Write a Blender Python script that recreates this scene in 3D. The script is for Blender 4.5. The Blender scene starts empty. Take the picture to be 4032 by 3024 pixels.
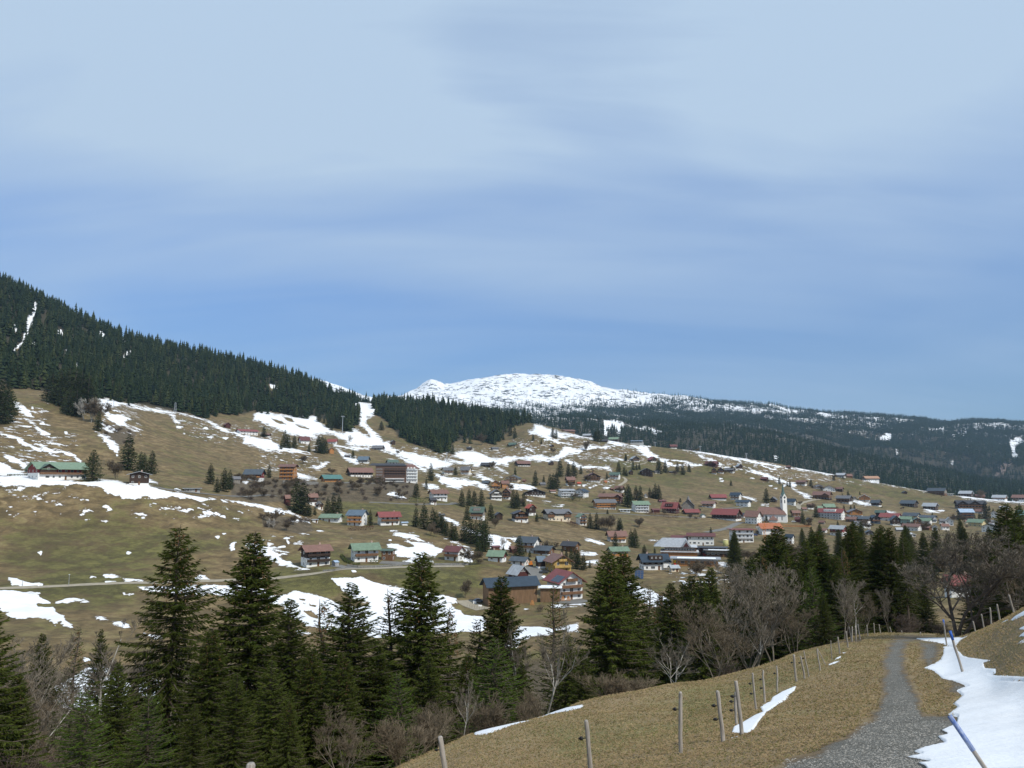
import bpy, math, random
import numpy as np
R_ = math.radians
rng = np.random.default_rng(7)
random.seed(7)
scn = bpy.context.scene
C = scn.collection
PI = math.pi

# ---------------- camera ----------------
FPX, CX, CY, PITCH = 3029.0, 2016.0, 1512.0, R_(7.3)
cd = bpy.data.cameras.new('camera'); cam = bpy.data.objects.new('camera', cd); C.objects.link(cam)
cd.sensor_width = 36.0; cd.lens = 36.0 * FPX / 4032.0
cd.clip_start = 0.1; cd.clip_end = 40000.0
cam.location = (0, 0, 0); cam.rotation_euler = (R_(90) + PITCH, 0, 0)
scn.camera = cam

# ---------------- light, sky, exposure ----------------
SUN_EL, SUN_AZ = R_(47), R_(136)          # azimuth clockwise from the view direction (+Y)
sd = bpy.data.lights.new('sun', 'SUN'); sun = bpy.data.objects.new('sun', sd); C.objects.link(sun)
sd.energy = 3.6; sd.angle = R_(1.2); sd.color = (1.0, 0.95, 0.87)
sun.rotation_euler = (R_(90) - SUN_EL, 0, -SUN_AZ + PI)
# lamp shines along -Z: rotate so that it comes from the azimuth SUN_AZ
sun.rotation_euler = (0, 0, 0)
from mathutils import Vector
sdir = Vector((math.sin(SUN_AZ) * math.cos(SUN_EL), math.cos(SUN_AZ) * math.cos(SUN_EL), math.sin(SUN_EL)))
sun.rotation_euler = sdir.to_track_quat('Z', 'Y').to_euler()
scn.view_settings.view_transform = 'Standard'; scn.view_settings.look = 'None'
scn.view_settings.gamma = 1.0; scn.view_settings.exposure = 0.08
scn.view_settings.use_curve_mapping = False

world = bpy.data.worlds.new('World'); scn.world = world; world.use_nodes = True
nt = world.node_tree; N = nt.nodes; L = nt.links; N.clear()
def nd(t, **kw):
    n = N.new(t)
    for k, v in kw.items(): setattr(n, k, v)
    return n
out = nd('ShaderNodeOutputWorld')
sky = nd('ShaderNodeTexSky', sky_type='NISHITA', sun_disc=False, sun_elevation=SUN_EL, sun_rotation=SUN_AZ)
sky.altitude = 1100; sky.air_density = 1.0; sky.dust_density = 0.05; sky.ozone_density = 2.5
tc = nd('ShaderNodeTexCoord')
# thin stretched cloud veil: noise over the sky direction projected on a high flat layer
sep = nd('ShaderNodeSeparateXYZ'); L.new(tc.outputs['Generated'], sep.inputs[0])
zc = nd('ShaderNodeMath', operation='MAXIMUM'); L.new(sep.outputs['Z'], zc.inputs[0]); zc.inputs[1].default_value = 0.0
za = nd('ShaderNodeMath', operation='ADD'); L.new(zc.outputs[0], za.inputs[0]); za.inputs[1].default_value = 0.30
dx = nd('ShaderNodeMath', operation='DIVIDE'); L.new(sep.outputs['X'], dx.inputs[0]); L.new(za.outputs[0], dx.inputs[1])
dy = nd('ShaderNodeMath', operation='DIVIDE'); L.new(sep.outputs['Y'], dy.inputs[0]); L.new(za.outputs[0], dy.inputs[1])
cmb = nd('ShaderNodeCombineXYZ'); L.new(dx.outputs[0], cmb.inputs[0]); L.new(dy.outputs[0], cmb.inputs[1])
def cloud(scale, rot, sx, sy, detail, rough, dist, lo, hi, off=(0, 0, 0)):
    mp = nd('ShaderNodeMapping'); L.new(cmb.outputs[0], mp.inputs['Vector'])
    mp.inputs['Rotation'].default_value = (0, 0, rot); mp.inputs['Scale'].default_value = (sx, sy, 1); mp.inputs['Location'].default_value = off
    no = nd('ShaderNodeTexNoise'); L.new(mp.outputs[0], no.inputs['Vector'])
    no.inputs['Scale'].default_value = scale; no.inputs['Detail'].default_value = detail
    no.inputs['Roughness'].default_value = rough; no.inputs['Distortion'].default_value = dist
    mr = nd('ShaderNodeMapRange', interpolation_type='SMOOTHSTEP'); L.new(no.outputs['Fac'], mr.inputs['Value'])
    mr.inputs['From Min'].default_value = lo; mr.inputs['From Max'].default_value = hi
    return mr
c1 = cloud(1.15, R_(24), 0.60, 1.5, 3, 0.5, 0.6, 0.24, 0.74, (0.3, 1.1, 0))
c2 = cloud(3.4, R_(14), 0.40, 2.2, 5, 0.55, 0.5, 0.35, 0.70, (3, 0.4, 0))
mixc = nd('ShaderNodeMath', operation='MULTIPLY_ADD'); L.new(c2.outputs[0], mixc.inputs[0]); mixc.inputs[1].default_value = 0.24
L.new(c1.outputs[0], mixc.inputs[2])
# veil thickens overhead and thins out towards the horizon band
el = nd('ShaderNodeMapRange', interpolation_type='SMOOTHSTEP'); L.new(sep.outputs['Z'], el.inputs['Value'])
el.inputs['From Min'].default_value = 0.15; el.inputs['From Max'].default_value = 0.44
el.inputs['To Min'].default_value = 0.50; el.inputs['To Max'].default_value = 1.0
ver = nd('ShaderNodeMath', operation='MULTIPLY'); L.new(mixc.outputs[0], ver.inputs[0]); L.new(el.outputs[0], ver.inputs[1])
add = nd('ShaderNodeMath', operation='MULTIPLY_ADD', use_clamp=True); L.new(ver.outputs[0], add.inputs[0]); add.inputs[1].default_value = 0.72; add.inputs[2].default_value = 0.06
mx = nd('ShaderNodeMix', data_type='RGBA'); L.new(add.outputs[0], mx.inputs['Factor'])
tn = nd('ShaderNodeMix', data_type='RGBA', blend_type='MULTIPLY'); tn.inputs['Factor'].default_value = 1.0; L.new(sky.outputs[0], tn.inputs['A']); tn.inputs['B'].default_value = (0.80, 0.99, 1.22, 1); gz = nd('ShaderNodeMapRange'); L.new(sep.outputs['Z'], gz.inputs['Value']); gz.inputs['From Min'].default_value = 0.0; gz.inputs['From Max'].default_value = 0.40; gz.inputs['To Min'].default_value = 0.33; gz.inputs['To Max'].default_value = 0.95
gm_ = nd('ShaderNodeVectorMath', operation='SCALE'); L.new(tn.outputs['Result'], gm_.inputs[0]); L.new(gz.outputs[0], gm_.inputs['Scale']); L.new(gm_.outputs[0], mx.inputs['A'])
mx.inputs['B'].default_value = (3.1, 4.0, 5.1, 1)
ov_ = nd('ShaderNodeMapRange', interpolation_type='SMOOTHSTEP'); L.new(sep.outputs['Z'], ov_.inputs['Value']); ov_.inputs['From Min'].default_value = 0.2; ov_.inputs['From Max'].default_value = 0.5; ov_.inputs['To Max'].default_value = 0.50
sm_ = nd('ShaderNodeMath', operation='ADD', use_clamp=True); L.new(add.outputs[0], sm_.inputs[0]); L.new(ov_.outputs[0], sm_.inputs[1]); L.new(sm_.outputs[0], mx.inputs['Factor'])
bg = nd('ShaderNodeBackground'); bg.inputs['Strength'].default_value = 0.15
L.new(mx.outputs['Result'], bg.inputs['Color']); L.new(bg.outputs[0], out.inputs['Surface'])

# ---------------- helpers ----------------
def azte(x, y):
    x = np.asarray(x, float); y = np.asarray(y, float)
    u = (x - CX) / FPX; v = -(y - CY) / FPX
    dX = u; dY = math.cos(PITCH) - v * math.sin(PITCH); dZ = math.sin(PITCH) + v * math.cos(PITCH)
    return np.arctan2(dX, dY), dZ / np.hypot(dX, dY)
def project(X, Y, Z):
    dpt = Y * math.cos(PITCH) + Z * math.sin(PITCH)
    up = -Y * math.sin(PITCH) + Z * math.cos(PITCH)
    dpt = np.where(dpt > 0.05, dpt, 0.05)
    return CX + FPX * X / dpt, CY - FPX * up / dpt
PAN = dict(S=(0, 0, 1.0), A=(0, 1000, .45208), B=(1000, 1350, .45208), C=(2000, 1400, .45208), D=(3000, 1500, .46655),
           E=(0, 1700, .45208), F=(1000, 2000, .45208), G=(0, 2274, .45208), H=(900, 2274, .45208), I=(1800, 2274, .45208),
           J=(2700, 2274, .45208), K=(3032, 2274, .45208), L=(1850, 2050, .27125), M=(2400, 2000, .27125),
           N=(1700, 1750, .27125), O=(2250, 1750, .27125), Q=(2800, 1750, .27125), R=(3400, 1850, .28571))
def pp(p, pts):
    ox, oy, s = PAN[p]
    a = np.asarray(pts, float).reshape(-1, 2)
    return a * s + np.array([ox, oy])

def noise2(X, Y, seed=0):
    xi = np.floor(X).astype(np.int64); yi = np.floor(Y).astype(np.int64)
    xf = X - xi; yf = Y - yi
    def g(ix, iy):
        h = (ix * 374761393 + iy * 668265263 + seed * 1442695041) & 0x7fffffff
        h = ((h ^ (h >> 13)) * 1274126177) & 0x7fffffff
        h = h ^ (h >> 16)
        return (h & 0xffff) / 65535.0 * 2 - 1
    u = xf * xf * xf * (xf * (xf * 6 - 15) + 10); v = yf * yf * yf * (yf * (yf * 6 - 15) + 10)
    return (g(xi, yi) * (1 - u) + g(xi + 1, yi) * u) * (1 - v) + (g(xi, yi + 1) * (1 - u) + g(xi + 1, yi + 1) * u) * v
def fbm(X, Y, scale, octv=4, seed=0, gain=.5):
    a = 1.0; t = 0; s = 0; X = X / scale; Y = Y / scale
    for k in range(octv):
        t = t + a * noise2(X + 17.3 * k, Y - 9.1 * k, seed + k); s += a; a *= gain; X = X * 2.03; Y = Y * 2.03
    return t / s

def mesh_np(name, V, Fl, mats, midx=None, smooth=False):
    """V (n,3); Fl (m,3|4) index array or list of such arrays (tris, quads)"""
    me = bpy.data.meshes.new(name)
    if not isinstance(Fl, (list, tuple)): Fl = [Fl]
    Fl = [np.asarray(f, np.int32) for f in Fl if len(f)]
    V = np.asarray(V, np.float32)
    me.vertices.add(len(V)); me.vertices.foreach_set('co', V.ravel())
    nl = sum(f.size for f in Fl); nf = sum(len(f) for f in Fl)
    me.loops.add(nl); me.polygons.add(nf)
    me.loops.foreach_set('vertex_index', np.concatenate([f.ravel() for f in Fl]))
    tot = np.concatenate([np.full(len(f), f.shape[1], np.int32) for f in Fl])
    st = np.concatenate([[0], np.cumsum(tot)[:-1]]).astype(np.int32)
    me.polygons.foreach_set('loop_start', st)
    try: me.polygons.foreach_set('loop_total', tot)
    except Exception: pass
    if midx is not None: me.polygons.foreach_set('material_index', np.asarray(midx, np.int32))
    me.polygons.foreach_set('use_smooth', np.full(nf, bool(smooth)))
    for m in (mats if isinstance(mats, (list, tuple)) else [mats]): me.materials.append(m)
    me.update(calc_edges=True); me.validate()
    return me
def link(name, me, parent=None, loc=None, rotz=0, label=None, cat=None, group=None, kind=None):
    o = bpy.data.objects.new(name, me); C.objects.link(o)
    if parent: o.parent = parent
    if loc is not None: o.location = loc
    if rotz: o.rotation_euler = (0, 0, rotz)
    if label: o['label'] = label
    if cat: o['category'] = cat
    if group: o['group'] = group
    if kind: o['kind'] = kind
    return o
class MB:
    """collects convex pieces into one mesh"""
    def __init__(s): s.v = []; s.f = []
    def poly(s, pts, faces):
        b = len(s.v); s.v += [tuple(p) for p in pts]; s.f += [tuple(b + i for i in f) for f in faces]
    def box(s, x0, x1, y0, y1, z0, z1):
        s.poly([(x0, y0, z0), (x1, y0, z0), (x1, y1, z0), (x0, y1, z0), (x0, y0, z1), (x1, y0, z1), (x1, y1, z1), (x0, y1, z1)],
               [(0, 3, 2, 1), (4, 5, 6, 7), (0, 1, 5, 4), (1, 2, 6, 5), (2, 3, 7, 6), (3, 0, 4, 7)])
    def tube(s, p0, p1, r0, r1, n=8, cap=True):
        p0 = Vector(p0); p1 = Vector(p1); d = (p1 - p0).normalized()
        a = d.orthogonal().normalized(); c = d.cross(a)
        b = len(s.v)
        for p, r in ((p0, r0), (p1, r1)):
            for i in range(n):
                t = 2 * PI * i / n; s.v.append(tuple(p + a * (r * math.cos(t)) + c * (r * math.sin(t))))
        for i in range(n): j = (i + 1) % n; s.f.append((b + i, b + j, b + n + j, b + n + i))
        if cap: s.f.append(tuple(b + n + i for i in range(n))); s.f.append(tuple(b + n - 1 - i for i in range(n)))
    def path(s, pts, rs, n=8):
        b0 = len(s.v); pts = [Vector(p) for p in pts]
        a = None
        for k, p in enumerate(pts):
            d = (pts[min(k + 1, len(pts) - 1)] - pts[max(k - 1, 0)]).normalized()
            a = d.orthogonal().normalized() if a is None else (a - d * a.dot(d)).normalized()
            c = d.cross(a)
            for i in range(n):
                t = 2 * PI * i / n; s.v.append(tuple(p + a * (rs[k] * math.cos(t)) + c * (rs[k] * math.sin(t))))
        for k in range(len(pts) - 1):
            for i in range(n):
                j = (i + 1) % n; q = b0 + k * n
                s.f.append((q + i, q + j, q + n + j, q + n + i))
        q = b0 + (len(pts) - 1) * n; s.f.append(tuple(q + i for i in range(n))); s.f.append(tuple(b0 + n - 1 - i for i in range(n)))
    def mesh(s, name, mat, smooth=False):
        me = bpy.data.meshes.new(name); me.from_pydata(s.v, [], s.f)
        for m in (mat if isinstance(mat, (list, tuple)) else [mat]): me.materials.append(m)
        if smooth: me.polygons.foreach_set('use_smooth', [True] * len(me.polygons))
        me.update(); return me
    def build(s, name, mat, parent=None, smooth=False, **kw):
        if not s.f: return None
        return link(name, s.mesh(name, mat, smooth), parent, **kw)

# ---------------- materials ----------------
MATS = {}
def mat(name, col, rough=.8, var=.0, scale=3.0, var2=None, spec=.3, bump=0.0, bscale=None, metal=0.0, stretch=None, coord='Object', objvar=0.0, detail=5, trans=0.0):
    if name in MATS: return MATS[name]
    m = bpy.data.materials.new(name); m.use_nodes = True; t = m.node_tree; n = t.nodes; l = t.links
    b = n['Principled BSDF']; b.inputs['Roughness'].default_value = rough; b.inputs['Metallic'].default_value = metal
    b.inputs['Specular IOR Level'].default_value = spec
    b.inputs['Base Color'].default_value = (*col, 1)
    src = None
    if var or var2 or bump:
        c = n.new('ShaderNodeTexCoord'); mp = n.new('ShaderNodeMapping'); l.new(c.outputs[coord], mp.inputs['Vector'])
        if stretch: mp.inputs['Scale'].default_value = stretch
        no = n.new('ShaderNodeTexNoise'); no.inputs['Scale'].default_value = scale; no.inputs['Detail'].default_value = detail; no.inputs['Roughness'].default_value = .6
        l.new(mp.outputs[0], no.inputs['Vector'])
        cr = n.new('ShaderNodeMapRange'); l.new(no.outputs['Fac'], cr.inputs['Value']); cr.inputs['From Min'].default_value = .3; cr.inputs['From Max'].default_value = .7
        mi = n.new('ShaderNodeMix'); mi.data_type = 'RGBA'; l.new(cr.outputs[0], mi.inputs['Factor'])
        c2 = var2 if var2 else tuple(min(1, x * (1 + var)) for x in col); c1 = col if var2 else tuple(x * (1 - var) for x in col)
        mi.inputs['A'].default_value = (*c1, 1); mi.inputs['B'].default_value = (*c2, 1)
        src = mi.outputs['Result']
        if bump:
            bp = n.new('ShaderNodeBump'); bp.inputs['Strength'].default_value = bump; l.new(no.outputs['Fac'], bp.inputs['Height']); l.new(bp.outputs[0], b.inputs['Normal'])
            if bscale: bp.inputs['Distance'].default_value = bscale
    if objvar:
        oi = n.new('ShaderNodeObjectInfo'); mr = n.new('ShaderNodeMapRange'); l.new(oi.outputs['Random'], mr.inputs['Value'])
        mr.inputs['To Min'].default_value = 1 - objvar; mr.inputs['To Max'].default_value = 1 + objvar
        hs = n.new('ShaderNodeHueSaturation')
        if src: l.new(src, hs.inputs['Color'])
        else: hs.inputs['Color'].default_value = (*col, 1)
        l.new(mr.outputs[0], hs.inputs['Value']); src = hs.outputs[0]
    if src: l.new(src, b.inputs['Base Color'])
    if trans:
        tr = n.new('ShaderNodeBsdfTranslucent'); 
        if src: l.new(src, tr.inputs['Color'])
        else: tr.inputs['Color'].default_value = (*col, 1)
        ms = n.new('ShaderNodeMixShader'); ms.inputs[0].default_value = trans
        l.new(b.outputs[0], ms.inputs[1]); l.new(tr.outputs[0], ms.inputs[2]); l.new(ms.outputs[0], n['Material Output'].inputs['Surface'])
    MATS[name] = m; return m
# ---------------- terrain: heights given as distance contours, (distance, [(x,y) rows read off where that distance lies]) ----------------
X12 = [-800, 0, 800, 1640, 1900, 2300, 2650, 2880, 3130, 3300, 3500, 3700, 3850, 4032, 4700]
CONT = [
 (3,   [(-800, 5200), (1640, 5000), (3300, 4600), (4032, 4500), (4700, 4300)]),
 (6,   [(-800, 3900), (1640, 3650), (2300, 3560), (3300, 3450), (4032, 3420), (4700, 3350)]),
 (12,  [(-800, 3700), (0, 3560), (1640, 3290), (2300, 3150), (2900, 3055), (3300, 3024), (3700, 2985), (4032, 2960), (4700, 2850)]),
 (20,  [(-800, 3500), (0, 3380), (1640, 3120), (1870, 3040), (2300, 2960), (2700, 2890), (3000, 2855), (3300, 2830), (3700, 2815), (4032, 2770), (4700, 2500)]),
 (30,  [(-800, 3450), (0, 3300), (1500, 3060), (1640, 2985), (1870, 2880), (2300, 2805), (2700, 2785), (3000, 2760), (3300, 2722), (3700, 2700), (3900, 2660), (4032, 2560), (4700, 2200)]),
 (40,  [(-800, 3350), (0, 3250), (1640, 3150), (1900, 2950), (2290, 2762), (2650, 2690), (2900, 2690), (3100, 2660), (3300, 2640), (3620, 2632), (3750, 2615), (3850, 2560), (4032, 2420), (4700, 2100)]),
 (55,  [(-800, 3250), (0, 3190), (1640, 3150), (1900, 3080), (2290, 2880), (2650, 2740), (2880, 2650), (3130, 2590), (3300, 2568), (3500, 2562), (3680, 2562), (3780, 2535), (3900, 2470), (4032, 2398), (4700, 2150)]),
 (75,  [(-800, 3150), (0, 3120), (1640, 3100), (1900, 3060), (2290, 2980), (2650, 2850), (2880, 2740), (3130, 2574), (3300, 2524), (3500, 2516), (3690, 2522), (3790, 2508), (3850, 2485), (4032, 2430), (4700, 2300)]),
 (95,  [(-800, 3060), (0, 3040), (1640, 3030), (1900, 3000), (2290, 2950), (2650, 2870), (2880, 2800), (3130, 2670), (3300, 2530), (3400, 2496), (3520, 2492), (3750, 2500), (3900, 2500), (4032, 2480), (4700, 2400)]),
 (130, [(-800, 2950), (0, 2930), (1000, 2930), (1640, 2900), (2300, 2840), (2900, 2740), (3200, 2640), (3400, 2540), (3600, 2520), (4032, 2500), (4700, 2450)]),
 (180, [(-800, 2800), (0, 2790), (600, 2790), (1640, 2730), (2300, 2660), (2900, 2570), (3200, 2520), (3400, 2480), (3550, 2450), (3700, 2450), (4032, 2440), (4700, 2400)]),
 (230, [(-800, 2620), (0, 2610), (600, 2620), (1000, 2610), (1500, 2580), (2000, 2540), (2400, 2480), (3000, 2430), (3500, 2390), (3700, 2370), (4032, 2370), (4700, 2300)]),
 (290, [(-800, 2470), (0, 2460), (600, 2450), (1000, 2450), (1500, 2450), (2000, 2430), (2400, 2390), (3000, 2350), (3500, 2330), (4032, 2320), (4700, 2250)]),
 (320, [(-800, 2410), (0, 2395), (600, 2380), (1000, 2370), (1500, 2350), (1900, 2375), (2310, 2372), (2600, 2335), (3000, 2310), (3500, 2300), (4032, 2290), (4700, 2230)]),
 (350, [(-800, 2330), (0, 2314), (540, 2297), (900, 2283), (1060, 2277), (1350, 2238), (1900, 2290), (2310, 2310), (2600, 2290), (3000, 2280), (3500, 2270), (4032, 2260), (4700, 2200)]),
 (380, [(-800, 2270), (0, 2250), (540, 2235), (1000, 2215), (1350, 2208), (1900, 2228), (2300, 2255), (2600, 2258), (3000, 2250), (3500, 2245), (4032, 2235), (4700, 2180)]),
 (430, [(-800, 2150), (0, 2120), (600, 2105), (1000, 2110), (1500, 2140), (2000, 2185), (2400, 2215), (2800, 2230), (3500, 2215), (4032, 2205), (4700, 2160)]),
 (500, [(-800, 1950), (0, 1905), (330, 1895), (590, 1914), (780, 1945), (960, 1985), (1260, 2078), (1590, 2078), (1850, 2100), (2200, 2150), (2560, 2196), (2800, 2200), (3200, 2195), (3600, 2180), (4032, 2175), (4700, 2140)]),
 (560, [(-800, 1900), (0, 1860), (330, 1875), (600, 1895), (900, 1938), (1100, 1960), (1300, 2035), (1600, 2035), (1850, 2055), (2150, 2100), (2400, 2150), (2700, 2160), (3000, 2155), (3500, 2165), (4032, 2160), (4700, 2130)]),
 (640, [(-800, 1820), (0, 1780), (330, 1830), (600, 1850), (900, 1895), (1100, 1935), (1300, 1975), (1500, 1975), (1700, 1992), (1900, 2030), (2150, 2055), (2400, 2100), (2700, 2125), (3000, 2125), (3500, 2150), (4032, 2145), (4700, 2120)]),
 (720, [(-800, 1740), (0, 1710), (400, 1745), (600, 1800), (900, 1870), (1200, 1898), (1450, 1908), (1700, 1945), (1900, 1985), (2200, 2020), (2450, 2050), (2700, 2080), (3000, 2092), (3250, 2120), (3500, 2130), (4032, 2130), (4700, 2100)]),
 (820, [(-800, 1660), (0, 1640), (400, 1680), (600, 1740), (900, 1815), (1150, 1872), (1300, 1880), (1480, 1899), (1640, 1903), (1800, 1925), (2000, 1957), (2300, 1995), (2500, 2018), (2800, 2042), (3060, 2062), (3300, 2080), (3500, 2100), (4032, 2110), (4700, 2080)]),
 (950, [(-800, 1570), (0, 1560), (180, 1565), (400, 1600), (600, 1670), (900, 1750), (1100, 1790), (1400, 1835), (1700, 1858), (2000, 1895), (2300, 1925), (2600, 1965), (2900, 1998), (3200, 2022), (3500, 2050), (3800, 2075), (4032, 2085), (4700, 2060)]),
 (1100, [(-800, 1480), (0, 1508), (180, 1528), (400, 1568), (600, 1625), (750, 1645), (900, 1690), (1100, 1720), (1400, 1775), (1700, 1815), (2000, 1850), (2300, 1875), (2600, 1915), (2900, 1955), (3200, 1985), (3500, 2015), (3800, 2045), (4032, 2060), (4700, 2040)]),
 (1300, [(-800, 1340), (0, 1380), (180, 1420), (400, 1480), (600, 1550), (850, 1622), (1100, 1660), (1400, 1712), (1550, 1722), (1700, 1755), (2000, 1795), (2200, 1795), (2400, 1802), (2600, 1842), (2900, 1892), (3200, 1932), (3500, 1972), (3800, 2005), (4032, 2030), (4700, 2010)]),
 (1500, [(-800, 1180), (0, 1250), (200, 1330), (400, 1400), (600, 1465), (800, 1525), (1000, 1590), (1150, 1625), (1300, 1640), (1400, 1645), (1550, 1665), (1700, 1710), (2000, 1740), (2100, 1690), (2330, 1728), (2450, 1745), (2700, 1768), (3000, 1818), (3300, 1872), (3650, 1935), (3900, 1968), (4032, 1980), (4700, 1970)]),
 (1800, [(-800, 900), (0, 1115), (200, 1215), (500, 1345), (800, 1412), (960, 1442), (1200, 1512), (1320, 1565), (1390, 1592), (1430, 1590), (1500, 1596), (1700, 1600), (1900, 1640), (2100, 1668), (2250, 1705), (2400, 1790), (3000, 1870), (3500, 1940), (4032, 1998), (4700, 1990)]),
 (2100, [(-800, 1000), (0, 1180), (500, 1400), (960, 1510), (1330, 1600), (1420, 1580), (1500, 1600), (1700, 1640), (2100, 1710), (2400, 1840), (3000, 1900), (3500, 1950), (4032, 2000), (4700, 1990)]),
 (2600, [(-800, 1200), (0, 1350), (500, 1500), (1000, 1580), (1400, 1620), (2000, 1700), (2500, 1760), (3000, 1800), (3300, 1850), (3600, 1900), (3900, 1945), (4032, 1955), (4700, 1950)]),
 (3300, [(-800, 1300), (0, 1400), (1000, 1560), (1400, 1610), (1800, 1650), (2200, 1650), (2700, 1680), (3000, 1705), (3200, 1755), (3400, 1800), (3600, 1845), (3900, 1905), (4032, 1925), (4700, 1930)]),
 (3700, [(-800, 1300), (0, 1450), (1000, 1590), (1400, 1620), (1800, 1650), (2400, 1665), (3000, 1710), (3300, 1790), (3600, 1850), (4032, 1925), (4700, 1930)]),
 (4400, [(-800, 1400), (0, 1450), (1000, 1560), (1500, 1610), (2400, 1650), (2900, 1660), (3200, 1700), (3500, 1750), (3800, 1790), (4032, 1800), (4700, 1800)]),
 (5200, [(-800, 1450), (0, 1500), (900, 1470), (1100, 1500), (1400, 1590), (1600, 1570), (2000, 1580), (2400, 1610), (2900, 1625), (3200, 1655), (3500, 1690), (3800, 1712), (4032, 1730), (4700, 1730)]),
 (6300, [(-800, 1450), (0, 1450), (700, 1420), (950, 1450), (1060, 1455), (1230, 1494), (1330, 1524), (1400, 1545), (1480, 1568), (1570, 1564), (1650, 1530), (1686, 1500), (1706, 1496), (1724, 1504), (1745, 1524), (1800, 1512), (1850, 1503), (1980, 1481), (2070, 1476), (2160, 1476), (2250, 1487), (2340, 1506), (2365, 1524), (2450, 1532), (2550, 1545), (2700, 1566), (2800, 1585), (2950, 1592), (3050, 1598), (3150, 1625), (3350, 1638), (3500, 1645), (3620, 1658), (3740, 1672), (3860, 1657), (4032, 1672), (4700, 1670)]),
 (7200, [(-800, 1560), (1000, 1580), (1480, 1640), (1800, 1600), (2000, 1560), (3000, 1650), (4032, 1710), (4700, 1700)]),
 (9500, [(-800, 1650), (1000, 1650), (2000, 1650), (3000, 1700), (4032, 1760), (4700, 1760)]),
]
az_f = np.linspace(R_(-44), R_(44), 1780)
az_l = np.linspace(R_(-180), R_(-44), 60)[:-1]; az_r = np.linspace(R_(44), R_(180), 60)[1:]
AZ = np.concatenate([az_l, az_f, az_r])
RR = np.concatenate([np.geomspace(0.4, 10, 40)[:-1], np.geomspace(10, 110, 230)[:-1], np.geomspace(110, 280, 80)[:-1],
                     np.geomspace(280, 2000, 520)[:-1], np.geomspace(2000, 9500, 190)])
def gsm(a, sig):
    k = int(sig * 3) + 1; w = np.exp(-.5 * (np.arange(-k, k + 1) / sig) ** 2); w /= w.sum()
    return np.convolve(np.pad(a, k, mode='edge'), w, mode='valid')
rk = []; zk = []
for r, pts in CONT:
    p = np.array(pts, float); a, t = azte(p[:, 0], p[:, 1])
    te = np.interp(AZ, a, t)
    te = gsm(te, 5 if r in (6300,) else (9 if r < 120 else 14))
    rk.append(r); zk.append(te * r)
rk = np.array([0.0] + rk); zk = np.array([np.full(len(AZ), -1.62)] + zk)
# behind the camera the ground rises gently as a hillside
back = np.clip((np.abs(AZ) - R_(60)) / R_(60), 0, 1); back = back * back * (3 - 2 * back)
for k in range(1, len(rk)):
    zk[k] = zk[k] * (1 - back) + back * (-1.6 + 0.18 * min(rk[k], 900) * (1 if rk[k] < 900 else 1))
def hermite(rk, zk, RRv):
    h = np.diff(rk)[:, None]; d = np.diff(zk, axis=0) / h
    m = np.zeros_like(zk); m[0] = d[0]; m[-1] = d[-1]
    s = (d[:-1] * d[1:]) > 0
    w1 = 2 * h[1:] + h[:-1]; w2 = h[1:] + 2 * h[:-1]
    with np.errstate(divide='ignore', invalid='ignore'):
        hm = (w1 + w2) / (w1 / d[:-1] + w2 / d[1:])
    m[1:-1] = np.where(s, hm, 0)
    out = np.empty((len(RRv), zk.shape[1]))
    idx = np.clip(np.searchsorted(rk, RRv, side='right') - 1, 0, len(rk) - 2)
    for i, k in enumerate(idx):
        hh = rk[k + 1] - rk[k]; t = (RRv[i] - rk[k]) / hh
        out[i] = (2 * t**3 - 3 * t**2 + 1) * zk[k] + (t**3 - 2 * t**2 + t) * hh * m[k] + (-2 * t**3 + 3 * t**2) * zk[k + 1] + (t**3 - t**2) * hh * m[k + 1]
    return out
Z = hermite(rk, zk, RR)
# soften the creases along r
for _ in range(2):
    Z[1:-1] = .25 * Z[:-2] + .5 * Z[1:-1] + .25 * Z[2:]
GX = RR[:, None] * np.sin(AZ)[None]; GY = RR[:, None] * np.cos(AZ)[None]
RG = np.repeat(RR[:, None], len(AZ), 1)
damp = np.clip((RG - 2) / 10, 0, 1)
Z += fbm(GX, GY, 2.2, 3, 3) * .045 * damp * np.clip(200 / RG, 0, 1)
Z += fbm(GX, GY, 9, 3, 5) * .16 * damp * np.clip((RG - 8) / 40, .2, 1)
Z += fbm(GX, GY, 60, 4, 9) * .9 * np.clip((RG - 110) / 200, 0, 1)
Z += fbm(GX, GY, 160, 3, 11) * 2.2 * np.clip((RG - 300) / 400, 0, 1)
mt = np.clip((RG - 2200) / 1500, 0, 1)
rid = 1 - np.abs(fbm(GX, GY, 520, 5, 21, .55)) * 2
Z += (rid * 34 - 22) * mt * np.clip((6600 - RG) / 1000, .55, 1)
Z += fbm(GX, GY, 90, 4, 31, .6) * 13 * mt
TE = Z / RG
def height(x, y):
    r = math.hypot(x, y); a = math.atan2(x, y)
    i = min(max(np.searchsorted(RR, r) - 1, 0), len(RR) - 2); j = min(max(np.searchsorted(AZ, a) - 1, 0), len(AZ) - 2)
    u = min(max((r - RR[i]) / (RR[i + 1] - RR[i]), 0), 1); v = min(max((a - AZ[j]) / (AZ[j + 1] - AZ[j]), 0), 1)
    return float((Z[i, j] * (1 - u) + Z[i + 1, j] * u) * (1 - v) + (Z[i, j + 1] * (1 - u) + Z[i + 1, j + 1] * u) * v)
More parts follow.
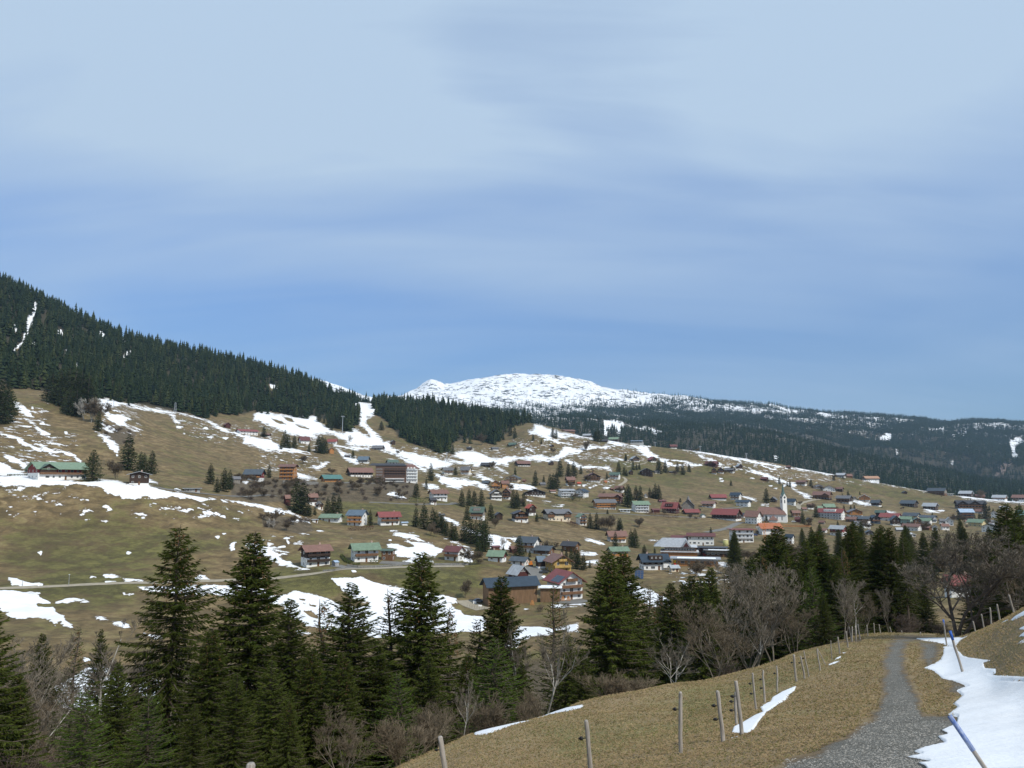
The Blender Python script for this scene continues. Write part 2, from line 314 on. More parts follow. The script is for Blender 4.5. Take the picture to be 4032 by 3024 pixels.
def hit(px, py, rmin=3.0, rmax=9000.0):
    """first ground point seen along the direction of this picture point between two distances"""
    a, te = azte(px, py); a = float(a); te = float(te)
    j = min(max(np.searchsorted(AZ, a) - 1, 0), len(AZ) - 2); v = (a - AZ[j]) / (AZ[j + 1] - AZ[j])
    col = TE[:, j] * (1 - v) + TE[:, j + 1] * v
    i0 = np.searchsorted(RR, rmin); i1 = np.searchsorted(RR, rmax)
    seg = col[i0:i1]; k = np.nonzero(seg >= te)[0]
    if len(k) == 0: k = int(np.argmax(seg)); r = RR[i0 + k]
    else:
        k = int(k[0])
        if k == 0: r = RR[i0]
        else:
            c0, c1 = seg[k - 1], seg[k]; r = RR[i0 + k - 1] + (te - c0) / max(c1 - c0, 1e-9) * (RR[i0 + k] - RR[i0 + k - 1])
    x = r * math.sin(a); y = r * math.cos(a)
    return x, y, height(x, y), r
def on_az(px, r):
    """ground point at a given distance under this picture column (at horizon level)"""
    a, _ = azte(px, 2100); x = r * math.sin(float(a)); y = r * math.cos(float(a)); return x, y, height(x, y)
PXG, PYG = project(GX, GY, Z)
FRONT = (GY > 1) 

def sdf_poly(poly, px, py):
    d = np.full(px.shape, 1e18); ins = np.zeros(px.shape, bool); n = len(poly)
    for i in range(n):
        x0, y0 = poly[i]; x1, y1 = poly[(i + 1) % n]
        ex, ey = x1 - x0, y1 - y0; wx, wy = px - x0, py - y0
        t = np.clip((wx * ex + wy * ey) / max(ex * ex + ey * ey, 1e-9), 0, 1)
        d = np.minimum(d, (wx - ex * t) ** 2 + (wy - ey * t) ** 2)
        c = ((y0 > py) != (y1 > py))
        with np.errstate(divide='ignore', invalid='ignore'):
            xi = (x1 - x0) * (py - y0) / (y1 - y0) + x0
        ins ^= c & (px < xi)
    d = np.sqrt(d); return np.where(ins, d, -d)
def paint(field, poly, r0, r1, width=14.0, mode='max', val=1.0):
    """raise an attribute over the ground inside an outline"""
    x0, y0 = poly.min(0) - width; x1, y1 = poly.max(0) + width
    m = FRONT & (RG >= r0) & (RG <= r1) & (PXG > x0) & (PXG < x1) & (PYG > y0) & (PYG < y1)
    ii = np.nonzero(m)
    if len(ii[0]) == 0: return
    s = np.clip(sdf_poly(poly, PXG[ii], PYG[ii]) / width, -1, 1)
    if mode == 'max': field[ii] = np.maximum(field[ii], s * val)
    elif mode == 'cut': field[ii] = np.minimum(field[ii], -s)
    elif mode == 'base': field[ii] = np.where(s > -1, np.maximum(field[ii], -1 + (s + 1) / 2 * (val + 1)), field[ii])
def P(p, s):
    return pp(p, [float(v) for v in s.replace(',', ' ').split()])
def ell(p, cx, cy, rx, ry):
    t = np.linspace(0, 2 * PI, 15)[:-1]; k = 1 + .22 * np.sin(3 * t + cx) 
    return pp(p, np.stack([cx + rx * k * np.cos(t), cy + ry * k * np.sin(t)], 1))
SNOW = np.full(Z.shape, -1.0)
W = 15.0
FAR = (260, 2200)
def regions(spec):
    for p, s in spec: yield P(p, s)
speck = [('A','0 1290 450 1290 450 1659 0 1659'), ('E','0 0 700 0 720 330 0 380'), ('E','0 440 700 470 900 760 1250 560 2212 640 2212 800 0 760'),
 ('B','0 700 600 700 600 1150 0 1150'), ('B','1150 880 2212 880 2212 1250 1150 1150'), ('C','0 700 880 700 1500 960 1500 980 0 930'), ('C','1400 790 2212 900 2212 1050 1700 960'),
 ('D','0 690 600 780 1100 880 900 900 0 860'), ('A','850 1260 1250 1300 1250 1620 850 1560'), ('A','1400 1380 2212 1480 2212 1700 1700 1640'),('F','0 200 500 200 500 420 0 420'),
 ('M','700 850 2050 880 2050 1150 900 1150'), ('O','150 430 700 430 700 700 150 640'),('O','560 60 1100 60 1100 220 560 180'),('B','0 580 500 580 600 850 0 800')]
for pl in regions(speck): paint(SNOW, pl, 260, 2200, 20, 'base', -.34)
poly = [
('A','860 1255 960 1268 1130 1305 1290 1340 1440 1365 1560 1385 1700 1415 1850 1470 2000 1540 2212 1600 2212 1640 2080 1590 1900 1525 1780 1450 1640 1405 1540 1388 1400 1380 1280 1362 1130 1330 1060 1312 960 1335 900 1330'),
('A','860 1255 900 1310 940 1370 960 1400 1060 1400 1140 1440 1080 1455 1130 1500 1240 1535 1100 1505 960 1460 910 1400 850 1300'),
('A','120 1295 200 1320 250 1360 300 1425 240 1420 200 1380 120 1350'),
('A','210 1430 290 1470 350 1520 430 1570 430 1595 370 1580 300 1510 250 1460'),
('A','890 1490 960 1500 1020 1545 950 1550'),
('A','1450 1385 1520 1400 1530 1440 1570 1475 1530 1475 1500 1420'),
('E','0 10 60 15 120 40 200 70 230 100 320 140 360 175 300 172 240 135 170 100 130 65 60 45 0 35'),
('B','890 505 990 525 1085 535 1070 590 1040 640 985 650 975 690 1000 730 1060 780 1130 860 1180 870 1185 910 1270 940 1400 965 1500 985 1600 1010 1700 1040 1740 1055 1700 1080 1640 1090 1560 1100 1440 1085 1370 1040 1300 1000 1240 985 1230 970 1080 930 1000 905 860 900 800 880 820 860 760 840 700 800 600 795 520 800 560 830 480 830 440 815 330 800 240 770 200 745 100 710 0 670 0 620 110 590 170 620 300 630 400 625 540 640 560 680 620 730 700 770 780 790 830 750 850 730 900 760 960 800 1010 820 1010 800 950 750 915 700 920 640 900 580 870 530'),
('B','0 820 60 835 150 840 170 870 230 900 300 910 400 935 480 960 400 960 250 945 150 950 80 935 0 905 -90 870 -90 800'),
('B','700 895 860 905 1000 920 900 935 860 925 760 915'),
('B','720 925 800 960 900 1010 960 1050 880 1060 800 1020 760 980'),
('B','1270 940 1500 985 1700 1040 1850 1060 1960 1050 2060 1060 2212 1070 2212 1010 2100 1010 2020 980 1940 950 1900 940 1760 950 1740 990 1860 1030 1700 1020 1600 1010'),
('B','1570 1140 1700 1170 1800 1185 1960 1210 2060 1260 2000 1270 1950 1240 1850 1240 1780 1270 1700 1260 1650 1230 1610 1200 1620 1180'),
('B','1165 1310 1220 1295 1290 1330 1320 1355 1270 1360 1200 1340'),
('B','1475 1240 1540 1225 1610 1250 1610 1275 1500 1270'),
('B','375 1130 450 1150 550 1185 470 1190 380 1180'),
('B','0 1400 80 1415 200 1440 330 1480 480 1530 400 1520 300 1490 200 1500 110 1470 60 1430 0 1425 -200 1380 -200 1370'),
('B','350 1530 480 1565 430 1560 330 1545'), ('B','510 1060 560 1075 610 1070 650 1040 580 1048 600 1090 560 1100 515 1090'),
('B','1270 995 1400 1040 1440 1075 1500 1100 1500 1130 1420 1090 1340 1050'),
('C','0 880 60 880 150 885 250 860 330 880 400 880 450 850 480 800 530 800 600 810 700 790 760 785 860 790 940 785 860 810 780 810 640 830 620 850 540 860 490 880 440 915 350 920 200 915 100 900 0 930 -300 970 -300 930'),
('C','870 740 960 745 1040 780 1100 785 1250 785 1220 800 1240 830 1290 870 1330 900 1480 915 1700 950 1650 960 1400 960 1300 900 1210 890 1160 850 1100 800 1000 790 870 765'),
('C','230 595 300 610 350 640 420 650 480 700 520 720 450 720 400 700 380 720 440 740 560 780 450 770 350 740 250 690 190 690 180 660 230 640'),
('C','450 670 600 690 740 715 740 728 600 710 470 690'),
('C','470 890 560 920 640 960 720 960 880 970 900 1000 760 980 620 980 540 940'),
('C','800 896 1000 903 1050 914 900 910'),
('C','90 780 180 810 280 860 230 850 120 800'),
('C','1480 798 1600 828 1640 822 1800 848 1940 878 2060 896 2212 932 2212 950 2000 914 1800 874 1640 845'),
('C','1640 850 1700 880 1800 915 1860 950 1780 920 1680 885'),
('C','1830 960 2000 990 2212 1010 2212 1045 2100 1012 1900 978'),
('C','0 1120 200 1130 240 1160 100 1168 0 1150'),
('C','675 1600 760 1605 840 1640 740 1640'),
('D','0 686 100 708 210 733 330 738 500 763 620 793 560 793 400 760 280 745 120 728 0 702'),
('D','0 765 80 800 160 835 290 865 280 890 200 870 100 840 0 805'), ('D','0 700 90 745 190 743 190 752 80 754 0 715'),
('D','800 818 950 838 1100 868 1300 898 1400 923 1380 931 1200 893 1050 869 930 855'),
('D','1650 963 1800 978 1950 993 2100 1008 2212 1018 2212 1033 1950 1013 1700 988'),
('D','250 900 350 950 410 980 400 992 330 955'), ('D','1370 1090 1450 1088 1530 1098 1420 1104'), ('D','770 1008 860 1022 930 1042 850 1048 770 1024'),
('E','0 385 120 380 250 385 400 400 600 425 780 440 860 415 950 420 1100 450 1280 475 1400 505 1600 545 1880 590 1700 595 1550 580 1350 575 1150 580 1060 560 940 520 850 490 790 470 650 470 560 460 400 460 330 490 250 490 200 480 50 465 0 455 -300 440 -300 340'),
('E','0 270 60 290 120 330 250 380 0 385 -300 350 -300 200'), ('E','30 195 110 210 170 250 240 290 270 330 200 320 120 270 60 235'),
('E','280 95 360 110 440 150 490 185 440 190 380 150 300 115'), ('E','530 165 620 190 690 230 720 280 690 270 630 220 560 185'),
('E','835 0 920 30 980 80 1040 130 1020 205 960 150 930 100 880 60'), ('E','300 320 340 260 400 290 370 320'), ('E','600 270 660 280 660 305 590 300'),
('E','870 645 930 640 960 660 1000 690 940 702 900 672'), ('E','1930 593 2080 603 2212 628 2212 648 2100 632 2000 608'),
('E','75 1270 150 1280 220 1305 360 1330 340 1350 100 1348 85 1310'), ('E','910 1250 1000 1250 1080 1270 1250 1300 1100 1302 1000 1282 930 1278'),
('E','1680 1290 1740 1245 1830 1290 1720 1300'), ('E','1200 1355 1500 1345 2000 1330 2212 1335 2212 1450 2000 1450 1700 1420 1500 1415 1330 1390'),
('E','1990 990 2020 960 2080 955 2050 980 2045 1035 2010 1040'), ('E','1300 410 1370 450 1300 450 1280 430'),
('G','-200 80 0 115 100 115 220 130 345 145 350 170 430 215 390 230 330 235 390 260 460 260 480 300 550 340 630 435 560 430 520 400 480 430 400 370 340 345 280 350 200 375 130 350 70 320 0 290 -200 280'),
('G','490 215 590 185 700 195 795 205 650 215 560 230 520 225'), ('G','820 345 880 345 945 375 900 385 840 365'), ('G','950 385 1060 380 1130 420 1130 455 1060 430 980 400'),
('G','1050 125 1170 130 1180 155 1070 150'), ('G','1240 480 1420 520 1400 550 1300 520'),
('F','20 310 90 330 160 370 210 400 220 430 290 470 360 505 480 540 400 535 260 500 130 450 60 430 0 380 -100 330 -60 300'),
('F','110 360 200 360 300 390 230 392'), ('F','265 255 310 260 300 320 270 290'),
('F','1190 200 1290 215 1380 230 1440 260 1470 290 1400 280 1340 260 1350 300 1500 310 1600 340 1660 370 1600 400 1580 430 1490 410 1450 440 1250 430 1200 400 1230 370 1190 340 1160 320 1260 315 1340 345 1380 335 1330 280 1250 240'),
('F','1300 465 1400 455 1560 455 1560 470 1350 487'), ('F','1830 360 1880 370 1910 400 1890 470 1830 460'), ('F','1650 263 1760 297 1880 347 1900 362 1780 322'),
('F','1615 55 1700 90 1780 130 1780 160 1720 130 1650 90'), ('F','1780 160 1920 200 2000 230 2100 240 2212 260 2212 340 2100 330 2060 300 1960 250 1850 200'),
('F','670 620 760 615 870 620 930 600 1000 630 1150 680 1250 690 1350 720 1550 740 1650 760 1770 790 1770 830 1700 835 1740 870 1800 890 1830 930 1900 945 2000 955 2030 1000 2000 1100 1900 1130 1750 1120 1850 1150 1800 1250 1780 1420 1700 1380 1600 1300 1450 1250 1150 1250 1060 1180 1000 1150 950 1050 1000 840 930 810 860 790 790 740 750 680'),
('F','40 695 130 715 180 740 130 760 180 765 280 750 360 730 450 745 560 760 650 790 740 840 900 860 1030 843 1100 840 1100 1050 900 1100 700 1100 560 1060 400 1000 300 950 250 930 270 870 230 840 170 850 90 860 60 760 -100 700'),
('F','370 1070 520 1090 400 1105'), ('I','540 430 700 430 830 450 1060 390 1050 470 900 460 800 500 560 540 500 700 400 600'),
('I','1480 30 1600 80 1700 120 1830 190 1830 240 1700 220 1480 150'), ('I','820 240 1110 230 1100 245 880 265'), ('I','590 275 660 280 620 300'),
('M','290 1100 400 1150 600 1220 850 1320 800 1420 550 1420 300 1300 200 1200'), ('M','1150 880 1250 950 1400 960 1600 1020 1400 1010 1250 975'),
('M','1510 900 1700 970 2010 1020 2010 1050 1700 1020 1550 930'), ('M','1570 790 1720 800 1800 850 2080 880 2000 890 1700 880 1570 830'),
('M','1000 1040 1100 1070 1180 1140 1080 1110'), ('M','1030 925 1140 970 1080 970'), ('L','1680 270 1780 265 1940 330 1800 320'),
('L','1600 450 1830 460 1850 520 1620 500'), ('L','1690 590 1850 580 1860 640 1700 630'), ('L','980 810 1080 800 1130 860 1020 860'), ('L','520 240 680 260 680 290 560 270'), ('L','280 200 520 260 600 330 560 420 300 400 230 300'),
('N','1140 570 1330 580 1490 610 1490 640 1320 640'), ('N','640 435 720 440 850 510 900 530 780 530 700 480'), ('N','450 500 620 540 760 610 900 640 820 660 700 600 500 560'),
('N','880 310 960 340 1100 410 950 360'),('N','1370 800 1440 805 1450 828'), ('N','1610 822 1730 850 1640 840'), ('N','1715 868 1900 885 1890 895 1720 878'),
('Q','440 755 540 765 660 805 600 800 480 775'), ('Q','740 865 830 872 830 880 740 876'), ('Q','1275 675 1440 745 1430 752 1290 690'), ('Q','1320 735 1450 760 1445 778 1360 765'),
('R','830 540 1090 560 1100 575 870 570'), ('R','300 568 450 595 440 604 310 580'),
]
for p, s in poly: paint(SNOW, P(p, s), 135 if p in 'GHI' else FAR[0], FAR[1], W)
for a in [('E',300,705,35,10),('E',395,684,18,7),('E',60,692,12,8),('E',752,773,12,6),('E',1815,708,40,12),('E',1660,680,30,10),('E',1940,742,30,10),('E',350,1060,18,15),('E',1120,1055,20,12),
          ('E',190,497,45,12),('E',1895,920,18,12),('E',1950,893,18,8),('E',740,600,40,8),('E',805,1268,30,8),('E',970,1310,50,8),('E',1540,508,28,12),('E',2140,440,25,8),
          ('A',235,1505,38,8),('A',575,1555,15,12),('A',282,1345,14,14),('A',370,1478,22,12),('A',1560,1508,30,10),('A',1600,1566,14,6),('A',1840,1595,30,8),('A',1790,1520,24,12),('A',1970,1605,26,9),
          ('A',1000,1366,26,7),('A',1040,1380,12,5),('F',870,553,18,9),('F',580,202,35,6),('F',140,318,30,14),('F',250,340,30,8),('F',1185,282,12,8),('F',850,270,10,6),
          ('F',1000,810,60,10),('O',190,600,35,14),('O',285,625,35,9),('O',500,635,55,12),('O',345,598,28,12),('Q',865,600,30,8),('Q',940,640,20,6),('Q',155,535,26,8),('Q',140,495,22,8),
          ('Q',590,495,30,10),('Q',1070,600,25,9),('O',1170,1395,70,8),('L',420,1395,1,1)]:
    paint(SNOW, ell(*a), 260, 2200, 6)
# bare holes inside the big snow fields
for p, s in [('B','975 690 1000 655 1060 640 1100 700 1150 770 1060 780 1000 730'), ('B','700 720 830 700 960 740 1000 790 990 800 930 760 850 735 780 760'), ('C','1230 800 1280 790 1400 800 1550 840 1700 900 1500 910 1340 890 1280 860'),
             ('B','150 660 240 680 290 715 200 700'), ('B','250 645 330 655 350 690 290 680'), ('B','360 710 450 730 480 752 400 740'), ('F','395 795 445 803 440 812 400 806'), ('F','420 895 500 905 550 940 550 970 500 955 450 920'), ('F','480 845 540 858 535 868 490 858'),
             ('F','420 830 450 838 440 843'), ('G','320 235 380 240 390 262 330 258'), ('C','1360 905 1500 925 1580 950 1450 950')]:
    paint(SNOW, P(p, s), 260, 2200, 6, 'cut')
# ---- forest clearings with snow on the left hill, and ground inside the woods
FOREST = np.full(Z.shape, -1.0)
fpoly = ('A','-900 1120 0 1150 180 1150 400 1210 830 1245 860 1258 1130 1300 1440 1360 1700 1408 1760 1420 1900 1395 2040 1385 2130 1400 2212 1370 2320 1360 2480 1390 2560 1400 2700 1410 2860 1460 2960 1500 3010 1530 3080 1490 3120 1440 3090 1300 3060 1220 3000 1150 2700 1000 2000 800 0 0 -900 -300')
paint(FOREST, P(*fpoly), 1040, 2400, 26)
fB = ('B','1065 560 1065 620 1150 690 1200 750 1280 830 1400 885 1500 925 1560 945 1700 950 1740 870 1850 838 1950 855 2080 890 2130 840 2212 790 2272 720 2372 705 2440 680 2450 600 2700 740 2800 760 2810 700 2700 600 2212 500 1100 400')
paint(FOREST, P(*fB), 1150, 2400, 20)
clear = [('A','290 430 320 430 310 520 270 620 240 700 250 760 150 800 140 900 110 900 120 800 200 740 210 660 230 540 270 500'), ('A','90 610 150 600 150 660 100 670'), ('A','480 650 530 650 560 700 500 720'),
         ('A','270 745 320 750 320 785 280 780'), ('A','575 820 620 820 610 870 570 860'), ('A','650 930 680 940 680 985 650 975'), ('A','830 630 880 650 930 710 890 720'), ('A','1050 700 1090 700 1085 770 1060 760'),
         ('A','1110 830 1145 830 1140 870 1080 900 1070 880'), ('B','130 330 180 340 210 390 150 380'), ('A','1400 800 1440 805 1430 825')]
for p, s in clear:
    pl = P(p, s); c = pl.mean(0); pl = c + (pl - c) * 1.12
    paint(SNOW, pl + np.array([0, 6]), 1050, 2000, 5); paint(FOREST, pl + np.array([0, 14]), 1050, 2000, 5, 'cut')
# ---- mountains
hi = RG > 2150
mtn = np.clip((TE - 0.055) / 0.03, -1, 1)
pyr = PYG
# snow line: bare snow plateau above, woods with snow between below
line = np.interp(PXG, [1000, 1500, 1700, 2000, 2250, 2500, 2750, 3000, 3200, 3500, 4032], [1560, 1600, 1610, 1610, 1590, 1576, 1588, 1602, 1615, 1632, 1650])
sn = np.clip((line - PYG) / 26, -1, 1)
SNOW = np.where(hi & FRONT, np.interp(PYG - line, [-26, 0, 30, 90, 200], [.85, .55, .12, -.4, -1]), SNOW)
FOREST = np.where(hi & FRONT, np.clip((PYG - line + 22) / 30, -1, 1), FOREST)
for p, s in [('C','830 570 900 565 1000 580 1030 620 980 640 1000 700 960 700 930 640 870 640 860 700 835 690'), ('C','1040 610 1200 620 1350 660 1300 690 1150 640'),
             ('D','960 510 1020 460 1070 430 1110 470 1090 510 1020 515'), ('D','1100 470 1130 560 1160 640 1145 640 1120 560'), ('D','1360 395 1550 395 1540 430 1430 430'), ('D','1690 385 1890 385 1850 415 1700 415'),
             ('D','1580 450 1740 430 1740 465 1610 485'), ('D','1920 400 2040 415 2040 435 1950 425'), ('D','2080 500 2212 480 2212 520 2170 540 2140 600 2170 640 2120 650 2090 580'), ('D','1900 320 2000 330 1980 342 1780 340'),
             ('D','1000 340 1150 345 1200 355 1020 352'), ('D','2060 425 2260 405 2260 420 2100 432'), ('D','1700 550 1770 555 1740 575'), ('D','580 320 600 380 595 430 580 400'), ('D','100 620 150 640 140 680 110 680'),
             ('D','1590 670 1615 670 1615 710 1595 700'),('D','640 300 700 305 690 320 650 318')]:
    pl = P(p, s); paint(SNOW, pl, 2150, 9500, 5); paint(FOREST, pl, 2150, 9500, 5, 'cut')
ROCK = np.full(Z.shape, -1.0)
paint(ROCK, P('D','1960 800 2010 700 2100 660 2130 655 2120 690 2050 760 2090 770 2000 800'), 2150, 9500, 5)
# brown scrub slope between the hotel and the lower road, and the valley bottom woods
SCRUB = np.full(Z.shape, -1.0)
for p, s in [('B','-200 1150 560 1215 1420 1220 1400 1300 1340 1380 950 1385 760 1380 0 1390 -200 1340'), ('A','860 1480 1050 1490 1190 1560 1150 1659 1000 1659 900 1580'), ('F','60 60 480 90 520 200 400 230 80 170')]:
    paint(SCRUB, P(p, s), 300, 2200, 14)
paint(SCRUB, P('S','-900 2680 300 2640 700 2560 1200 2620 1640 2640 2200 2600 2900 2560 3400 2510 3400 2900 2600 3100 1600 3300 -900 3500'), 70, 230, 40)
# near snow
for p, s in [('I','135 1345 200 1300 400 1235 700 1188 900 1140 1090 1112 1090 1128 1000 1152 850 1182 740 1212 600 1252 400 1312 250 1362 160 1372')]:
    paint(SNOW, P(p, s), 18, 60, 7)
for p, s in [('J','955 950 950 990 900 1020 870 1060 800 1110 700 1180 640 1250 590 1330 540 1355 400 1360 420 1300 500 1260 600 1200 670 1170 650 1130 740 1080 760 1040 850 990'),
             ('J','1240 760 1290 735 1360 715 1340 740 1250 768'), ('J','1285 722 1350 686 1340 702'), ('J','390 1400 460 1385 440 1395 400 1408'), ('J','1370 660 1410 646 1400 655 1380 665'),
             ('K','1280 533 1400 528 1680 520 1760 486 1640 560 1620 600 1640 640 1680 690 1860 715 1950 720 1860 750 1870 790 1960 800 1960 830 1900 850 2000 860 2212 870 2500 880 2800 1000 3400 2400 1700 2600 1500 1900 1350 1659 1280 1620 1390 1610 1180 1570 1330 1540 1250 1520 1350 1480 1530 1440 1450 1390 1540 1370 1480 1340 1560 1300 1620 1280 1640 1210 1560 1190 1640 1130 1600 1100 1680 1030 1640 990 1730 945 1560 900 1500 880 1430 820 1350 790 1420 760 1490 720 1510 650 1510 605 1590 600 1500 585 1400 548'),
             ('K','2130 340 2212 290 2300 260 2300 300 2212 330 2100 370'), ('K','2010 395 2080 365 2060 378'), ('K','2160 450 2212 425 2300 400 2300 430 2212 452'), ('K','2170 512 2212 480 2300 460 2300 490 2212 515'),
             ('K','2150 577 2212 543 2212 560'), ('K','1970 682 2030 664 2000 684'), ('K','620 655 680 645 640 665')]:
    paint(SNOW, P(p, s), 3, 100, 9)
for p, s in [('S','150 2740 300 2660 380 2610 450 2650 520 2700 500 2780 420 2830 300 2800 200 2800'), ('S','330 2590 360 2595 350 2620 325 2615'), ('S','560 2660 680 2700 640 2780 540 2740'), ('S','900 2720 960 2690 930 2760')]: paint(SNOW, P(p, s), 75, 240, 14)
paint(SNOW, P('K','2000 903 2100 898 2212 897 2212 910 2080 908'), 3, 100, 6, 'cut')
GRAV = np.full(Z.shape, -1.0)
for p, s in [('K','1180 520 1280 520 1400 528 1250 545 1180 570 1160 640 1150 720 1160 800 1200 900 1250 1000 1300 1150 1330 1220 1560 1230 1700 1300 1700 1500 1500 1800 1500 2500 -900 2500 -500 1900 120 1659 140 1610 400 1540 640 1420 850 1260 960 1180 1000 1000 1000 800 1010 680 1060 570 1110 530'),
             ('K','1310 560 1450 572 1450 640 1440 700 1380 760 1335 700 1345 640'), ('K','1580 895 1800 945 1680 1010 1580 960')]:
    paint(GRAV, P(p, s), 3, 110, 46)
GREEN = fbm(GX, GY, 70, 3, 77) * .25
for p, s, v in [('E','0 760 600 740 1400 780 1700 1000 1300 1270 600 1330 0 1240',.42), ('F','200 560 800 600 1000 700 700 740 200 700',.9), ('F','1100 540 1900 520 2000 700 1700 760 1200 680',1.0), ('E','0 1330 1200 1330 1100 1420 500 1400 0 1380',.9),
             ('B','780 1400 1400 1400 1350 1560 1000 1480 800 1500',.8), ('C','1240 790 1500 830 1650 900 1300 880',.4), ('O','730 440 2212 430 2212 640 1300 620 820 560',.35), ('O','380 180 1200 260 1100 340 600 340',.45),
             ('D','700 830 1400 940 1700 1050 1300 1060 700 920',.3), ('Q','400 900 1000 900 1300 960 1300 1120 700 1000',.4), ('N','600 330 1400 380 1400 560 800 480',.3), ('N','850 830 1340 820 1340 1000 900 960',.4), ('O','100 850 840 850 840 1000 300 980',.3),
             ('Q','1280 900 1700 860 1500 980',.3), ('I','0 250 300 300 1100 240 1000 400 200 420',.6), ('C','950 920 1500 1000 1480 1140 1000 1100',.3), ('E','1150 430 1700 400 1800 520 1300 500',.3)]:
    t = np.full(Z.shape, -1.0); paint(t, P(p, s), 260, 2200, 40); GREEN += np.clip(t * .5 + .5, 0, 1) * v
for p, s, v in [('I','700 1300 1900 1150 2212 1300 1300 1640 1000 1640',.5), ('J','0 1000 950 760 1300 620 1300 700 400 1150 0 1300',.75), ('J','1300 600 1700 520 1600 700 1400 700',.25)]:
    t = np.full(Z.shape, -1.0); paint(t, P(p, s), 8, 110, 60); GREEN += np.clip(t * .5 + .5, 0, 1) * v
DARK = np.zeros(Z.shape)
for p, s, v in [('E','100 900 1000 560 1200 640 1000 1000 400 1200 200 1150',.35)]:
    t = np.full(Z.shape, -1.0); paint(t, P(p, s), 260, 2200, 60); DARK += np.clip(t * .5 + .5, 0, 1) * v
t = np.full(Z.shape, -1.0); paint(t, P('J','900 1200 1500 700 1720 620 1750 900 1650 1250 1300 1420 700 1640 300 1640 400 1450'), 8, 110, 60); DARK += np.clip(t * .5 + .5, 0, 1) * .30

# ---- ground material
gm = bpy.data.materials.new('ground'); gm.use_nodes = True; t_ = gm.node_tree; n_ = t_.nodes; l_ = t_.links; n_.clear()
def q(tp, **kw):
    x = n_.new(tp)
    for k, v in kw.items(): setattr(x, k, v)
    return x
def attr(nm): return q('ShaderNodeAttribute', attribute_name=nm).outputs['Fac']
def math_(op, a, b=None, c=None, clamp=False):
    m = q('ShaderNodeMath', operation=op, use_clamp=clamp)
    for i, v in enumerate((a, b, c)):
        if v is None: continue
        if isinstance(v, (int, float)): m.inputs[i].default_value = v
        else: l_.new(v, m.inputs[i])
    return m.outputs[0]
def noi(scale, det=6, rough=.6, dist=0, stretch=None):
    n = q('ShaderNodeTexNoise'); n.inputs['Scale'].default_value = scale; n.inputs['Detail'].default_value = det; n.inputs['Roughness'].default_value = rough; n.inputs['Distortion'].default_value = dist
    src = geo.outputs['Position']
    if stretch:
        mp = q('ShaderNodeMapping'); l_.new(src, mp.inputs['Vector']); mp.inputs['Scale'].default_value = stretch; src = mp.outputs[0]
    l_.new(src, n.inputs['Vector']); return n.outputs['Fac']
def step(v, lo, hi, a=0., b=1.):
    m = q('ShaderNodeMapRange', interpolation_type='SMOOTHSTEP'); l_.new(v, m.inputs['Value'])
    m.inputs['From Min'].default_value = lo; m.inputs['From Max'].default_value = hi; m.inputs['To Min'].default_value = a; m.inputs['To Max'].default_value = b
    return m.outputs[0]
def mixc_(f, a, b):
    m = q('ShaderNodeMix', data_type='RGBA')
    if isinstance(f, (int, float)): m.inputs['Factor'].default_value = f
    else: l_.new(f, m.inputs['Factor'])
    for s, v in (('A', a), ('B', b)):
        if isinstance(v, tuple): m.inputs[s].default_value = (*v, 1)
        else: l_.new(v, m.inputs[s])
    return m.outputs['Result']
geo = q('ShaderNodeNewGeometry')
nA = noi(.035, 8, .62); nB = noi(.45, 8, .65); nC = noi(6.0, 6, .7); nD = noi(45, 4, .7); nS = noi(.11, 12, .62); nT = noi(.9, 6, .6)
nE = noi(16, 5, .65, .6, (1, .35, 1))
nM = noi(.13, 9, .68, .4, (1, 1, 1.8)); nG = noi(.010, 4, .55)
dry = mixc_(step(nB, .38, .62), (.195, .124, .054), (.115, .078, .038))
dry = mixc_(step(nA, .42, .60, 0, .8), dry, (.080, .064, .026))
dry = mixc_(step(nM, .50, .62, 0, .75), dry, (.26, .195, .10))
dry = mixc_(step(nM, .47, .36, 0, .7), dry, (.060, .044, .021))
dry = mixc_(step(nC, .36, .66), mixc_(.45, dry, (.30, .225, .115)), mixc_(.35, dry, (.085, .058, .028)))
grn = mixc_(step(nM, .40, .60), (.043, .056, .013), (.085, .088, .023))
grn = mixc_(step(nC, .35, .7), grn, mixc_(.4, grn, (.20, .16, .06)))
gf = math_('ADD', attr('green'), math_('MULTIPLY_ADD', nA, 1.8, -.80)); gf = math_('ADD', gf, math_('MULTIPLY_ADD', nM, 2.2, -1.1)); gf = math_('ADD', gf, math_('MULTIPLY_ADD', nG, 1.2, -.58))
col = mixc_(step(gf, .05, .75), dry, grn)
nearf = attr('near')
col = mixc_(math_('MULTIPLY', nearf, .68), col, mixc_(step(gf, -.1, .65), (.385, .285, .165), (.235, .22, .092)))
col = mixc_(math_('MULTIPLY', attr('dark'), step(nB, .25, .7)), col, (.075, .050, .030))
scr = step(math_('ADD', attr('scrub'), math_('MULTIPLY_ADD', nB, 1.2, -.6)), -.2, .3)
col = mixc_(scr, col, mixc_(step(nT, .35, .65), (.070, .052, .036), (.12, .095, .062)))
frs = step(math_('ADD', attr('forest'), math_('MULTIPLY_ADD', nT, .8, -.4)), -.1, .3)
col = mixc_(frs, col, mixc_(step(nT, .4, .6), (.007, .011, .009), (.018, .020, .014)))
rk_ = step(math_('ADD', attr('rock'), math_('MULTIPLY_ADD', nS, 1.4, -.7)), -.1, .1); col = mixc_(rk_, col, (.17, .13, .12))
mot = math_('MULTIPLY', step(nM, .36, .64, .50, 1.08), step(nB, .34, .66, .72, 1.22)); mot = math_('MULTIPLY', mot, step(nC, .32, .68, .80, 1.2))
nmx = q('ShaderNodeMix'); l_.new(math_('MULTIPLY', nearf, .6), nmx.inputs['Factor']); l_.new(mot, nmx.inputs['A']); nmx.inputs['B'].default_value = .95; mot = nmx.outputs['Result']
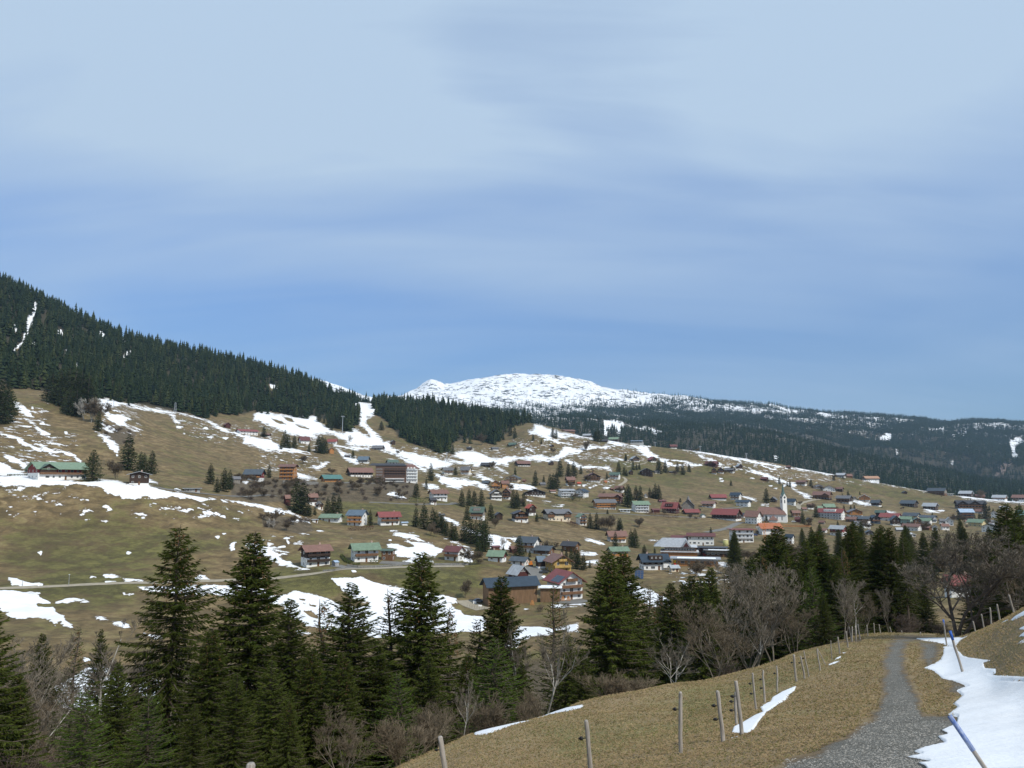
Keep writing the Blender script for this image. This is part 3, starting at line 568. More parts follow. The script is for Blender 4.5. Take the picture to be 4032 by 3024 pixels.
mv = q('ShaderNodeVectorMath', operation='SCALE'); l_.new(col, mv.inputs[0]); l_.new(mot, mv.inputs['Scale']); col = mv.outputs[0]
# streaky fine grain for near grass
col = mixc_(step(nE, .38, .62, .0, .45), col, mixc_(.5, col, (.34, .27, .15)))
# gravel
gn = q('ShaderNodeTexVoronoi'); gn.inputs['Scale'].default_value = 60; l_.new(geo.outputs['Position'], gn.inputs['Vector'])
gsep = q('ShaderNodeSeparateColor'); l_.new(gn.outputs['Color'], gsep.inputs[0])
gcol = mixc_(step(gsep.outputs[0], 0, 1), (.085, .078, .065), (.34, .33, .29))
gcol = mixc_(step(nT, .35, .7), gcol, mixc_(.45, gcol, (.10, .095, .075)))
gfac = math_('ADD', attr('gravel'), math_('MULTIPLY_ADD', nB, 2.2, -1.1)); gfac = math_('ADD', gfac, math_('MULTIPLY_ADD', nC, 1.3, -.65))
soil = step(gfac, -.6, .1, 0, .7); col = mixc_(soil, col, (.10, .07, .045)); gfac = step(gfac, -.15, .35); col = mixc_(gfac, col, gcol)
# snow
sfac = math_('ADD', attr('snow'), math_('MULTIPLY_ADD', nS, 3.4, -1.70)); sfac = math_('ADD', sfac, math_('MULTIPLY_ADD', nB, 1.5, -.75))
sf = step(sfac, -.03, .03)
mud = step(sfac, -.30, -.06, 0, .55)
col = mixc_(mud, col, (.085, .060, .038))
nR = noi(.028, 9, .70, .3, (1, 1, 2.2))
scol = mixc_(step(nM, .35, .7), (.84, .86, .88), (.72, .73, .74))
scol = mixc_(step(sfac, .28, .02, 0, .35), scol, (.52, .49, .44))
scol = mixc_(step(nE, .3, .8, 0, .25), scol, (.62, .62, .62))
# wind-blown rock and shrubs poking out of the high snow
mtf = attr('mtn'); rkf = math_('MULTIPLY', step(math_('ADD', nR, math_('MULTIPLY_ADD', nG, .42, -.21)), .548, .566), mtf)
colS = mixc_(rkf, scol, (.05, .055, .055))
col = mixc_(sf, col, colS)
b_ = q('ShaderNodeBsdfPrincipled'); b_.inputs['Roughness'].default_value = .9; b_.inputs['Specular IOR Level'].default_value = .15
l_.new(col, b_.inputs['Base Color'])
hgt = math_('ADD', math_('MULTIPLY', nC, .035), math_('MULTIPLY', nE, .03)); hgt = math_('ADD', hgt, math_('MULTIPLY', gn.outputs['Distance'], math_('MULTIPLY', gfac, .03)))
hsel = q('ShaderNodeMix'); l_.new(sf, hsel.inputs['Factor']); l_.new(hgt, hsel.inputs['A']); l_.new(math_('MULTIPLY', nC, .012), hsel.inputs['B'])
hb = math_('ADD', hsel.outputs['Result'], math_('MULTIPLY', nB, .10)); hb = math_('ADD', hb, math_('MULTIPLY', sf, .03))
bp_ = q('ShaderNodeBump'); bp_.inputs['Strength'].default_value = .9; bp_.inputs['Distance'].default_value = 1.0
l_.new(hb, bp_.inputs['Height']); l_.new(bp_.outputs[0], b_.inputs['Normal'])
o_ = q('ShaderNodeOutputMaterial'); l_.new(b_.outputs[0], o_.inputs['Surface'])

th_ = np.clip(SNOW * 1.6 + .3, 0, 1); Z += th_ * np.where(RG < 110, .03, np.where(RG < 2200, .45, 0))
nr, na = Z.shape
V = np.stack([GX, GY, Z], -1).reshape(-1, 3)
ii, jj = np.meshgrid(np.arange(nr - 1), np.arange(na), indexing='ij'); j2 = (jj + 1) % na
F_ = np.stack([ii * na + jj, ii * na + j2, (ii + 1) * na + j2, (ii + 1) * na + jj], -1).reshape(-1, 4)
F_ = F_[:, ::-1]
isp = ((GRAV > -.25) & (RG < 100) & (RG > 8)).reshape(-1)
fp = isp[F_].all(1)
FIELDS = dict(snow=SNOW, forest=FOREST, scrub=SCRUB, gravel=GRAV, green=GREEN, dark=DARK, rock=ROCK, near=np.clip((125 - RG) / 20, 0, 1) * (SCRUB < 0), mtn=np.clip((RG - 3800) / 600, 0, 1))
def ground_obj(name, faces, cap=None):
    u, inv = np.unique(faces, return_inverse=True)
    VV = V[u]; FF = inv.reshape(faces.shape).astype(np.int32)
    me = mesh_np(name, VV, FF, gm, smooth=True)
    for k, a in FIELDS.items():
        at = me.attributes.new(k, 'FLOAT', 'POINT'); at.data.foreach_set('value', a.reshape(-1)[u].astype(np.float32))
    return link(name, me, kind='structure')
ground_obj('ground', F_[~fp]); ground_obj('path', F_[fp])
cp = MB(); k = 24; cp.poly([(0.41 * math.sin(2 * PI * i / k), 0.41 * math.cos(2 * PI * i / k), -1.66) for i in range(k)], [tuple(range(k))[::-1]])
# ---------------- tree prototypes ----------------
M_needle = mat('spruce_needles', (.028, .044, .008), .8, var2=(.080, .094, .020), scale=.9, spec=.04, objvar=.25, trans=.18)
M_needle_b = mat('young_needles', (.035, .070, .010), .8, var2=(.095, .135, .022), scale=1.2, spec=.04, objvar=.15, trans=.15)
M_far = mat('forest_needles', (.007, .017, .009), .85, var2=(.036, .050, .018), scale=.07, spec=.05, coord='Object')
M_mid = mat('hill_needles', (.018, .030, .013), .85, var2=(.042, .054, .019), scale=.5, spec=.05, objvar=.25)
M_bark = mat('spruce_bark', (.10, .078, .06), .9, var=.4, scale=5, bump=.3)
M_cone = mat('cones', (.19, .10, .045), .8, var=.3, scale=8)
M_grey = mat('grey_bark', (.150, .128, .098), .9, var=.35, scale=3, objvar=.15)
M_pale = mat('pale_bark', (.36, .34, .30), .85, var=.5, scale=2.5, objvar=.1)
M_dark = mat('dark_bark', (.085, .068, .055), .9, var=.4, scale=3, objvar=.15)
M_twig = mat('brown_twigs', (.130, .102, .068), .9, var=.25, scale=3, objvar=.15)
M_redtwig = mat('reddish_twigs', (.085, .063, .048), .9, var=.25, scale=3, objvar=.15)

def spruce_mesh(name, H, Rb, seed, whorl=.42, nb=7, tw=.10, wid=.07, lt=(.22, .5), droop=.35, hang=.5, matn=None, bare=0.0, ragged=.25, tmin=0.0, single=False):
    g = np.random.default_rng(seed); quads = []; stems = []
    h = .4 + tmin * H
    while h < H - .15:
        t = h / H
        prof = (1 - t) ** .82 * (1 - .35 * max(0, .18 - t) / .18)
        n = max(3, int(round(nb * (.5 + .6 * (1 - t))))); a0 = g.uniform(0, 2 * PI)
        for k in range(n):
            if g.random() < bare: continue
            a = a0 + 2 * PI * k / n + g.normal(0, .22)
            Lb = Rb * prof * (1 + g.normal(0, ragged)) + .12
            if Lb < .1: continue
            up = .55 * t ** 1.5 - .12
            hb = h + g.normal(0, .12)
            ns = max(2, int(Lb / tw)); s = (np.arange(ns) + g.uniform(0, 1, ns)) / ns
            s = np.clip(s * 1.02, .06, 1)
            def pos(s_):
                rad = s_ * Lb; zz = hb + Lb * (up * s_ - droop * s_ ** 2 * (1 - t * .6) + .22 * s_ ** 3)
                return rad, zz
            rad, zz = pos(s); off = g.normal(0, .03, ns)
            base = np.stack([rad * math.cos(a) - off * math.sin(a), rad * math.sin(a) + off * math.cos(a), zz], 1)
            side = np.where(g.random(ns) < .5, 1, -1)
            sp = g.uniform(.35, 1.1, ns) * side
            ln = g.uniform(lt[0], lt[1], ns) * (.45 + .75 * np.sin(np.clip(s, 0, 1) * PI * .85 + .25)) * (.5 + .5 * min(1, Lb / 1.5))
            d = np.stack([np.cos(a + sp), np.sin(a + sp), -hang * g.uniform(.2, 1.6, ns) * (1 - .55 * t) + .25 * t], 1)
            d /= np.linalg.norm(d, axis=1)[:, None]
            tip = base + d * ln[:, None]
            rv = g.normal(0, 1, (ns, 3)); rv[:, 2] *= .35
            w = np.cross(d, rv); w /= np.linalg.norm(w, axis=1)[:, None] + 1e-6
            mid = base + d * (ln * .45)[:, None]; ww = wid * g.uniform(.6, 1.3, ns)
            quads.append(np.stack([base, mid + w * ww[:, None], tip, mid - w * ww[:, None]], 1))
            r1, z1 = pos(.55); r2, z2 = pos(1.0)
            ca, sa = math.cos(a), math.sin(a)
            stems.append(((0, 0, hb), (r1 * ca, r1 * sa, z1), .012 * Lb + .008, .008 * Lb + .006)); stems.append(((r1 * ca, r1 * sa, z1), (r2 * ca * .97, r2 * sa * .97, z2), .008 * Lb + .006, .003))
        h += whorl * (1 - .45 * t) * g.uniform(.8, 1.2)
    # leader tuft
    Q = np.concatenate(quads); V = Q.reshape(-1, 3); Fq = np.arange(len(V)).reshape(-1, 4)
    return mesh_np(name, V, Fq, matn or M_needle), stems
def seg_arrays(segs, n=3):
    if not segs: return None
    A = np.array([s[0] for s in segs], float); B = np.array([s[1] for s in segs], float)
    ra = np.array([s[2] for s in segs]); rb = np.array([s[3] for s in segs])
    d = B - A; d /= np.linalg.norm(d, axis=1)[:, None] + 1e-9
    ref = np.where(np.abs(d[:, 2:3]) > .9, np.array([[1., 0, 0]]), np.array([[0, 0, 1.]]))
    u = np.cross(d, ref); u /= np.linalg.norm(u, axis=1)[:, None] + 1e-9; w = np.cross(d, u)
    ring = []
    for P0, r in ((A, ra), (B, rb)):
        for k in range(n):
            t = 2 * PI * k / n; ring.append(P0 + u * (r * math.cos(t))[:, None] + w * (r * math.sin(t))[:, None])
    V = np.stack(ring, 1).reshape(-1, 3); m = len(segs); b = np.arange(m)[:, None] * 2 * n
    F = np.concatenate([b + np.array([[k, (k + 1) % n, n + (k + 1) % n, n + k]]) for k in range(n)])
    return V, F
def seg_mesh(name, segs, mat_, n=3):
    V, F = seg_arrays(segs, n); return mesh_np(name, V, F, mat_)
def trunk_mesh(name, H, r, stems, mat_, seed=0, top=1.0):
    g = np.random.default_rng(seed); m = 8; pts = [(g.normal(0, .02) * i, g.normal(0, .02) * i, -1.5 + (H * top + 1.5) * i / m) for i in range(m + 1)]
    segs = [(pts[i], pts[i + 1], r * (1.15 - i / m) + .015, r * (1.15 - (i + 1) / m) + .015 if i < m - 1 else .012) for i in range(m)]
    V1, F1 = seg_arrays(segs, 7)
    if stems: V2, F2 = seg_arrays(stems, 3); V1 = np.concatenate([V1, V2]); F1 = [F1, F2 + (len(V1) - len(V2))]
    return mesh_np(name, V1, F1, mat_)
def cones_mesh(name, H, Rb, seed):
    g = np.random.default_rng(seed); mb = []
    for k in range(130):
        t = g.uniform(.72, .97); a = g.uniform(0, 2 * PI); rr = Rb * (1 - t) ** .82 * g.uniform(.55, 1.0)
        x, y, z = rr * math.cos(a), rr * math.sin(a), H * t - rr * .1
        mb.append(((x, y, z), (x, y, z - .07), .02, .034)); mb.append(((x, y, z - .07), (x, y, z - .17), .034, .012))
    return seg_mesh(name, mb, M_cone, 5)
PROTO = {}
def make_spruce(key, H, Rb, seed, cones=False, **kw):
    tr = kw.pop('trunk', .22); nm, st = spruce_mesh('crown_' + key, H, Rb, seed, **kw)
    PROTO[key] = (H, [('crown', nm), ('trunk', trunk_mesh('trunk_' + key, H, tr, st, M_bark, seed))] + ([('cones', cones_mesh('cones_' + key, H, Rb, seed))] if cones else []))
make_spruce('big', 22, 5.6, 1, cones=True, tw=.048, wid=.046, lt=(.28, .75), droop=.42, hang=1.1, ragged=.30, whorl=.56, nb=10)
make_spruce('full', 20, 5.0, 2, cones=True, tw=.045, wid=.050, lt=(.28, .65), droop=.30, hang=.7, whorl=.42, nb=12, ragged=.20)
make_spruce('full2', 20, 4.8, 3, tw=.047, wid=.050, lt=(.26, .6), droop=.22, hang=.55, whorl=.42, nb=12, ragged=.24)
make_spruce('slim', 16, 2.7, 4, cones=True, tw=.055, wid=.034, lt=(.15, .4), droop=.15, hang=.35, whorl=.45, nb=8, ragged=.28)
make_spruce('young', 11, 3.2, 5, tw=.050, wid=.030, lt=(.15, .38), droop=.08, hang=.25, whorl=.34, nb=9, ragged=.14, matn=M_needle_b, trunk=.12)
make_spruce('high', 24, 3.6, 6, tw=.07, wid=.055, lt=(.25, .6), droop=.45, hang=.9, whorl=.55, nb=9, ragged=.25, tmin=.3, trunk=.26)
make_spruce('mid1', 18, 4.0, 11, tw=.24, wid=.19, lt=(.6, 1.2), droop=.25, hang=.6, whorl=.75, nb=8, ragged=.18, matn=M_mid)
make_spruce('mid2', 18, 3.7, 12, tw=.24, wid=.19, lt=(.6, 1.3), droop=.35, hang=.9, whorl=.8, nb=8, ragged=.25, matn=M_mid)
make_spruce('midfat', 14, 3.9, 13, tw=.28, wid=.17, lt=(.4, .9), droop=.1, hang=.4, whorl=.6, nb=10, ragged=.1, matn=M_mid)

def bare_tree(seed, H, spread=.5, stems=1, levels=5, r0=.16, up=.25, kids=(3, 5), tmin=.25, tw=.013, curl=.18):
    g = np.random.default_rng(seed); segs = []
    def grow(p, d, ln, r, lv):
        n = 3 if lv > 1 else 4 if lv == levels else 2
        n = 5 if lv == levels else n
        pts = [np.array(p)]; dd = np.array(d, float)
        for i in range(n):
            dd = dd + g.normal(0, curl * (.6 if lv == levels else 1), 3) + np.array([0, 0, up * .35]); dd /= np.linalg.norm(dd)
            pts.append(pts[-1] + dd * ln / n)
        re = max(tw, r * .45)
        for i in range(n):
            segs.append((pts[i], pts[i + 1], r + (re - r) * i / n, r + (re - r) * (i + 1) / n))
        if lv == 0: return
        k = g.integers(kids[0], kids[1] + 1) + (3 if lv == levels else 0)
        for j in range(k):
            s = g.uniform(tmin if lv == levels else .25, 1.0); q = min(n - 1, int(s * n)); f = s * n - q
            b = pts[q] * (1 - f) + pts[q + 1] * f
            a = g.uniform(0, 2 * PI); ax = np.array([math.cos(a), math.sin(a), g.uniform(-.1, .5)])
            nd_ = dd * (1 - spread) + ax * spread; nd_ /= np.linalg.norm(nd_)
            grow(b, nd_, ln * g.uniform(.42, .68) * (1.15 - .4 * s), min(max(tw, r * (.62 - .25 * s)), max(tw, r + (re - r) * s)), lv - 1)
    for s in range(stems):
        a = g.uniform(0, 2 * PI); o = .0 if stems == 1 or levels > 3 else .03
        d = np.array([math.cos(a) * (.0 if stems == 1 else .35), math.sin(a) * (.0 if stems == 1 else .35), 1.0])
        grow((math.cos(a) * o, math.sin(a) * o, -.5), d, H * g.uniform(.5, .62), r0 * (1 if stems == 1 else .6), levels)
    V = np.array([s[1] for s in segs]); f = H / V[:, 2].max()
    return [(s[0] * f, s[1] * f, s[2], s[3]) for s in segs]
def make_bare(key, mtrunk, mtwig, H, seed, split=.03, n=3, **kw):
    segs = bare_tree(seed, H, **kw)
    th = [s for s in segs if s[2] > split]; fi = [s for s in segs if s[2] <= split]; th = [s for s in th]
    PROTO[key] = (H, [('trunk', seg_mesh('trunk_' + key, th, mtrunk, 5)), ('branches', seg_mesh('branches_' + key, fi, mtwig, n))])
make_bare('birch', M_pale, M_grey, 13, 21, stems=1, r0=.13, spread=.40, up=.3, levels=5, curl=.22)
make_bare('grey1', M_grey, M_grey, 14, 22, stems=2, r0=.22, spread=.45, up=.28, levels=5)
make_bare('grey2', M_grey, M_twig, 12, 23, stems=3, r0=.18, spread=.5, up=.2, levels=5)
make_bare('maple', M_dark, M_grey, 13, 24, stems=3, r0=.30, spread=.50, up=.26, levels=5, kids=(4, 5), tmin=.12, curl=.24, tw=.017)
make_bare('bush', M_twig, M_twig, 4, 25, stems=9, r0=.05, spread=.42, up=.15, levels=3, kids=(4, 6), split=.016, tw=.009)
make_bare('redbush', M_redtwig, M_redtwig, 4, 26, stems=8, r0=.045, spread=.55, up=.1, levels=3, kids=(4, 6), split=.016, tw=.009)
make_bare('farbare', M_grey, M_twig, 12, 27, stems=3, r0=.2, spread=.5, up=.2, levels=4, kids=(4, 6), tw=.045, split=.08)
make_bare('farwhite', M_pale, M_pale, 12, 28, stems=3, r0=.2, spread=.45, up=.3, levels=3, kids=(4, 5), tw=.05, split=.08)
TREES = []      # (object, px, py, px height)
def plant(key, x, y, z, H, wide=1.0, name='spruce', label=None, cat='spruce', group=None, root=None):
    H0, parts = PROTO[key]; s = H / H0
    o = bpy.data.objects.new(name, None); C.objects.link(o); o.empty_display_size = .5
    o.location = (x, y, z); o.rotation_euler = (random.gauss(0, .012), random.gauss(0, .012), random.uniform(0, 6.28)); o.scale = (s * wide, s * wide, s)
    if label: o['label'] = label
    o['category'] = cat
    if group: o['group'] = group
    for nm, me in parts:
        c = bpy.data.objects.new(nm, me); C.objects.link(c); c.parent = o
        if nm == 'cones': c['kind'] = 'stuff'
    return o
def plant_top(px, py, r, key, wide=1.0, **kw):
    """tree whose top is seen at this picture point, rooted in the ground at distance r"""
    a, te = azte(px, py); x = r * math.sin(float(a)); y = r * math.cos(float(a)); z = height(x, y)
    return plant(key, x, y, z - .1, float(te) * r - z, wide, **kw)

# ---------------- spruces of the near belt ----------------
B_ = 'spruces in the ravine below the meadow'
near = [
 (-60, 2300, 46, 'full', 1.0, 'dark spruce cut off by the left edge of the view, its bough reaching over snow'),
 (698, 2058, 53, 'big', .95, 'tall old spruce with tiered drooping boughs, in front of the valley road on the left'),
 (998, 2085, 57, 'full', .95, 'tall full spruce right of the old tiered spruce, brown cones near its top'),
 (1145, 2352, 50, 'full2', 1.05, 'spruce with a thin bare leader just right of the tall full spruce'),
 (1284, 2355, 60, 'slim', 1.2, 'slim spruce with an open top in front of the left part of the valley snowfield'),
 (1376, 2288, 47, 'full2', 1.15, 'dense dark spruce with a pointed leader between two slim spruces'),
 (1542, 2314, 62, 'slim', 1.05, 'see-through slim spruce standing before the middle of the snowfield'),
 (1642, 2166, 60, 'full', .95, 'tall spruce with a rusty brown cone-laden top below the white chalet with maroon roof'),
 (1773, 2384, 66, 'slim', .95, 'thin sparse spruce right of the rusty-topped tall spruce'),
 (1872, 2430, 62, 'slim', 1.0, 'small sparse spruce in front of the right end of the snowfield'),
 (1968, 2258, 60, 'full', .85, 'tall dark spruce in front of the wooden barn gable'),
 (1948, 2505, 45, 'young', 1.3, 'bright green young spruce in front of the barn spruce'),
 (2183, 2285, 88, 'slim', .9, 'narrow spruce poking up in front of the red-roofed farmhouse'),
 (2398, 2158, 74, 'full', .95, 'left half of the pair of very tall spruces right of the farmhouse'),
 (2447, 2164, 78, 'full', 1.0, 'right half of the pair of very tall spruces right of the farmhouse'),
 (2238, 2500, 68, 'full2', .9, 'dark spruce behind the pale-trunked birch'),
 (2300, 2560, 60, 'full2', .9, 'low dark spruce at the left foot of the very tall pair'),
 (344, 2706, 37, 'young', 1.2, 'young spruce with pale green tips in the lower left corner'),
 (165, 2490, 92, 'full2', .85, 'spruce with a brownish crown on the slope above the lower left scrub'),
 (298, 2462, 100, 'slim', .9, 'thin dark spruce right of the brownish one at the left'),
 (400, 2475, 104, 'full2', .7, 'dark spruce behind the spreading bare tree at the left'),
 (2546, 2300, 112, 'slim', 1.2, 'thin spruce in front of the snow strip below the solar panel rack'),
 (2586, 2318, 118, 'slim', 1.2, 'small thin spruce beside the thin one below the solar panel rack'),
 (2640, 2288, 104, 'full', .9, 'dark spruce below the low white workshop, left of its cluster'),
 (2690, 2290, 110, 'full2', .95, 'broad dark spruce in the middle of the cluster below the workshop'),
 (2723, 2258, 112, 'full', .95, 'dense spruce right of the middle in the cluster below the workshop'),
 (2791, 2226, 118, 'full', .8, 'spruce with a spindly brownish top, right end of the cluster below the workshop'),
 (2760, 2268, 98, 'full2', 1.0, 'spruce with wide lower boughs in front of the cluster below the workshop'),
 (3063, 2064, 120, 'full', 1.1, 'broad spruce whose top overlaps the orange roofs below the church'),
 (3018, 2104, 126, 'full2', 1.0, 'spruce beside the crane mast below the church'),
 (3207, 2086, 118, 'full', 1.15, 'broad spruce below the church bank, left of the white chalet with pale roof'),
 (3166, 2122, 112, 'full2', .9, 'shorter spruce between the two broad ones below the church'),
 (3335, 2064, 116, 'full', .95, 'tall spruce covering the right end of the white chalet with pale roof'),
 (3362, 2054, 122, 'full2', .9, 'tall narrow spruce right of the white chalet with pale roof'),
 (3197, 2225, 84, 'young', 1.0, 'dark green spruce with brownish boughs behind the fence line'),
 (3240, 2330, 80, 'full2', .9, 'lower dark spruce directly behind the middle fence posts'),
 (3429, 2094, 128, 'high', 1.1, 'spruce with a long bare trunk at the left of the tall grove'),
 (3454, 2074, 122, 'full', .9, 'dense spruce with twin tips in the tall grove'),
 (3472, 2066, 130, 'full2', .9, 'dark spruce at the back of the tall grove'),
 (3508, 2072, 120, 'full', .85, 'spruce with a pointed tip at the right of the tall grove'),
 (3557, 2084, 112, 'high', 1.0, 'spruce with two pale bare trunks at the right edge of the tall grove'),
 (3851, 2108, 128, 'full2', .95, 'spruce behind the right side of the big bare maple'),
 (3897, 2096, 122, 'full', 1.0, 'broader spruce behind the right side of the big bare maple'),
 (3957, 1976, 150, 'full', 1.15, 'huge spruce towering over the houses at the right edge'),
 (4002, 1990, 140, 'full2', 1.1, 'huge spruce at the right edge beside the tallest one'),
 (3985, 2060, 118, 'full2', 1.1, 'dark spruce under the two huge ones at the right edge'),
]
more = [(470, 2600, 45, 'full2', .9, 'spruce filling the gap left of the old tiered spruce, top lost among its boughs'), (590, 2720, 38, 'young', 1.1, 'bright young spruce at the foot of the old tiered spruce'), (835, 2470, 46, 'full', .95, 'dense spruce between the two tallest ones on the left'),
 (930, 2640, 39, 'full2', 1.0, 'low broad spruce before the tall full spruce'), (1075, 2590, 41, 'full2', 1.0, 'low dark spruce under the one with bare leader'), (1225, 2540, 43, 'full', 1.0, 'broad spruce at the foot of the slim one with open top'), (1490, 2540, 47, 'full2', .95, 'spruce whose boughs touch the fanned pale bare tree'),
 (1580, 2640, 44, 'young', 1.1, 'bright young spruce above the round brown bush'), (765, 2760, 33, 'full2', .9, 'wide spruce cut off by the bottom edge at the left'), (1140, 2750, 34, 'full', .9, 'wide spruce cut off by the bottom edge near the middle'), (1350, 2560, 42, 'full', .9, 'dark spruce right at the foot of the pointed-leader spruce'), (1700, 2560, 50, 'full2', .9, 'dark spruce behind the pale brown bush at the meadow corner'), (1840, 2560, 52, 'full', .8, 'dark spruce behind the straight thin sapling'), (70, 2640, 48, 'full', .9, 'dark spruce low at the left edge'), (2050, 2600, 56, 'full2', .85, 'dark spruce left of the crooked pale birch')]
for px, py, r, k, w, lab in near + more: plant_top(px, py, r, k, w * (1.18 if r < 82 else 1.08), label=lab, group=B_)
# ---------------- bare trees of the near belt ----------------
bare = [
 (2128, 2365, 47, 'birch', .95, 'birch with a crooked pale trunk standing above the snowy edge of the meadow', 'birch'),
 (2080, 2400, 58, 'birch', .6, 'thin bare tree left of the crooked pale birch', 'bare tree'),
 (2655, 2452, 60, 'birch', 1.2, 'bare tree with two pale stems behind the meadow crest', 'bare tree'),
 (2612, 2480, 64, 'birch', 1.2, 'bare tree with a thin pale stem left of the two-stemmed one', 'bare tree'),
 (2815, 2375, 62, 'grey2', 1.0, 'bushy grey bare tree behind the nearest fence posts', 'bare tree'),
 (2950, 2195, 70, 'grey1', 1.1, 'large grey bare tree with several trunks behind the fence', 'bare tree'),
 (3030, 2190, 76, 'grey1', .9, 'tall grey bare tree right of the large many-trunked one', 'bare tree'),
 (2880, 2260, 84, 'grey2', 1.0, 'grey bare tree left of the large many-trunked one', 'bare tree'),
 (3120, 2330, 78, 'grey2', .9, 'bare tree behind the leaning fence brace', 'bare tree'),
 (3310, 2270, 88, 'grey1', .9, 'bare tree with slanting trunks behind the far fence posts', 'bare tree'),
 (3390, 2330, 92, 'grey2', .8, 'low bare tree left of the long-trunked spruces', 'bare tree'),
 (3490, 2300, 100, 'grey1', .6, 'slender bare tree between the grove and the far track', 'bare tree'),
 (3740, 2058, 78, 'maple', 1.3, 'big spreading bare maple with mossy dark limbs at the bend of the path', 'bare tree'),
 (3990, 2130, 84, 'grey2', 1.1, 'tall bare tree in front of the dark spruces at the right edge', 'bare tree'),
 (4070, 2120, 78, 'grey1', 1.0, 'bare tree cut off by the right edge of the view', 'bare tree'),
 (1355, 2770, 34, 'grey2', 1.0, 'bare tree with fanned pale branches in front of the dense dark spruce', 'bare tree'),
 (407, 2470, 66, 'birch', 1.3, 'pale spreading bare tree on the left before the brown slope', 'bare tree'),
 (249, 2585, 78, 'birch', 1.2, 'thin pale bare tree over the snow patch at the left', 'bare tree'),
 (90, 2520, 58, 'grey1', 1.1, 'bare tree with long arching branches near the left edge', 'bare tree'),
 (20, 2350, 60, 'birch', 1.0, 'bare tree in front of the snow at the left edge', 'bare tree'),
 (545, 2370, 62, 'birch', .9, 'bare tree half hidden left of the old tiered spruce', 'bare tree'),
 (1817, 2610, 36, 'birch', .8, 'straight thin bare sapling above the meadow corner', 'bare tree'),
 (1700, 2740, 31, 'bush', .9, 'pale brown bush behind the weathered corner post', 'bush'),
 (1590, 2780, 29, 'bush', 1.1, 'dense round brown bush left of the weathered corner post', 'bush'),
 (1890, 2700, 37, 'bush', 1.2, 'loose brown bush at the left end of the near snow strip', 'bush'),
 (2405, 2618, 45, 'bush', 1.5, 'fan shaped brown bush on the meadow crest below the tall pair of spruces', 'bush'),
 (2520, 2640, 50, 'bush', 1.5, 'low brown bush right of the fan shaped one on the meadow crest', 'bush'),
 (2080, 2700, 42, 'bush', 1.2, 'thin bush at the foot of the crooked pale birch', 'bush'),
 (3700, 2440, 88, 'redbush', 1.6, 'dark reddish bush at the foot of the big maple', 'bush'),
 (3870, 2420, 80, 'redbush', 1.5, 'dark reddish bush below the upper fence on the bank', 'bush'),
 (3560, 2460, 104, 'redbush', 1.6, 'reddish bush left of the far gravel track', 'bush'),
]
for px, py, r, k, w, lab, cat in bare:
    plant_top(px, py, r, k, w, name={'bare tree': 'bare_tree', 'birch': 'birch_tree', 'bush': 'bare_bush'}[cat], label=lab, cat=cat, group='bare trees and bushes below the meadow')
gb = np.random.default_rng(15)
for k in range(36):
    px = 2480 + k * 29 if k < 34 else gb.uniform(2480, 3450); top = np.interp(px, [2480, 2800, 3000, 3300, 3500], [2390, 2300, 2165, 2135, 2130]) + gb.uniform(-20, 110); r = gb.uniform(98, 165)
    plant_top(px, top, r, ['full', 'full2', 'slim', 'high'][gb.integers(0, 4)], gb.uniform(1.0, 1.3), label='dark spruce packed into the belt of woods behind the meadow fence', group='spruces packed into the belt of woods')
for k in range(16):
    px = gb.uniform(3620, 4120)
    if 3660 < px < 3900: continue
    top = gb.uniform(2130, 2290); r = gb.uniform(110, 190)
    plant_top(px, top, r, ['full', 'full2', 'high'][gb.integers(0, 3)], gb.uniform(.85, 1.05), label='dark spruce in the woods behind the bank at the right edge', group='spruces behind the right bank')
for k in range(22):
    px = 2900 + k * 31; top = gb.uniform(2105, 2190) + max(0, 3050 - px) * .5; r = gb.uniform(125, 185)
    plant_top(px, top, r, ['full', 'full2', 'high'][gb.integers(0, 3)], gb.uniform(1.0, 1.3), label='dark spruce at the back of the woods below the village', group='spruces at the back of the woods')
for k in range(46):
    px = gb.uniform(2880, 3980); py = gb.uniform(2165, 2290); X, Y, Zg, r = hit(px, py, 210, 560); sp_ = k % 2
    plant(['full', 'full2'][k % 4 // 2] if sp_ else 'farbare', X, Y, Zg - .2, gb.uniform(14, 21) if sp_ else gb.uniform(8, 14), 1.0, name='spruce' if sp_ else 'bare_tree', cat='spruce' if sp_ else 'bare tree', label='dark spruce on the valley floor between woods and lower village' if sp_ else 'leafless tree on the valley floor between woods and lower village', group='spruces on the valley floor' if sp_ else 'leafless trees on the valley floor')
g2 = np.random.default_rng(5)
for k in range(90):
    px = g2.uniform(-100, 3600); r = g2.uniform(70, 190)
    if k < 30: px = g2.uniform(-60, 240); r = g2.uniform(45, 150)
    x, y, z = on_az(px, r); key = ['redbush', 'bush', 'grey2', 'birch'][g2.integers(0, 4)]
    H = g2.uniform(2.5, 5) if 'bush' in key else g2.uniform(5, 9)
    b = 'bush' in key
    plant(key, x, y, z - .1, H, 1.2 if b else 1.0, name='bare_bush' if b else 'bare_tree', cat='bush' if b else 'bare tree',
          label='leafless scrub bush on the shady ravine floor among the spruces' if b else 'young leafless tree on the shady ravine floor among the spruces', group='scrub bushes on the ravine floor' if b else 'young bare trees on the ravine floor')
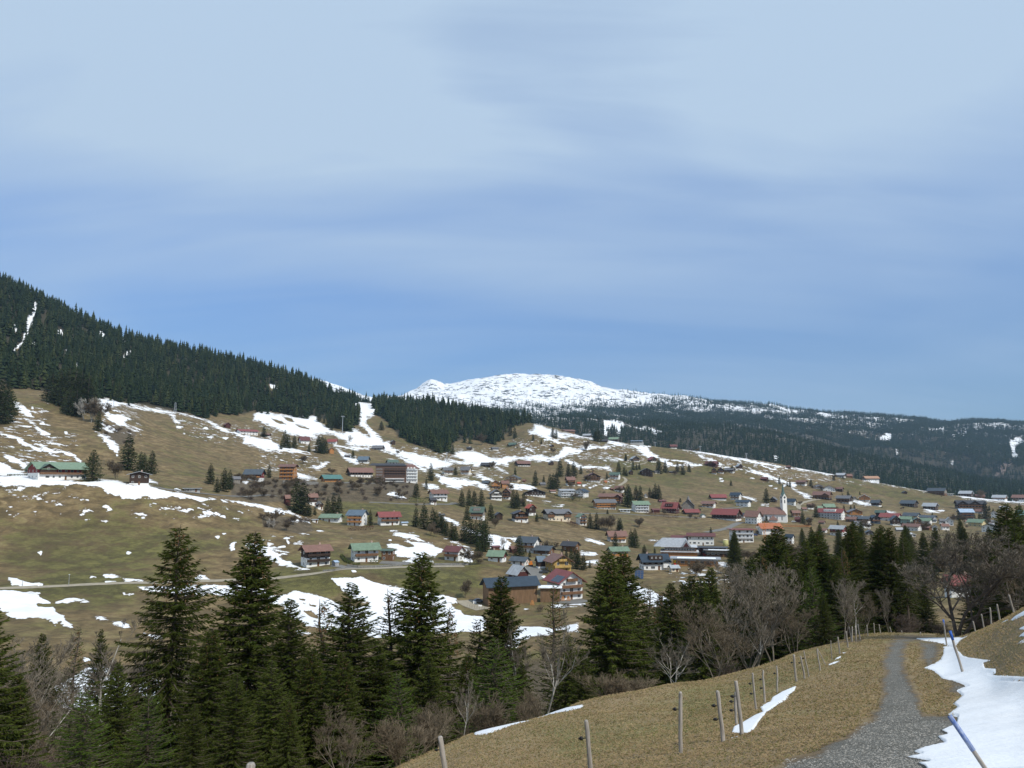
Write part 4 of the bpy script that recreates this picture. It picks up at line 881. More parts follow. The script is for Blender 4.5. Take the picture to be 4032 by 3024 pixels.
# ---------------- houses ----------------
def roofm(k, c, **kw): return mat('roof_' + k, c, kw.pop('rough', .55), var=.22, scale=.8, stretch=(1, 1, 1), spec=.35, objvar=.08, detail=6, **kw)
RC = dict(red=(.205, .058, .052), bred=(.40, .08, .045), rust=(.18, .098, .075), maroon=(.12, .045, .042), brown=(.16, .085, .065), grey=(.13, .13, .135), lgrey=(.33, .35, .37), blue=(.10, .14, .18),
          navy=(.028, .045, .065), dark=(.045, .045, .05), green=(.075, .115, .09), lgreen=(.155, .22, .15), teal=(.07, .16, .145), orange=(.36, .13, .065), slate=(.065, .08, .095), tan=(.36, .21, .13), snow=(.8, .82, .85), ltblue=(.35, .45, .58))
WC = dict(maroon=(.12, .035, .035), white=(.80, .80, .77), cream=(.72, .62, .46), yellow=(.62, .52, .28), dwood=(.045, .028, .020), wood=(.16, .085, .045), owood=(.40, .19, .07), gwood=(.22, .20, .17), ywood=(.45, .30, .10), red=(.20, .035, .035), navy=(.05, .07, .10), grey=(.34, .34, .34), dred=(.075, .025, .022), concrete=(.38, .38, .36), greenw=(.30, .42, .36), barn=(.18, .11, .06), pgrey=(.5, .52, .54))
RM = {k: roofm(k, c) for k, c in RC.items()}
WM = {k: (mat('wall_' + k, c, .85, var=.10 if k in ('white', 'cream') else .3, scale=1.2 if k != 'barn' else .8, stretch=(2.5, 2.5, .35) if 'wood' in k or k == 'barn' else None, objvar=.05)) for k, c in WC.items()}
M_frame = mat('window_frame', (.75, .74, .70), .6); M_glass = mat('window_glass', (.025, .03, .038), .12, spec=.6)
M_glasslit = M_glass
M_chim = mat('chimney', (.42, .30, .25), .9, var=.2, scale=4); M_metal = mat('galvanised', (.42, .44, .46), .45, metal=.5, var=.15)
def win_mesh(nm, w, h, fr=.09, div=1):
    """window: frame in front, panes behind, in its own mesh; origin at the middle of the wall opening, facing -Y"""
    V = []; F = []; I = []
    def bx(x0, x1, y0, y1, z0, z1, mi):
        b = len(V); V.extend([(x0, y0, z0), (x1, y0, z0), (x1, y1, z0), (x0, y1, z0), (x0, y0, z1), (x1, y0, z1), (x1, y1, z1), (x0, y1, z1)])
        for f in ((0, 3, 2, 1), (4, 5, 6, 7), (0, 1, 5, 4), (1, 2, 6, 5), (2, 3, 7, 6), (3, 0, 4, 7)): F.append(tuple(b + i for i in f)); I.append(mi)
    bx(-w / 2 + fr, w / 2 - fr, -.035, -.01, -h / 2 + fr, h / 2 - fr, 1)
    bx(-w / 2, -w / 2 + fr, -.07, 0, -h / 2, h / 2, 0); bx(w / 2 - fr, w / 2, -.07, 0, -h / 2, h / 2, 0)
    bx(-w / 2 + fr, w / 2 - fr, -.07, 0, -h / 2, -h / 2 + fr, 0); bx(-w / 2 + fr, w / 2 - fr, -.07, 0, h / 2 - fr, h / 2, 0)
    for k in range(div): 
        x = -w / 2 + w * (k + 1) / (div + 1); bx(x - .03, x + .03, -.06, -.036, -h / 2 + fr, h / 2 - fr, 0)
    me = bpy.data.meshes.new(nm); me.from_pydata(V, [], F); me.materials.append(M_frame); me.materials.append(M_glass)
    me.polygons.foreach_set('material_index', I); me.update(); return me
WIN = dict(n=win_mesh('window', 1.15, 1.25), w=win_mesh('wide_window', 2.1, 1.3, .09, 2), d=win_mesh('balcony_door', 1.6, 2.05, .09, 1), s=win_mesh('small_window', .8, .8))
dm = MB(); dm.box(-.5, .5, -.06, 0, -1.0, 1.05); DOOR = dm.mesh('door', WM['wood'])
HOUSES = []
def house(panel, xl, xr, yb, ye, yr, o='e', yaw=0, roof='brown', low='white', up='dwood', fu=.4, bal=0, kind='chalet', label='', rmin=260, ratio=None, flags='', balm='wood', nst=None, rmax=2300, foot=3.0, name=None):
    
    if o == 'e' and abs(yaw) <= 12 and 'f' not in flags and 'school' not in kind: yaw = (-20 if (yaw < 0 or (yaw == 0 and int(xl) % 3 == 0)) else 20)
    p0 = pp(panel, [xl, yb])[0]; p1 = pp(panel, [xr, ye])[0]; s = PAN[panel][2]
    cx, cy = (p0[0] + p1[0]) / 2, p0[1]
    X, Y, Zg, r = hit(cx, cy, rmin, rmax)
    m = math.hypot(r, Zg) / FPX * s / math.cos(math.atan((cx - CX) / FPX)) ** 0
    Wt = (xr - xl) * m; ra = ratio or (.75 if o == 'e' else 1.15); yw = R_(yaw)
    W = Wt / (math.cos(yw) + ra * math.sin(abs(yw))); D = max(5.0, min(W * ra, 19))
    He = max(1.9, (yb - ye) * m); a = math.atan2(X, Y); dn = -Zg / r
    rise = max(.5, (ye - yr) * m - (D / 2 * dn * .8 if o == 'e' else 0)); rise = min(rise, (D if o == 'e' else W) * .5)
    dd = (D / 2 * math.cos(yw) + W / 2 * math.sin(abs(yw))) * .85
    root = bpy.data.objects.new(name or kind.replace(' ', '_'), None); C.objects.link(root)
    root.location = (X + math.sin(a) * dd, Y + math.cos(a) * dd, Zg); root.rotation_euler = (0, 0, -a + yw)
    root['label'] = label; root['category'] = {'chalet': 'house', 'wooden hut': 'hut'}.get(kind, kind); root['group'] = {'chalet': 'houses of the alpine village'}.get(kind, 'farm buildings and huts') if kind in ('chalet', 'wooden hut', 'barn', 'shed') else 'larger buildings of the village'
    U, Vv = (W, D) if o == 'e' else (D, W)           # U along the ridge, Vv across it
    ov = min(1.6, .13 * min(U, Vv)); flat = 'f' in flags
    hu, hv = U / 2 - ov, Vv / 2 - ov
    def T(u, v, z): return (u, v, z) if o == 'e' else (v, -u, z)
    def prism(mb, hu_, hv_, z0, z1, gable=0):
        if gable: pts = [T(-hu_, -hv_, z0), T(hu_, -hv_, z0), T(hu_, hv_, z0), T(-hu_, hv_, z0), T(-hu_, -hv_, z1), T(hu_, -hv_, z1), T(hu_, hv_, z1), T(-hu_, hv_, z1), T(-hu_, 0, z1 + gable), T(hu_, 0, z1 + gable)]; fs = [(0, 3, 2, 1), (0, 1, 5, 4), (1, 2, 6, 9, 5), (2, 3, 7, 6), (3, 0, 4, 8, 7), (4, 5, 9, 8), (6, 7, 8, 9)]
        else: pts = [T(-hu_, -hv_, z0), T(hu_, -hv_, z0), T(hu_, hv_, z0), T(-hu_, hv_, z0), T(-hu_, -hv_, z1), T(hu_, -hv_, z1), T(hu_, hv_, z1), T(-hu_, hv_, z1)]; fs = [(0, 3, 2, 1), (4, 5, 6, 7), (0, 1, 5, 4), (1, 2, 6, 5), (2, 3, 7, 6), (3, 0, 4, 7)]
        mb.poly(pts, fs)
    slope = rise / (Vv / 2); wt = He + (0 if flat else slope * ov) - .22
    zs = He * (1 - fu) if fu > 0 else wt
    if fu <= 0:
        b = MB(); prism(b, hu, hv, -foot, wt); b.build('wall', WM[low], root)
        if not flat:
            b = MB(); b.poly([T(s_ * (hu + .04), v_, z_) for s_ in (-1, 1) for v_, z_ in ((-hv, wt + .003), (hv, wt + .003), (0, wt + slope * hv))], [(0, 1, 2), (3, 5, 4), (0, 3, 4, 1), (1, 4, 5, 2), (0, 2, 5, 3)]); b.build('gable', WM[up if low == 'white' and kind in ('chalet', 'apartment house') and int(xr) % 3 else low], root)
    else:
        if fu < .98: b = MB(); prism(b, hu, hv, -foot, zs); b.build('wall', WM[low], root)
        b = MB(); prism(b, hu + .05, hv + .05, zs if fu < .98 else -foot, wt, 0 if flat else slope * hv - .02); b.build('upper_wall' if fu < .98 else 'wall', WM[up], root)
    # roof: two slabs with thickness
    b = MB(); th = .24
    if flat:
        b.box(-W / 2, W / 2, -D / 2, D / 2, wt + .003, wt + .30)
    else:
        e = U / 2
        for sgn in (-1, 1):
            v0 = sgn * Vv / 2
            pts = [T(-e, v0, He - th), T(e, v0, He - th), T(e, 0, He + rise - th), T(-e, 0, He + rise - th), T(-e, v0, He), T(e, v0, He), T(e, 0, He + rise), T(-e, 0, He + rise)]
            b.poly(pts, [(0, 3, 2, 1), (4, 5, 6, 7), (0, 1, 5, 4), (1, 2, 6, 5), (3, 0, 4, 7)])
    ro = b.build('roof', RM[roof], root)
    if not flat and kind in ('chalet', 'hotel', 'inn', 'apartment house') and W > 7:
        c = MB(); cu = random.choice((-.2, .15, .25)) * U; q_ = T(cu, Vv * .08, 0); zc_ = He + rise * .8
        c.box(q_[0] - .35, q_[0] + .35, q_[1] - .35, q_[1] + .35, zc_, He + rise + .8); c.build('chimney', M_chim, ro)
    if 'd' in flags:      # long low dormer on the front slope
        c = MB(); dw = W * .22; zd = He + rise * .22; c.box(-dw, dw, -D / 2 * .80, -D / 2 * .2, zd, He + rise * .80); dk = c.build('dormer', WM[up if fu > 0 else low], ro)
        for k in (-1, 0, 1): link('window', WIN['s'], dk, (k * dw * .62, -D / 2 * .80 - .02, He + rise * .55))
    if 's' in flags:      # solar panels on the left slope
        c = MB(); e = U / 2
        for v0, v1 in ((-.93, -.45),):
            for k in range(6):
                u0 = e * (-.1 + k * .16); u1 = u0 + e * .15
                z0 = He + rise * (1 + v0) + .1; z1 = He + rise * (1 + v1) + .1
                c.poly([T(u0, v0 * Vv / 2, z0), T(u1, v0 * Vv / 2, z0), T(u1, v1 * Vv / 2, z1), T(u0, v1 * Vv / 2, z1)], [(0, 1, 2, 3)])
        c.build('solar_panels', M_solar, ro)
    if 'n' in flags:      # melting snow left on the roof
        c = MB(); c.box(-W * .36, W * .40, -D * .44, D * .1, wt + .304, wt + .42) if flat else None
        if flat: c.build('roof_snow', RM['snow'], ro)
    # openings
    H1 = He if flat else wt; st = nst or max(1, int(round(H1 / 2.9))); sh = H1 / st
    fx, fy = (hu, hv) if o == 'e' else (hv, hu)
    def put(kind_, x, y, z, rot): link({'n': 'window', 'w': 'window', 'd': 'balcony_door', 's': 'window'}[kind_], WIN[kind_], root, (x, y, z), rot)
    if 'q' not in flags:
        far = r > 900
        nf = max(2, min(9, int(fx * 2 / (3.0 if not far else 3.6)))); nsd = max(1, min(4, int(fy * 2 / 4)))
        for s_ in range(st):
            z = sh * s_ + sh * .52; of = .055 if (fu > 0 and z > zs) else .004
            for k in range(nf):
                x = -fx + 2 * fx * (k + .5) / nf
                kd = 'd' if (bal and s_ > 0 and k % 2 == 1) else ('w' if (s_ == 0 and k % 3 == 1) else 'n')
                if s_ == 0 and k == nf // 2 and r < 700: link('door', DOOR, root, (x, -fy - of, 1.0)); continue
                if random.random() < .08: continue
                put(kd, x, -fy - of, z - (.15 if kd == 'd' else 0), 0)
            side = -1 if yaw > 0 else 1
            if abs(yaw) > 8 or r < 600:
                for k in range(nsd):
                    y = -fy + 2 * fy * (k + .5) / nsd
                    put('n', side * (fx + of), y, z, side * PI / 2)
        if o == 'g' and rise > 2.0:
            put('n', -fx * .25, -fy - (.055 if fu > 0 else .004), wt + rise * .30, 0); put('n', fx * .25, -fy - (.055 if fu > 0 else .004), wt + rise * .30, 0)
        if o == 'e' and abs(yaw) > 15 and rise > 1.8:
            sd = -1 if yaw > 0 else 1; put('s', sd * (fx + .055), 0, wt + rise * .3, sd * PI / 2)
    if bal:
        for s_ in range(1, st + (1 if o == 'g' and bal > 1 else 0)):
            z = sh * s_ - .05
            if z > H1 - .6 and not (o == 'g'): continue
            c = MB(); bw = fx * (.96 if s_ < st else .45); c.box(-bw, bw, -fy - 1.25, -fy - .08, z - .16, z)
            c.box(-bw, bw, -fy - 1.25, -fy - 1.17, z + .05, z + .98); c.box(-bw, -bw + .07, -fy - 1.16, -fy - .08, z + .05, z + .98); c.box(bw - .07, bw, -fy - 1.16, -fy - .08, z + .05, z + .98)
            c.build('balcony', WM[balm], root)
    HOUSES.append((cx, (p0[1] + p1[1]) / 2, label, root, r))
    return root, W, D, He, rise, ro
M_solar = mat('solar_glass', (.02, .03, .055), .15, spec=.6)
_h = house
T_ = [
('E',270,722,425,345,290,'e',10,'lgreen','white','red',.35,1,'chalet','large guest house with pale green roof above the long snow band'),
('E',238,400,388,352,325,'e',10,'green','white','gwood',.3,0,'chalet','small green-roofed annex left of the large green guest house'),
('E',1120,1300,468,385,360,'g',0,'lgrey','white','dwood',.82,0,'chalet','black timber chalet with white windows by the snow band'),
('E',1600,1745,525,495,490,'e',0,'lgrey','concrete','concrete',0,0,'garage','low concrete garage beside the road below the brown hill'),
('E',2015,2095,450,415,392,'e',15,'grey','gwood','gwood',1,0,'shed','grey shed beside the three small spruces'),
('B',-95,100,1205,1150,1105,'e',-20,'slate','white','red',.5,1,'chalet','house with slate roof and red upper floor left of the orange timber block'),
('B',382,492,880,850,812,'e',0,'maroon','white','white',0,0,'chalet','maroon-roofed house standing in the snow above the spruce row'),
('B',635,732,884,862,838,'e',-15,'red','white','white',0,0,'chalet','bright red-roofed white house on the snowy slope'),
('B',640,702,965,935,912,'g',15,'brown','owood','owood',1,0,'wooden hut','orange timber hut beside the spruces on the upper slope'),
('B',1020,1142,936,918,893,'e',0,'grey','white','dwood',.6,0,'chalet','dark low chalet at the foot of the ski piste'),
('B',1183,1236,888,862,845,'g',20,'grey','gwood','dwood',1,0,'wooden hut','small dark hut at the right edge of the ski piste'),
('B',785,842,1002,990,978,'e',0,'grey','dwood','dwood',1,0,'wooden hut','grey-roofed hut half hidden left of a lone spruce above the hotel'),
('B',895,1016,1052,1022,990,'e',-20,'blue','white','gwood',.5,0,'chalet','blue-grey roofed house above the brown hotel'),
('B',208,386,1195,1085,1062,'e',-12,'brown','owood','owood',1,1,'apartment house','orange timber block with four floors of balconies'),
('B',568,772,1212,1185,1150,'e',0,'teal','owood','owood',1,0,'pavilion','low pavilion with turquoise roof between orange block and hotel'),
('B',798,1046,1172,1130,1088,'e',15,'rust','white','dwood',.5,0,'chalet','long rust-roofed black and white house left of the hotel'),
('B',1145,1266,1060,1040,1018,'e',0,'green','white','white',0,0,'chalet','green-roofed house peeking over the hotel roof'),
('N',130,330,438,375,332,'e',8,'grey','white','cream',.4,1,'chalet','cream house with grey roof and balcony above the snow tongue'),
('N',405,586,438,375,320,'e',-18,'grey','white','cream',.5,1,'chalet','cream house with balcony at the start of the curved lane'),
('N',700,890,328,300,262,'e',-15,'dark','dwood','dwood',1,0,'chalet','long black timber chalet at the top of the curved lane'),
('N',498,590,80,58,35,'e',0,'dark','dwood','dwood',1,0,'wooden hut','tiny dark hut below the right forest edge'),
('N',850,982,88,60,38,'e',0,'grey','white','dwood',.5,0,'chalet','small black and white hut on the upper meadow'),
('N',1088,1242,28,12,-8,'e',0,'green','dwood','dwood',1,0,'chalet','green-roofed dark hut by the snow streaks on the upper meadow'),
('N',1700,1785,40,22,0,'g',20,'grey','gwood','dwood',1,0,'wooden hut','weathered barn above the bend of the snowy piste'),
('N',1192,1450,322,280,236,'e',12,'brown','white','dwood',.6,0,'chalet','brown-roofed timber farmhouse just below the piste'),
('N',1682,1780,302,275,240,'g',20,'grey','gwood','dwood',1,0,'wooden hut','dark gabled hut just below the piste'),
('N',1060,1316,547,492,445,'g',-12,'slate','cream','cream',0,2,'chalet','cream balcony house with slate roof beside the snow field'),
('N',850,1010,640,575,522,'g',0,'brown','dwood','owood',.6,1,'chalet','orange timber gable house at the snow tongue end'),
('N',985,1132,642,570,526,'e',0,'brown','owood','owood',1,0,'chalet','brown-roofed orange timber house right of its gabled neighbour'),
('N',720,852,582,560,528,'e',-10,'slate','dwood','dwood',1,0,'shed','slate-roofed dark shed on the snow tongue'),
('N',815,1042,812,722,655,'g',8,'grey','white','gwood',.7,2,'chalet','big grey gabled house with three white balconies'),
('N',1010,1162,798,700,636,'g',-8,'brown','white','dwood',.7,2,'chalet','brown gabled house right behind the grey balcony house'),
('N',1340,1668,757,700,645,'g',0,'dark','white','dwood',.6,0,'chalet','broad dark-roofed house with white ground floor left of the hedge'),
('N',1805,2092,782,672,648,'e',0,'lgrey','white','white',0,1,'chalet','modern white house with glass balconies above the hedge'),
('O',20,276,780,690,645,'g',-25,'navy','white','white',0,1,'chalet','white house with navy roof right of the modern white house'),
('N',1340,1532,1035,930,872,'g',25,'bred','white','dwood',.65,0,'chalet','black and white house with bright vermilion roof'),
('N',1128,1432,1132,1015,966,'g',12,'dark','white','dwood',.6,2,'chalet','black-roofed chalet in front of the vermilion-roofed house'),
('N',1582,2046,1118,1010,942,'e',0,'grey','cream','dwood',.15,0,'apartment house','cream apartment house with twin gables and grey roof'),
('N',538,796,1097,992,908,'e',-15,'green','white','gwood',.45,1,'chalet','grey-green roofed house with dormer among the tall spruces'),
('N',895,1046,1088,1030,986,'g',15,'dark','dwood','dwood',1,0,'shed','dark open woodshed beside the roofed house among spruces'),
('O',45,240,1176,1062,1010,'g',25,'lgreen','white','white',0,2,'chalet','white balcony house with pale green roof beside two spruces'),
('O',-100,70,606,520,470,'e',0,'rust','white','dwood',.5,1,'chalet','red-roofed timber house with white base on the middle slope'),
('B',1508,1702,1375,1315,1280,'e',12,'rust','white','white',0,1,'chalet','white house with salmon roof and big balcony below the hotel'),
('B',1520,1595,1412,1372,1352,'e',0,'dark','white','dwood',.5,0,'garage','small garage below the salmon-roofed house'),
('B',455,560,1418,1350,1314,'e',0,'rust','white','dwood',.6,0,'chalet','rust-roofed house half hidden behind the pair of dark spruces'),
('B',256,320,1416,1360,1326,'e',20,'rust','dred','dred',1,0,'shed','red-brown barn left of the pair of dark spruces'),
('B',530,606,1452,1412,1380,'g',20,'grey','white','dwood',.5,0,'chalet','small dark gabled house between the spruce groups'),
('B',562,786,1566,1526,1493,'e',-12,'lgreen','white','white',0,0,'chalet','long white bungalow with pale green roof'),
('B',503,562,1566,1540,1536,'e',0,'lgrey','white','white',0,0,'garage','flat white annex at the left end of the bungalow'),
('B',795,1002,1596,1508,1460,'e',-28,'blue','white','white',0,1,'chalet','white house with blue-grey roof and orange wooden balconies'),
('B',1055,1286,1592,1520,1474,'e',14,'red','white','white',0,1,'chalet','white house with bright red roof on the terrace edge'),
('F',385,682,516,390,335,'e',12,'rust','white','dwood',.42,1,'chalet','white chalet with rust-red roof and black balcony on the valley road'),
('F',818,1105,476,374,314,'e',14,'lgreen','white','white',0,1,'chalet','white chalet with bright green roof and wooden balconies'),
('F',1098,1236,462,378,362,'e',0,'green','wood','wood',1,0,'garage','wooden garage wing right of the bright green roof'),
('F',1640,1848,466,388,338,'e',-32,'maroon','white','white',0,1,'chalet','white chalet with maroon roof beside the snow'),
('L',232,560,605,528,438,'e',-22,'lgreen','white','maroon',.3,0,'chalet','house with olive green roof at the hamlet entrance'),
('L',560,892,655,594,530,'e',-25,'slate','white','white',0,0,'garage','white garage with dark blue roof in the hamlet'),
('L',650,1050,468,330,240,'e',-25,'slate','white','white',0,1,'chalet','tall white house with slate roof behind the round spruce'),
('L',890,1262,506,440,370,'e',-28,'slate','white','wood',.75,0,'chalet','reddish timber house with slate roof in the hamlet'),
('L',1305,1620,460,375,308,'e',-28,'dark','wood','wood',1,0,'chalet','timber house with black roof and white chimney behind spruces'),
('L',575,672,478,415,376,'e',0,'brown','dred','dred',1,0,'shed','small red-brown shed left of the round spruce'),
('L',945,1110,700,600,505,'e',10,'blue','white','dwood',.7,0,'shed','dark barn with blue-grey roof left of the yellow timber house'),
('L',1045,1520,775,620,515,'g',22,'rust','ywood','ywood',1,2,'chalet','yellow timber chalet with rusty striped roof'),
('L',520,890,900,800,652,'g',35,'lgrey','dred','dred',1,0,'chalet','steep pale metal-roofed dark red house behind the barn'),
('L',140,1025,1240,985,850,'e',10,'navy','barn','barn',1,0,'barn','long wooden barn with dark blue metal roof'),
('L',1000,1335,1185,985,975,'e',0,'snow','barn','barn',1,0,'shed','wooden link with snowy roof between barn and farmhouse'),
('L',1050,1702,1165,930,775,'g',28,'red','white','white',0,2,'farmhouse','white farmhouse with red roof, solar panels and carved balconies'),
('L',1980,2330,520,450,385,'e',10,'lgreen','owood','grey',.5,1,'chalet','green-roofed house with orange balcony behind the tall spruces'),
('O',490,822,1425,1340,1262,'e',15,'rust','white','grey',.5,1,'chalet','old house with patchy orange roof on the hillside'),
('M',392,892,908,795,680,'e',16,'navy','white','dwood',.35,0,'chalet','large house with dark blue roof, dormer and white gable wing'),
('M',850,1022,932,895,852,'e',0,'lgrey','cream','cream',0,0,'garage','low garage right of the large house with dark blue roof'),
('M',905,1352,535,455,405,'e',0,'maroon','white','white',0,0,'school','long white school wing with maroon roof'),
('M',1130,1528,545,418,372,'e',0,'maroon','white','white',0,0,'school','tall white school block with maroon roof'),
('M',1175,1705,690,585,575,'e',0,'dark','dred','dred',1,0,'workshop','dark flat-roofed workshop below the school'),
('M',1385,1850,715,625,612,'e',0,'grey','dwood','gwood',.5,0,'workshop','flat-roofed grey hall with snow on its roof'),
('M',1335,1602,712,665,635,'e',12,'navy','red','red',1,0,'shed','small red shed with dark blue roof'),
('M',905,1592,850,745,735,'e',0,'lgrey','owood','pgrey',.3,0,'workshop','long low workshop with orange boards and snowy roof'),
('M',1720,2115,508,330,280,'e',18,'red','white','white',0,1,'apartment house','four-storey white apartment house with flat red roof'),
('O',165,442,545,470,415,'g',10,'maroon','white','dwood',.6,2,'chalet','dark gabled house with maroon roof on the middle slope'),
('O',215,346,416,378,350,'g',10,'tan','yellow','yellow',0,1,'chalet','small yellow house above the dark maroon-roofed one'),
('O',540,727,506,442,405,'e',-15,'green','white','white',0,1,'chalet','white house with green roof beside the winding lane'),
('O',833,1002,250,212,168,'g',18,'lgrey','white','dwood',.6,1,'chalet','grey-roofed chalet high on the meadow beside a spruce'),
('O',1095,1246,265,225,178,'g',28,'red','white','dwood',.5,0,'chalet','red-roofed barn house beside the wide piste'),
('O',975,1196,462,392,346,'g',8,'dark','dwood','dwood',1,2,'chalet','black balcony chalet in the row of the middle slope'),
('O',822,902,442,402,370,'g',20,'dark','dwood','dwood',1,0,'shed','black hut left of the black balcony chalet'),
('O',1190,1290,422,396,378,'e',0,'grey','white','dwood',.6,0,'shed','low shed right of the black balcony chalet'),
('O',1400,1502,418,402,390,'e',0,'dark','dwood','dwood',1,0,'shed','very low black shed between two spruces'),
('O',1938,2142,332,282,245,'e',-15,'maroon','dred','dred',1,0,'chalet','dark red house with maroon roof and cross gable'),
('Q',350,466,352,318,285,'g',25,'lgrey','gwood','dwood',1,0,'wooden hut','grey-roofed hut on the slope right of the maroon group'),
('Q',0,87,432,378,340,'g',0,'rust','white','dwood',.6,1,'chalet','left of two matching gabled chalets below the maroon one'),
('Q',88,192,422,378,336,'g',0,'rust','white','dwood',.6,1,'chalet','right of two matching gabled chalets below the maroon one'),
('Q',195,358,416,372,340,'e',0,'grey','white','dwood',.5,1,'chalet','grey-roofed chalet right of the two matching gables'),
('O',612,782,695,645,603,'e',-28,'brown','white','dwood',.4,0,'chalet','white and brown house left of the tall spruces on the slope'),
('O',380,770,850,762,715,'e',-12,'rust','dwood','dred',.8,1,'hotel','broad hotel with striped rusty roof behind the orange block'),
('O',292,666,945,850,798,'e',0,'grey','white','owood',.65,1,'hotel','orange clad hotel block with white base'),
('O',850,1152,992,880,825,'e',20,'lgreen','white','white',0,1,'apartment house','white four-floor house with light green roof and grey balconies'),
('O',690,868,985,945,938,'e',0,'snow','white','white',0,0,'garage','white flat garage left of the light green roof'),
('O',1296,1590,1002,935,845,'e',0,'red','dred','dred',1,0,'inn','dark red inn with steep bright red roof and white windows'),
('O',1590,1800,955,905,790,'g',0,'grey','white','gwood',.7,0,'chalet','house with grey shingled curved roof right of the red inn'),
('O',1600,1872,1022,990,940,'e',0,'red','gwood','gwood',.5,0,'shed','low open shed with wide red roof'),
('O',1995,2260,812,775,726,'e',15,'red','white','dwood',.4,0,'chalet','house with bright red roof above the lane junction'),
('O',1880,2112,922,865,828,'e',-15,'rust','white','white',0,1,'chalet','white house with dull pink roof below the red one'),
('Q',270,452,812,745,702,'e',0,'navy','white','white',0,1,'chalet','white house with dark roof and balconies above the hotel'),
('Q',350,592,902,845,810,'e',-12,'navy','white','white',0,0,'chalet','white bungalow with dark blue roof by the lane'),
('Q',0,452,1108,1030,945,'e',-28,'red','white','dwood',.7,0,'hotel','big black and white gabled hotel with red roof'),
('Q',480,752,1158,1060,976,'e',-30,'rust','white','white',0,0,'inn','old white inn with faded red roof left of the church'),
('Q',850,966,842,805,766,'g',-15,'grey','dwood','dwood',1,0,'chalet','small black timber house left of the church spire'),
('Q',1090,1238,886,838,792,'e',-15,'navy','white','white',0,0,'chalet','white house with dark blue roof right of the church spire'),
('Q',1480,1752,798,742,690,'e',-15,'brown','dwood','wood',.6,1,'chalet','broad brown timber house above the lane bend'),
('Q',1818,2052,862,792,752,'e',0,'grey','white','dwood',.6,1,'chalet','grey-roofed balcony house right of the broad brown one'),
('Q',715,830,533,502,475,'e',-12,'maroon','dwood','dred',1,0,'wooden hut','maroon-roofed hut at the edge of the snow field'),
('Q',1085,1160,352,330,306,'e',-10,'brown','dwood','dwood',1,0,'wooden hut','brown hut on the skyline ridge'),
('Q',1230,1402,600,552,526,'e',-10,'brown','white','gwood',.5,1,'chalet','brown-roofed balcony house below the snow field'),
('Q',1482,1626,646,605,580,'g',0,'rust','white','white',0,1,'chalet','white gabled house right of the brown-roofed balcony house'),
('Q',1622,1802,682,642,600,'g',0,'brown','white','white',0,0,'chalet','white broad gabled house in the upper right row'),
('Q',1800,1926,688,650,625,'e',-12,'brown','dwood','dwood',1,0,'chalet','black timber house at the end of the upper right row'),
('Q',1815,1962,487,450,420,'e',-12,'lgrey','white','dwood',.5,0,'chalet','grey-roofed house on the ridge with white ground floor'),
('Q',1955,2052,487,462,430,'e',0,'brown','wood','wood',1,0,'shed','brown barn beside the grey-roofed house on the ridge'),
('Q',1612,1802,948,915,868,'e',0,'lgreen','dwood','wood',1,0,'chalet','timber house with bright green roof behind the long hotel'),
('Q',1535,1625,950,925,882,'e',0,'lgreen','white','white',0,0,'chalet','small green-roofed house left of the bright green one'),
('Q',1390,1502,942,902,868,'e',0,'brown','white','dwood',.5,0,'chalet','brown and white house below the lane bend'),
('Q',1560,1942,1088,1002,945,'e',0,'red','white','white',0,1,'hotel','long white hotel with red mansard roof'),
('Q',1965,2202,1062,992,950,'g',12,'grey','white','owood',.5,1,'chalet','grey-roofed house with orange gable right of the long hotel'),
('Q',1160,1302,1062,1002,965,'e',0,'rust','gwood','wood',.7,0,'chalet','rust-roofed house just right of the church tower'),
('Q',1215,1312,1132,1092,1042,'e',0,'maroon','dred','dred',1,0,'shed','small dark red house below the rust-roofed one'),
('Q',1950,2132,1132,1092,1058,'e',0,'rust','wood','wood',1,0,'chalet','reddish brown house right below the grey-orange one'),
('Q',660,1032,1312,1230,1155,'e',12,'orange','white','white',0,0,'chalet','white house with new orange roof under the crane'),
('Q',1545,1692,1282,1252,1225,'e',0,'rust','white','white',0,0,'garage','low red-roofed garage left of the pale-roofed chalet'),
('Q',1720,1978,1332,1242,1190,'e',-25,'lgrey','white','red',.4,1,'chalet','white and red chalet with pale grey roof below the hotel'),
('Q',1075,1212,1442,1362,1310,'e',-10,'navy','white','white',0,0,'chalet','white house with dark roof behind the near spruces'),
('R',-5,208,130,95,65,'e',0,'tan','white','gwood',.5,0,'chalet','tan-roofed house on the ridge at the forest edge'),
('R',900,1136,346,300,262,'e',-12,'slate','wood','gwood',.6,1,'hotel','broad slate-roofed hotel at the end of the ridge snow'),
('R',1100,1230,352,332,318,'e',0,'snow','white','white',0,0,'garage','white flat annex right of the ridge hotel'),
('R',1330,1502,360,326,292,'e',-18,'lgrey','dwood','dwood',1,0,'chalet','grey-roofed black house right of the ridge hotel'),
('R',1540,1662,377,357,330,'e',0,'brown','wood','wood',1,0,'shed','brown shed right of the grey-roofed black house'),
('R',1795,1967,422,392,360,'e',-15,'lgrey','white','wood',.5,0,'chalet','grey-roofed house at the right end of the ridge'),
('R',2070,2260,442,397,362,'e',0,'rust','white','dwood',.5,0,'chalet','red-roofed house on the ridge at the right edge'),
('R',528,602,332,315,297,'g',25,'dark','dwood','dwood',1,0,'wooden hut','tiny dark hut alone on the green meadow'),
('R',-60,90,432,392,350,'g',0,'lgrey','white','orange' if False else 'owood',.6,1,'chalet','orange-fronted chalet with grey roof on the meadow'),
('R',104,252,506,462,424,'e',-28,'slate','white','dwood',.7,0,'chalet','slate-roofed timber house with white base on the meadow'),
('R',518,742,512,472,430,'e',-22,'slate','dwood','dwood',1,0,'chalet','black timber house with blue-grey roof on the lower meadow'),
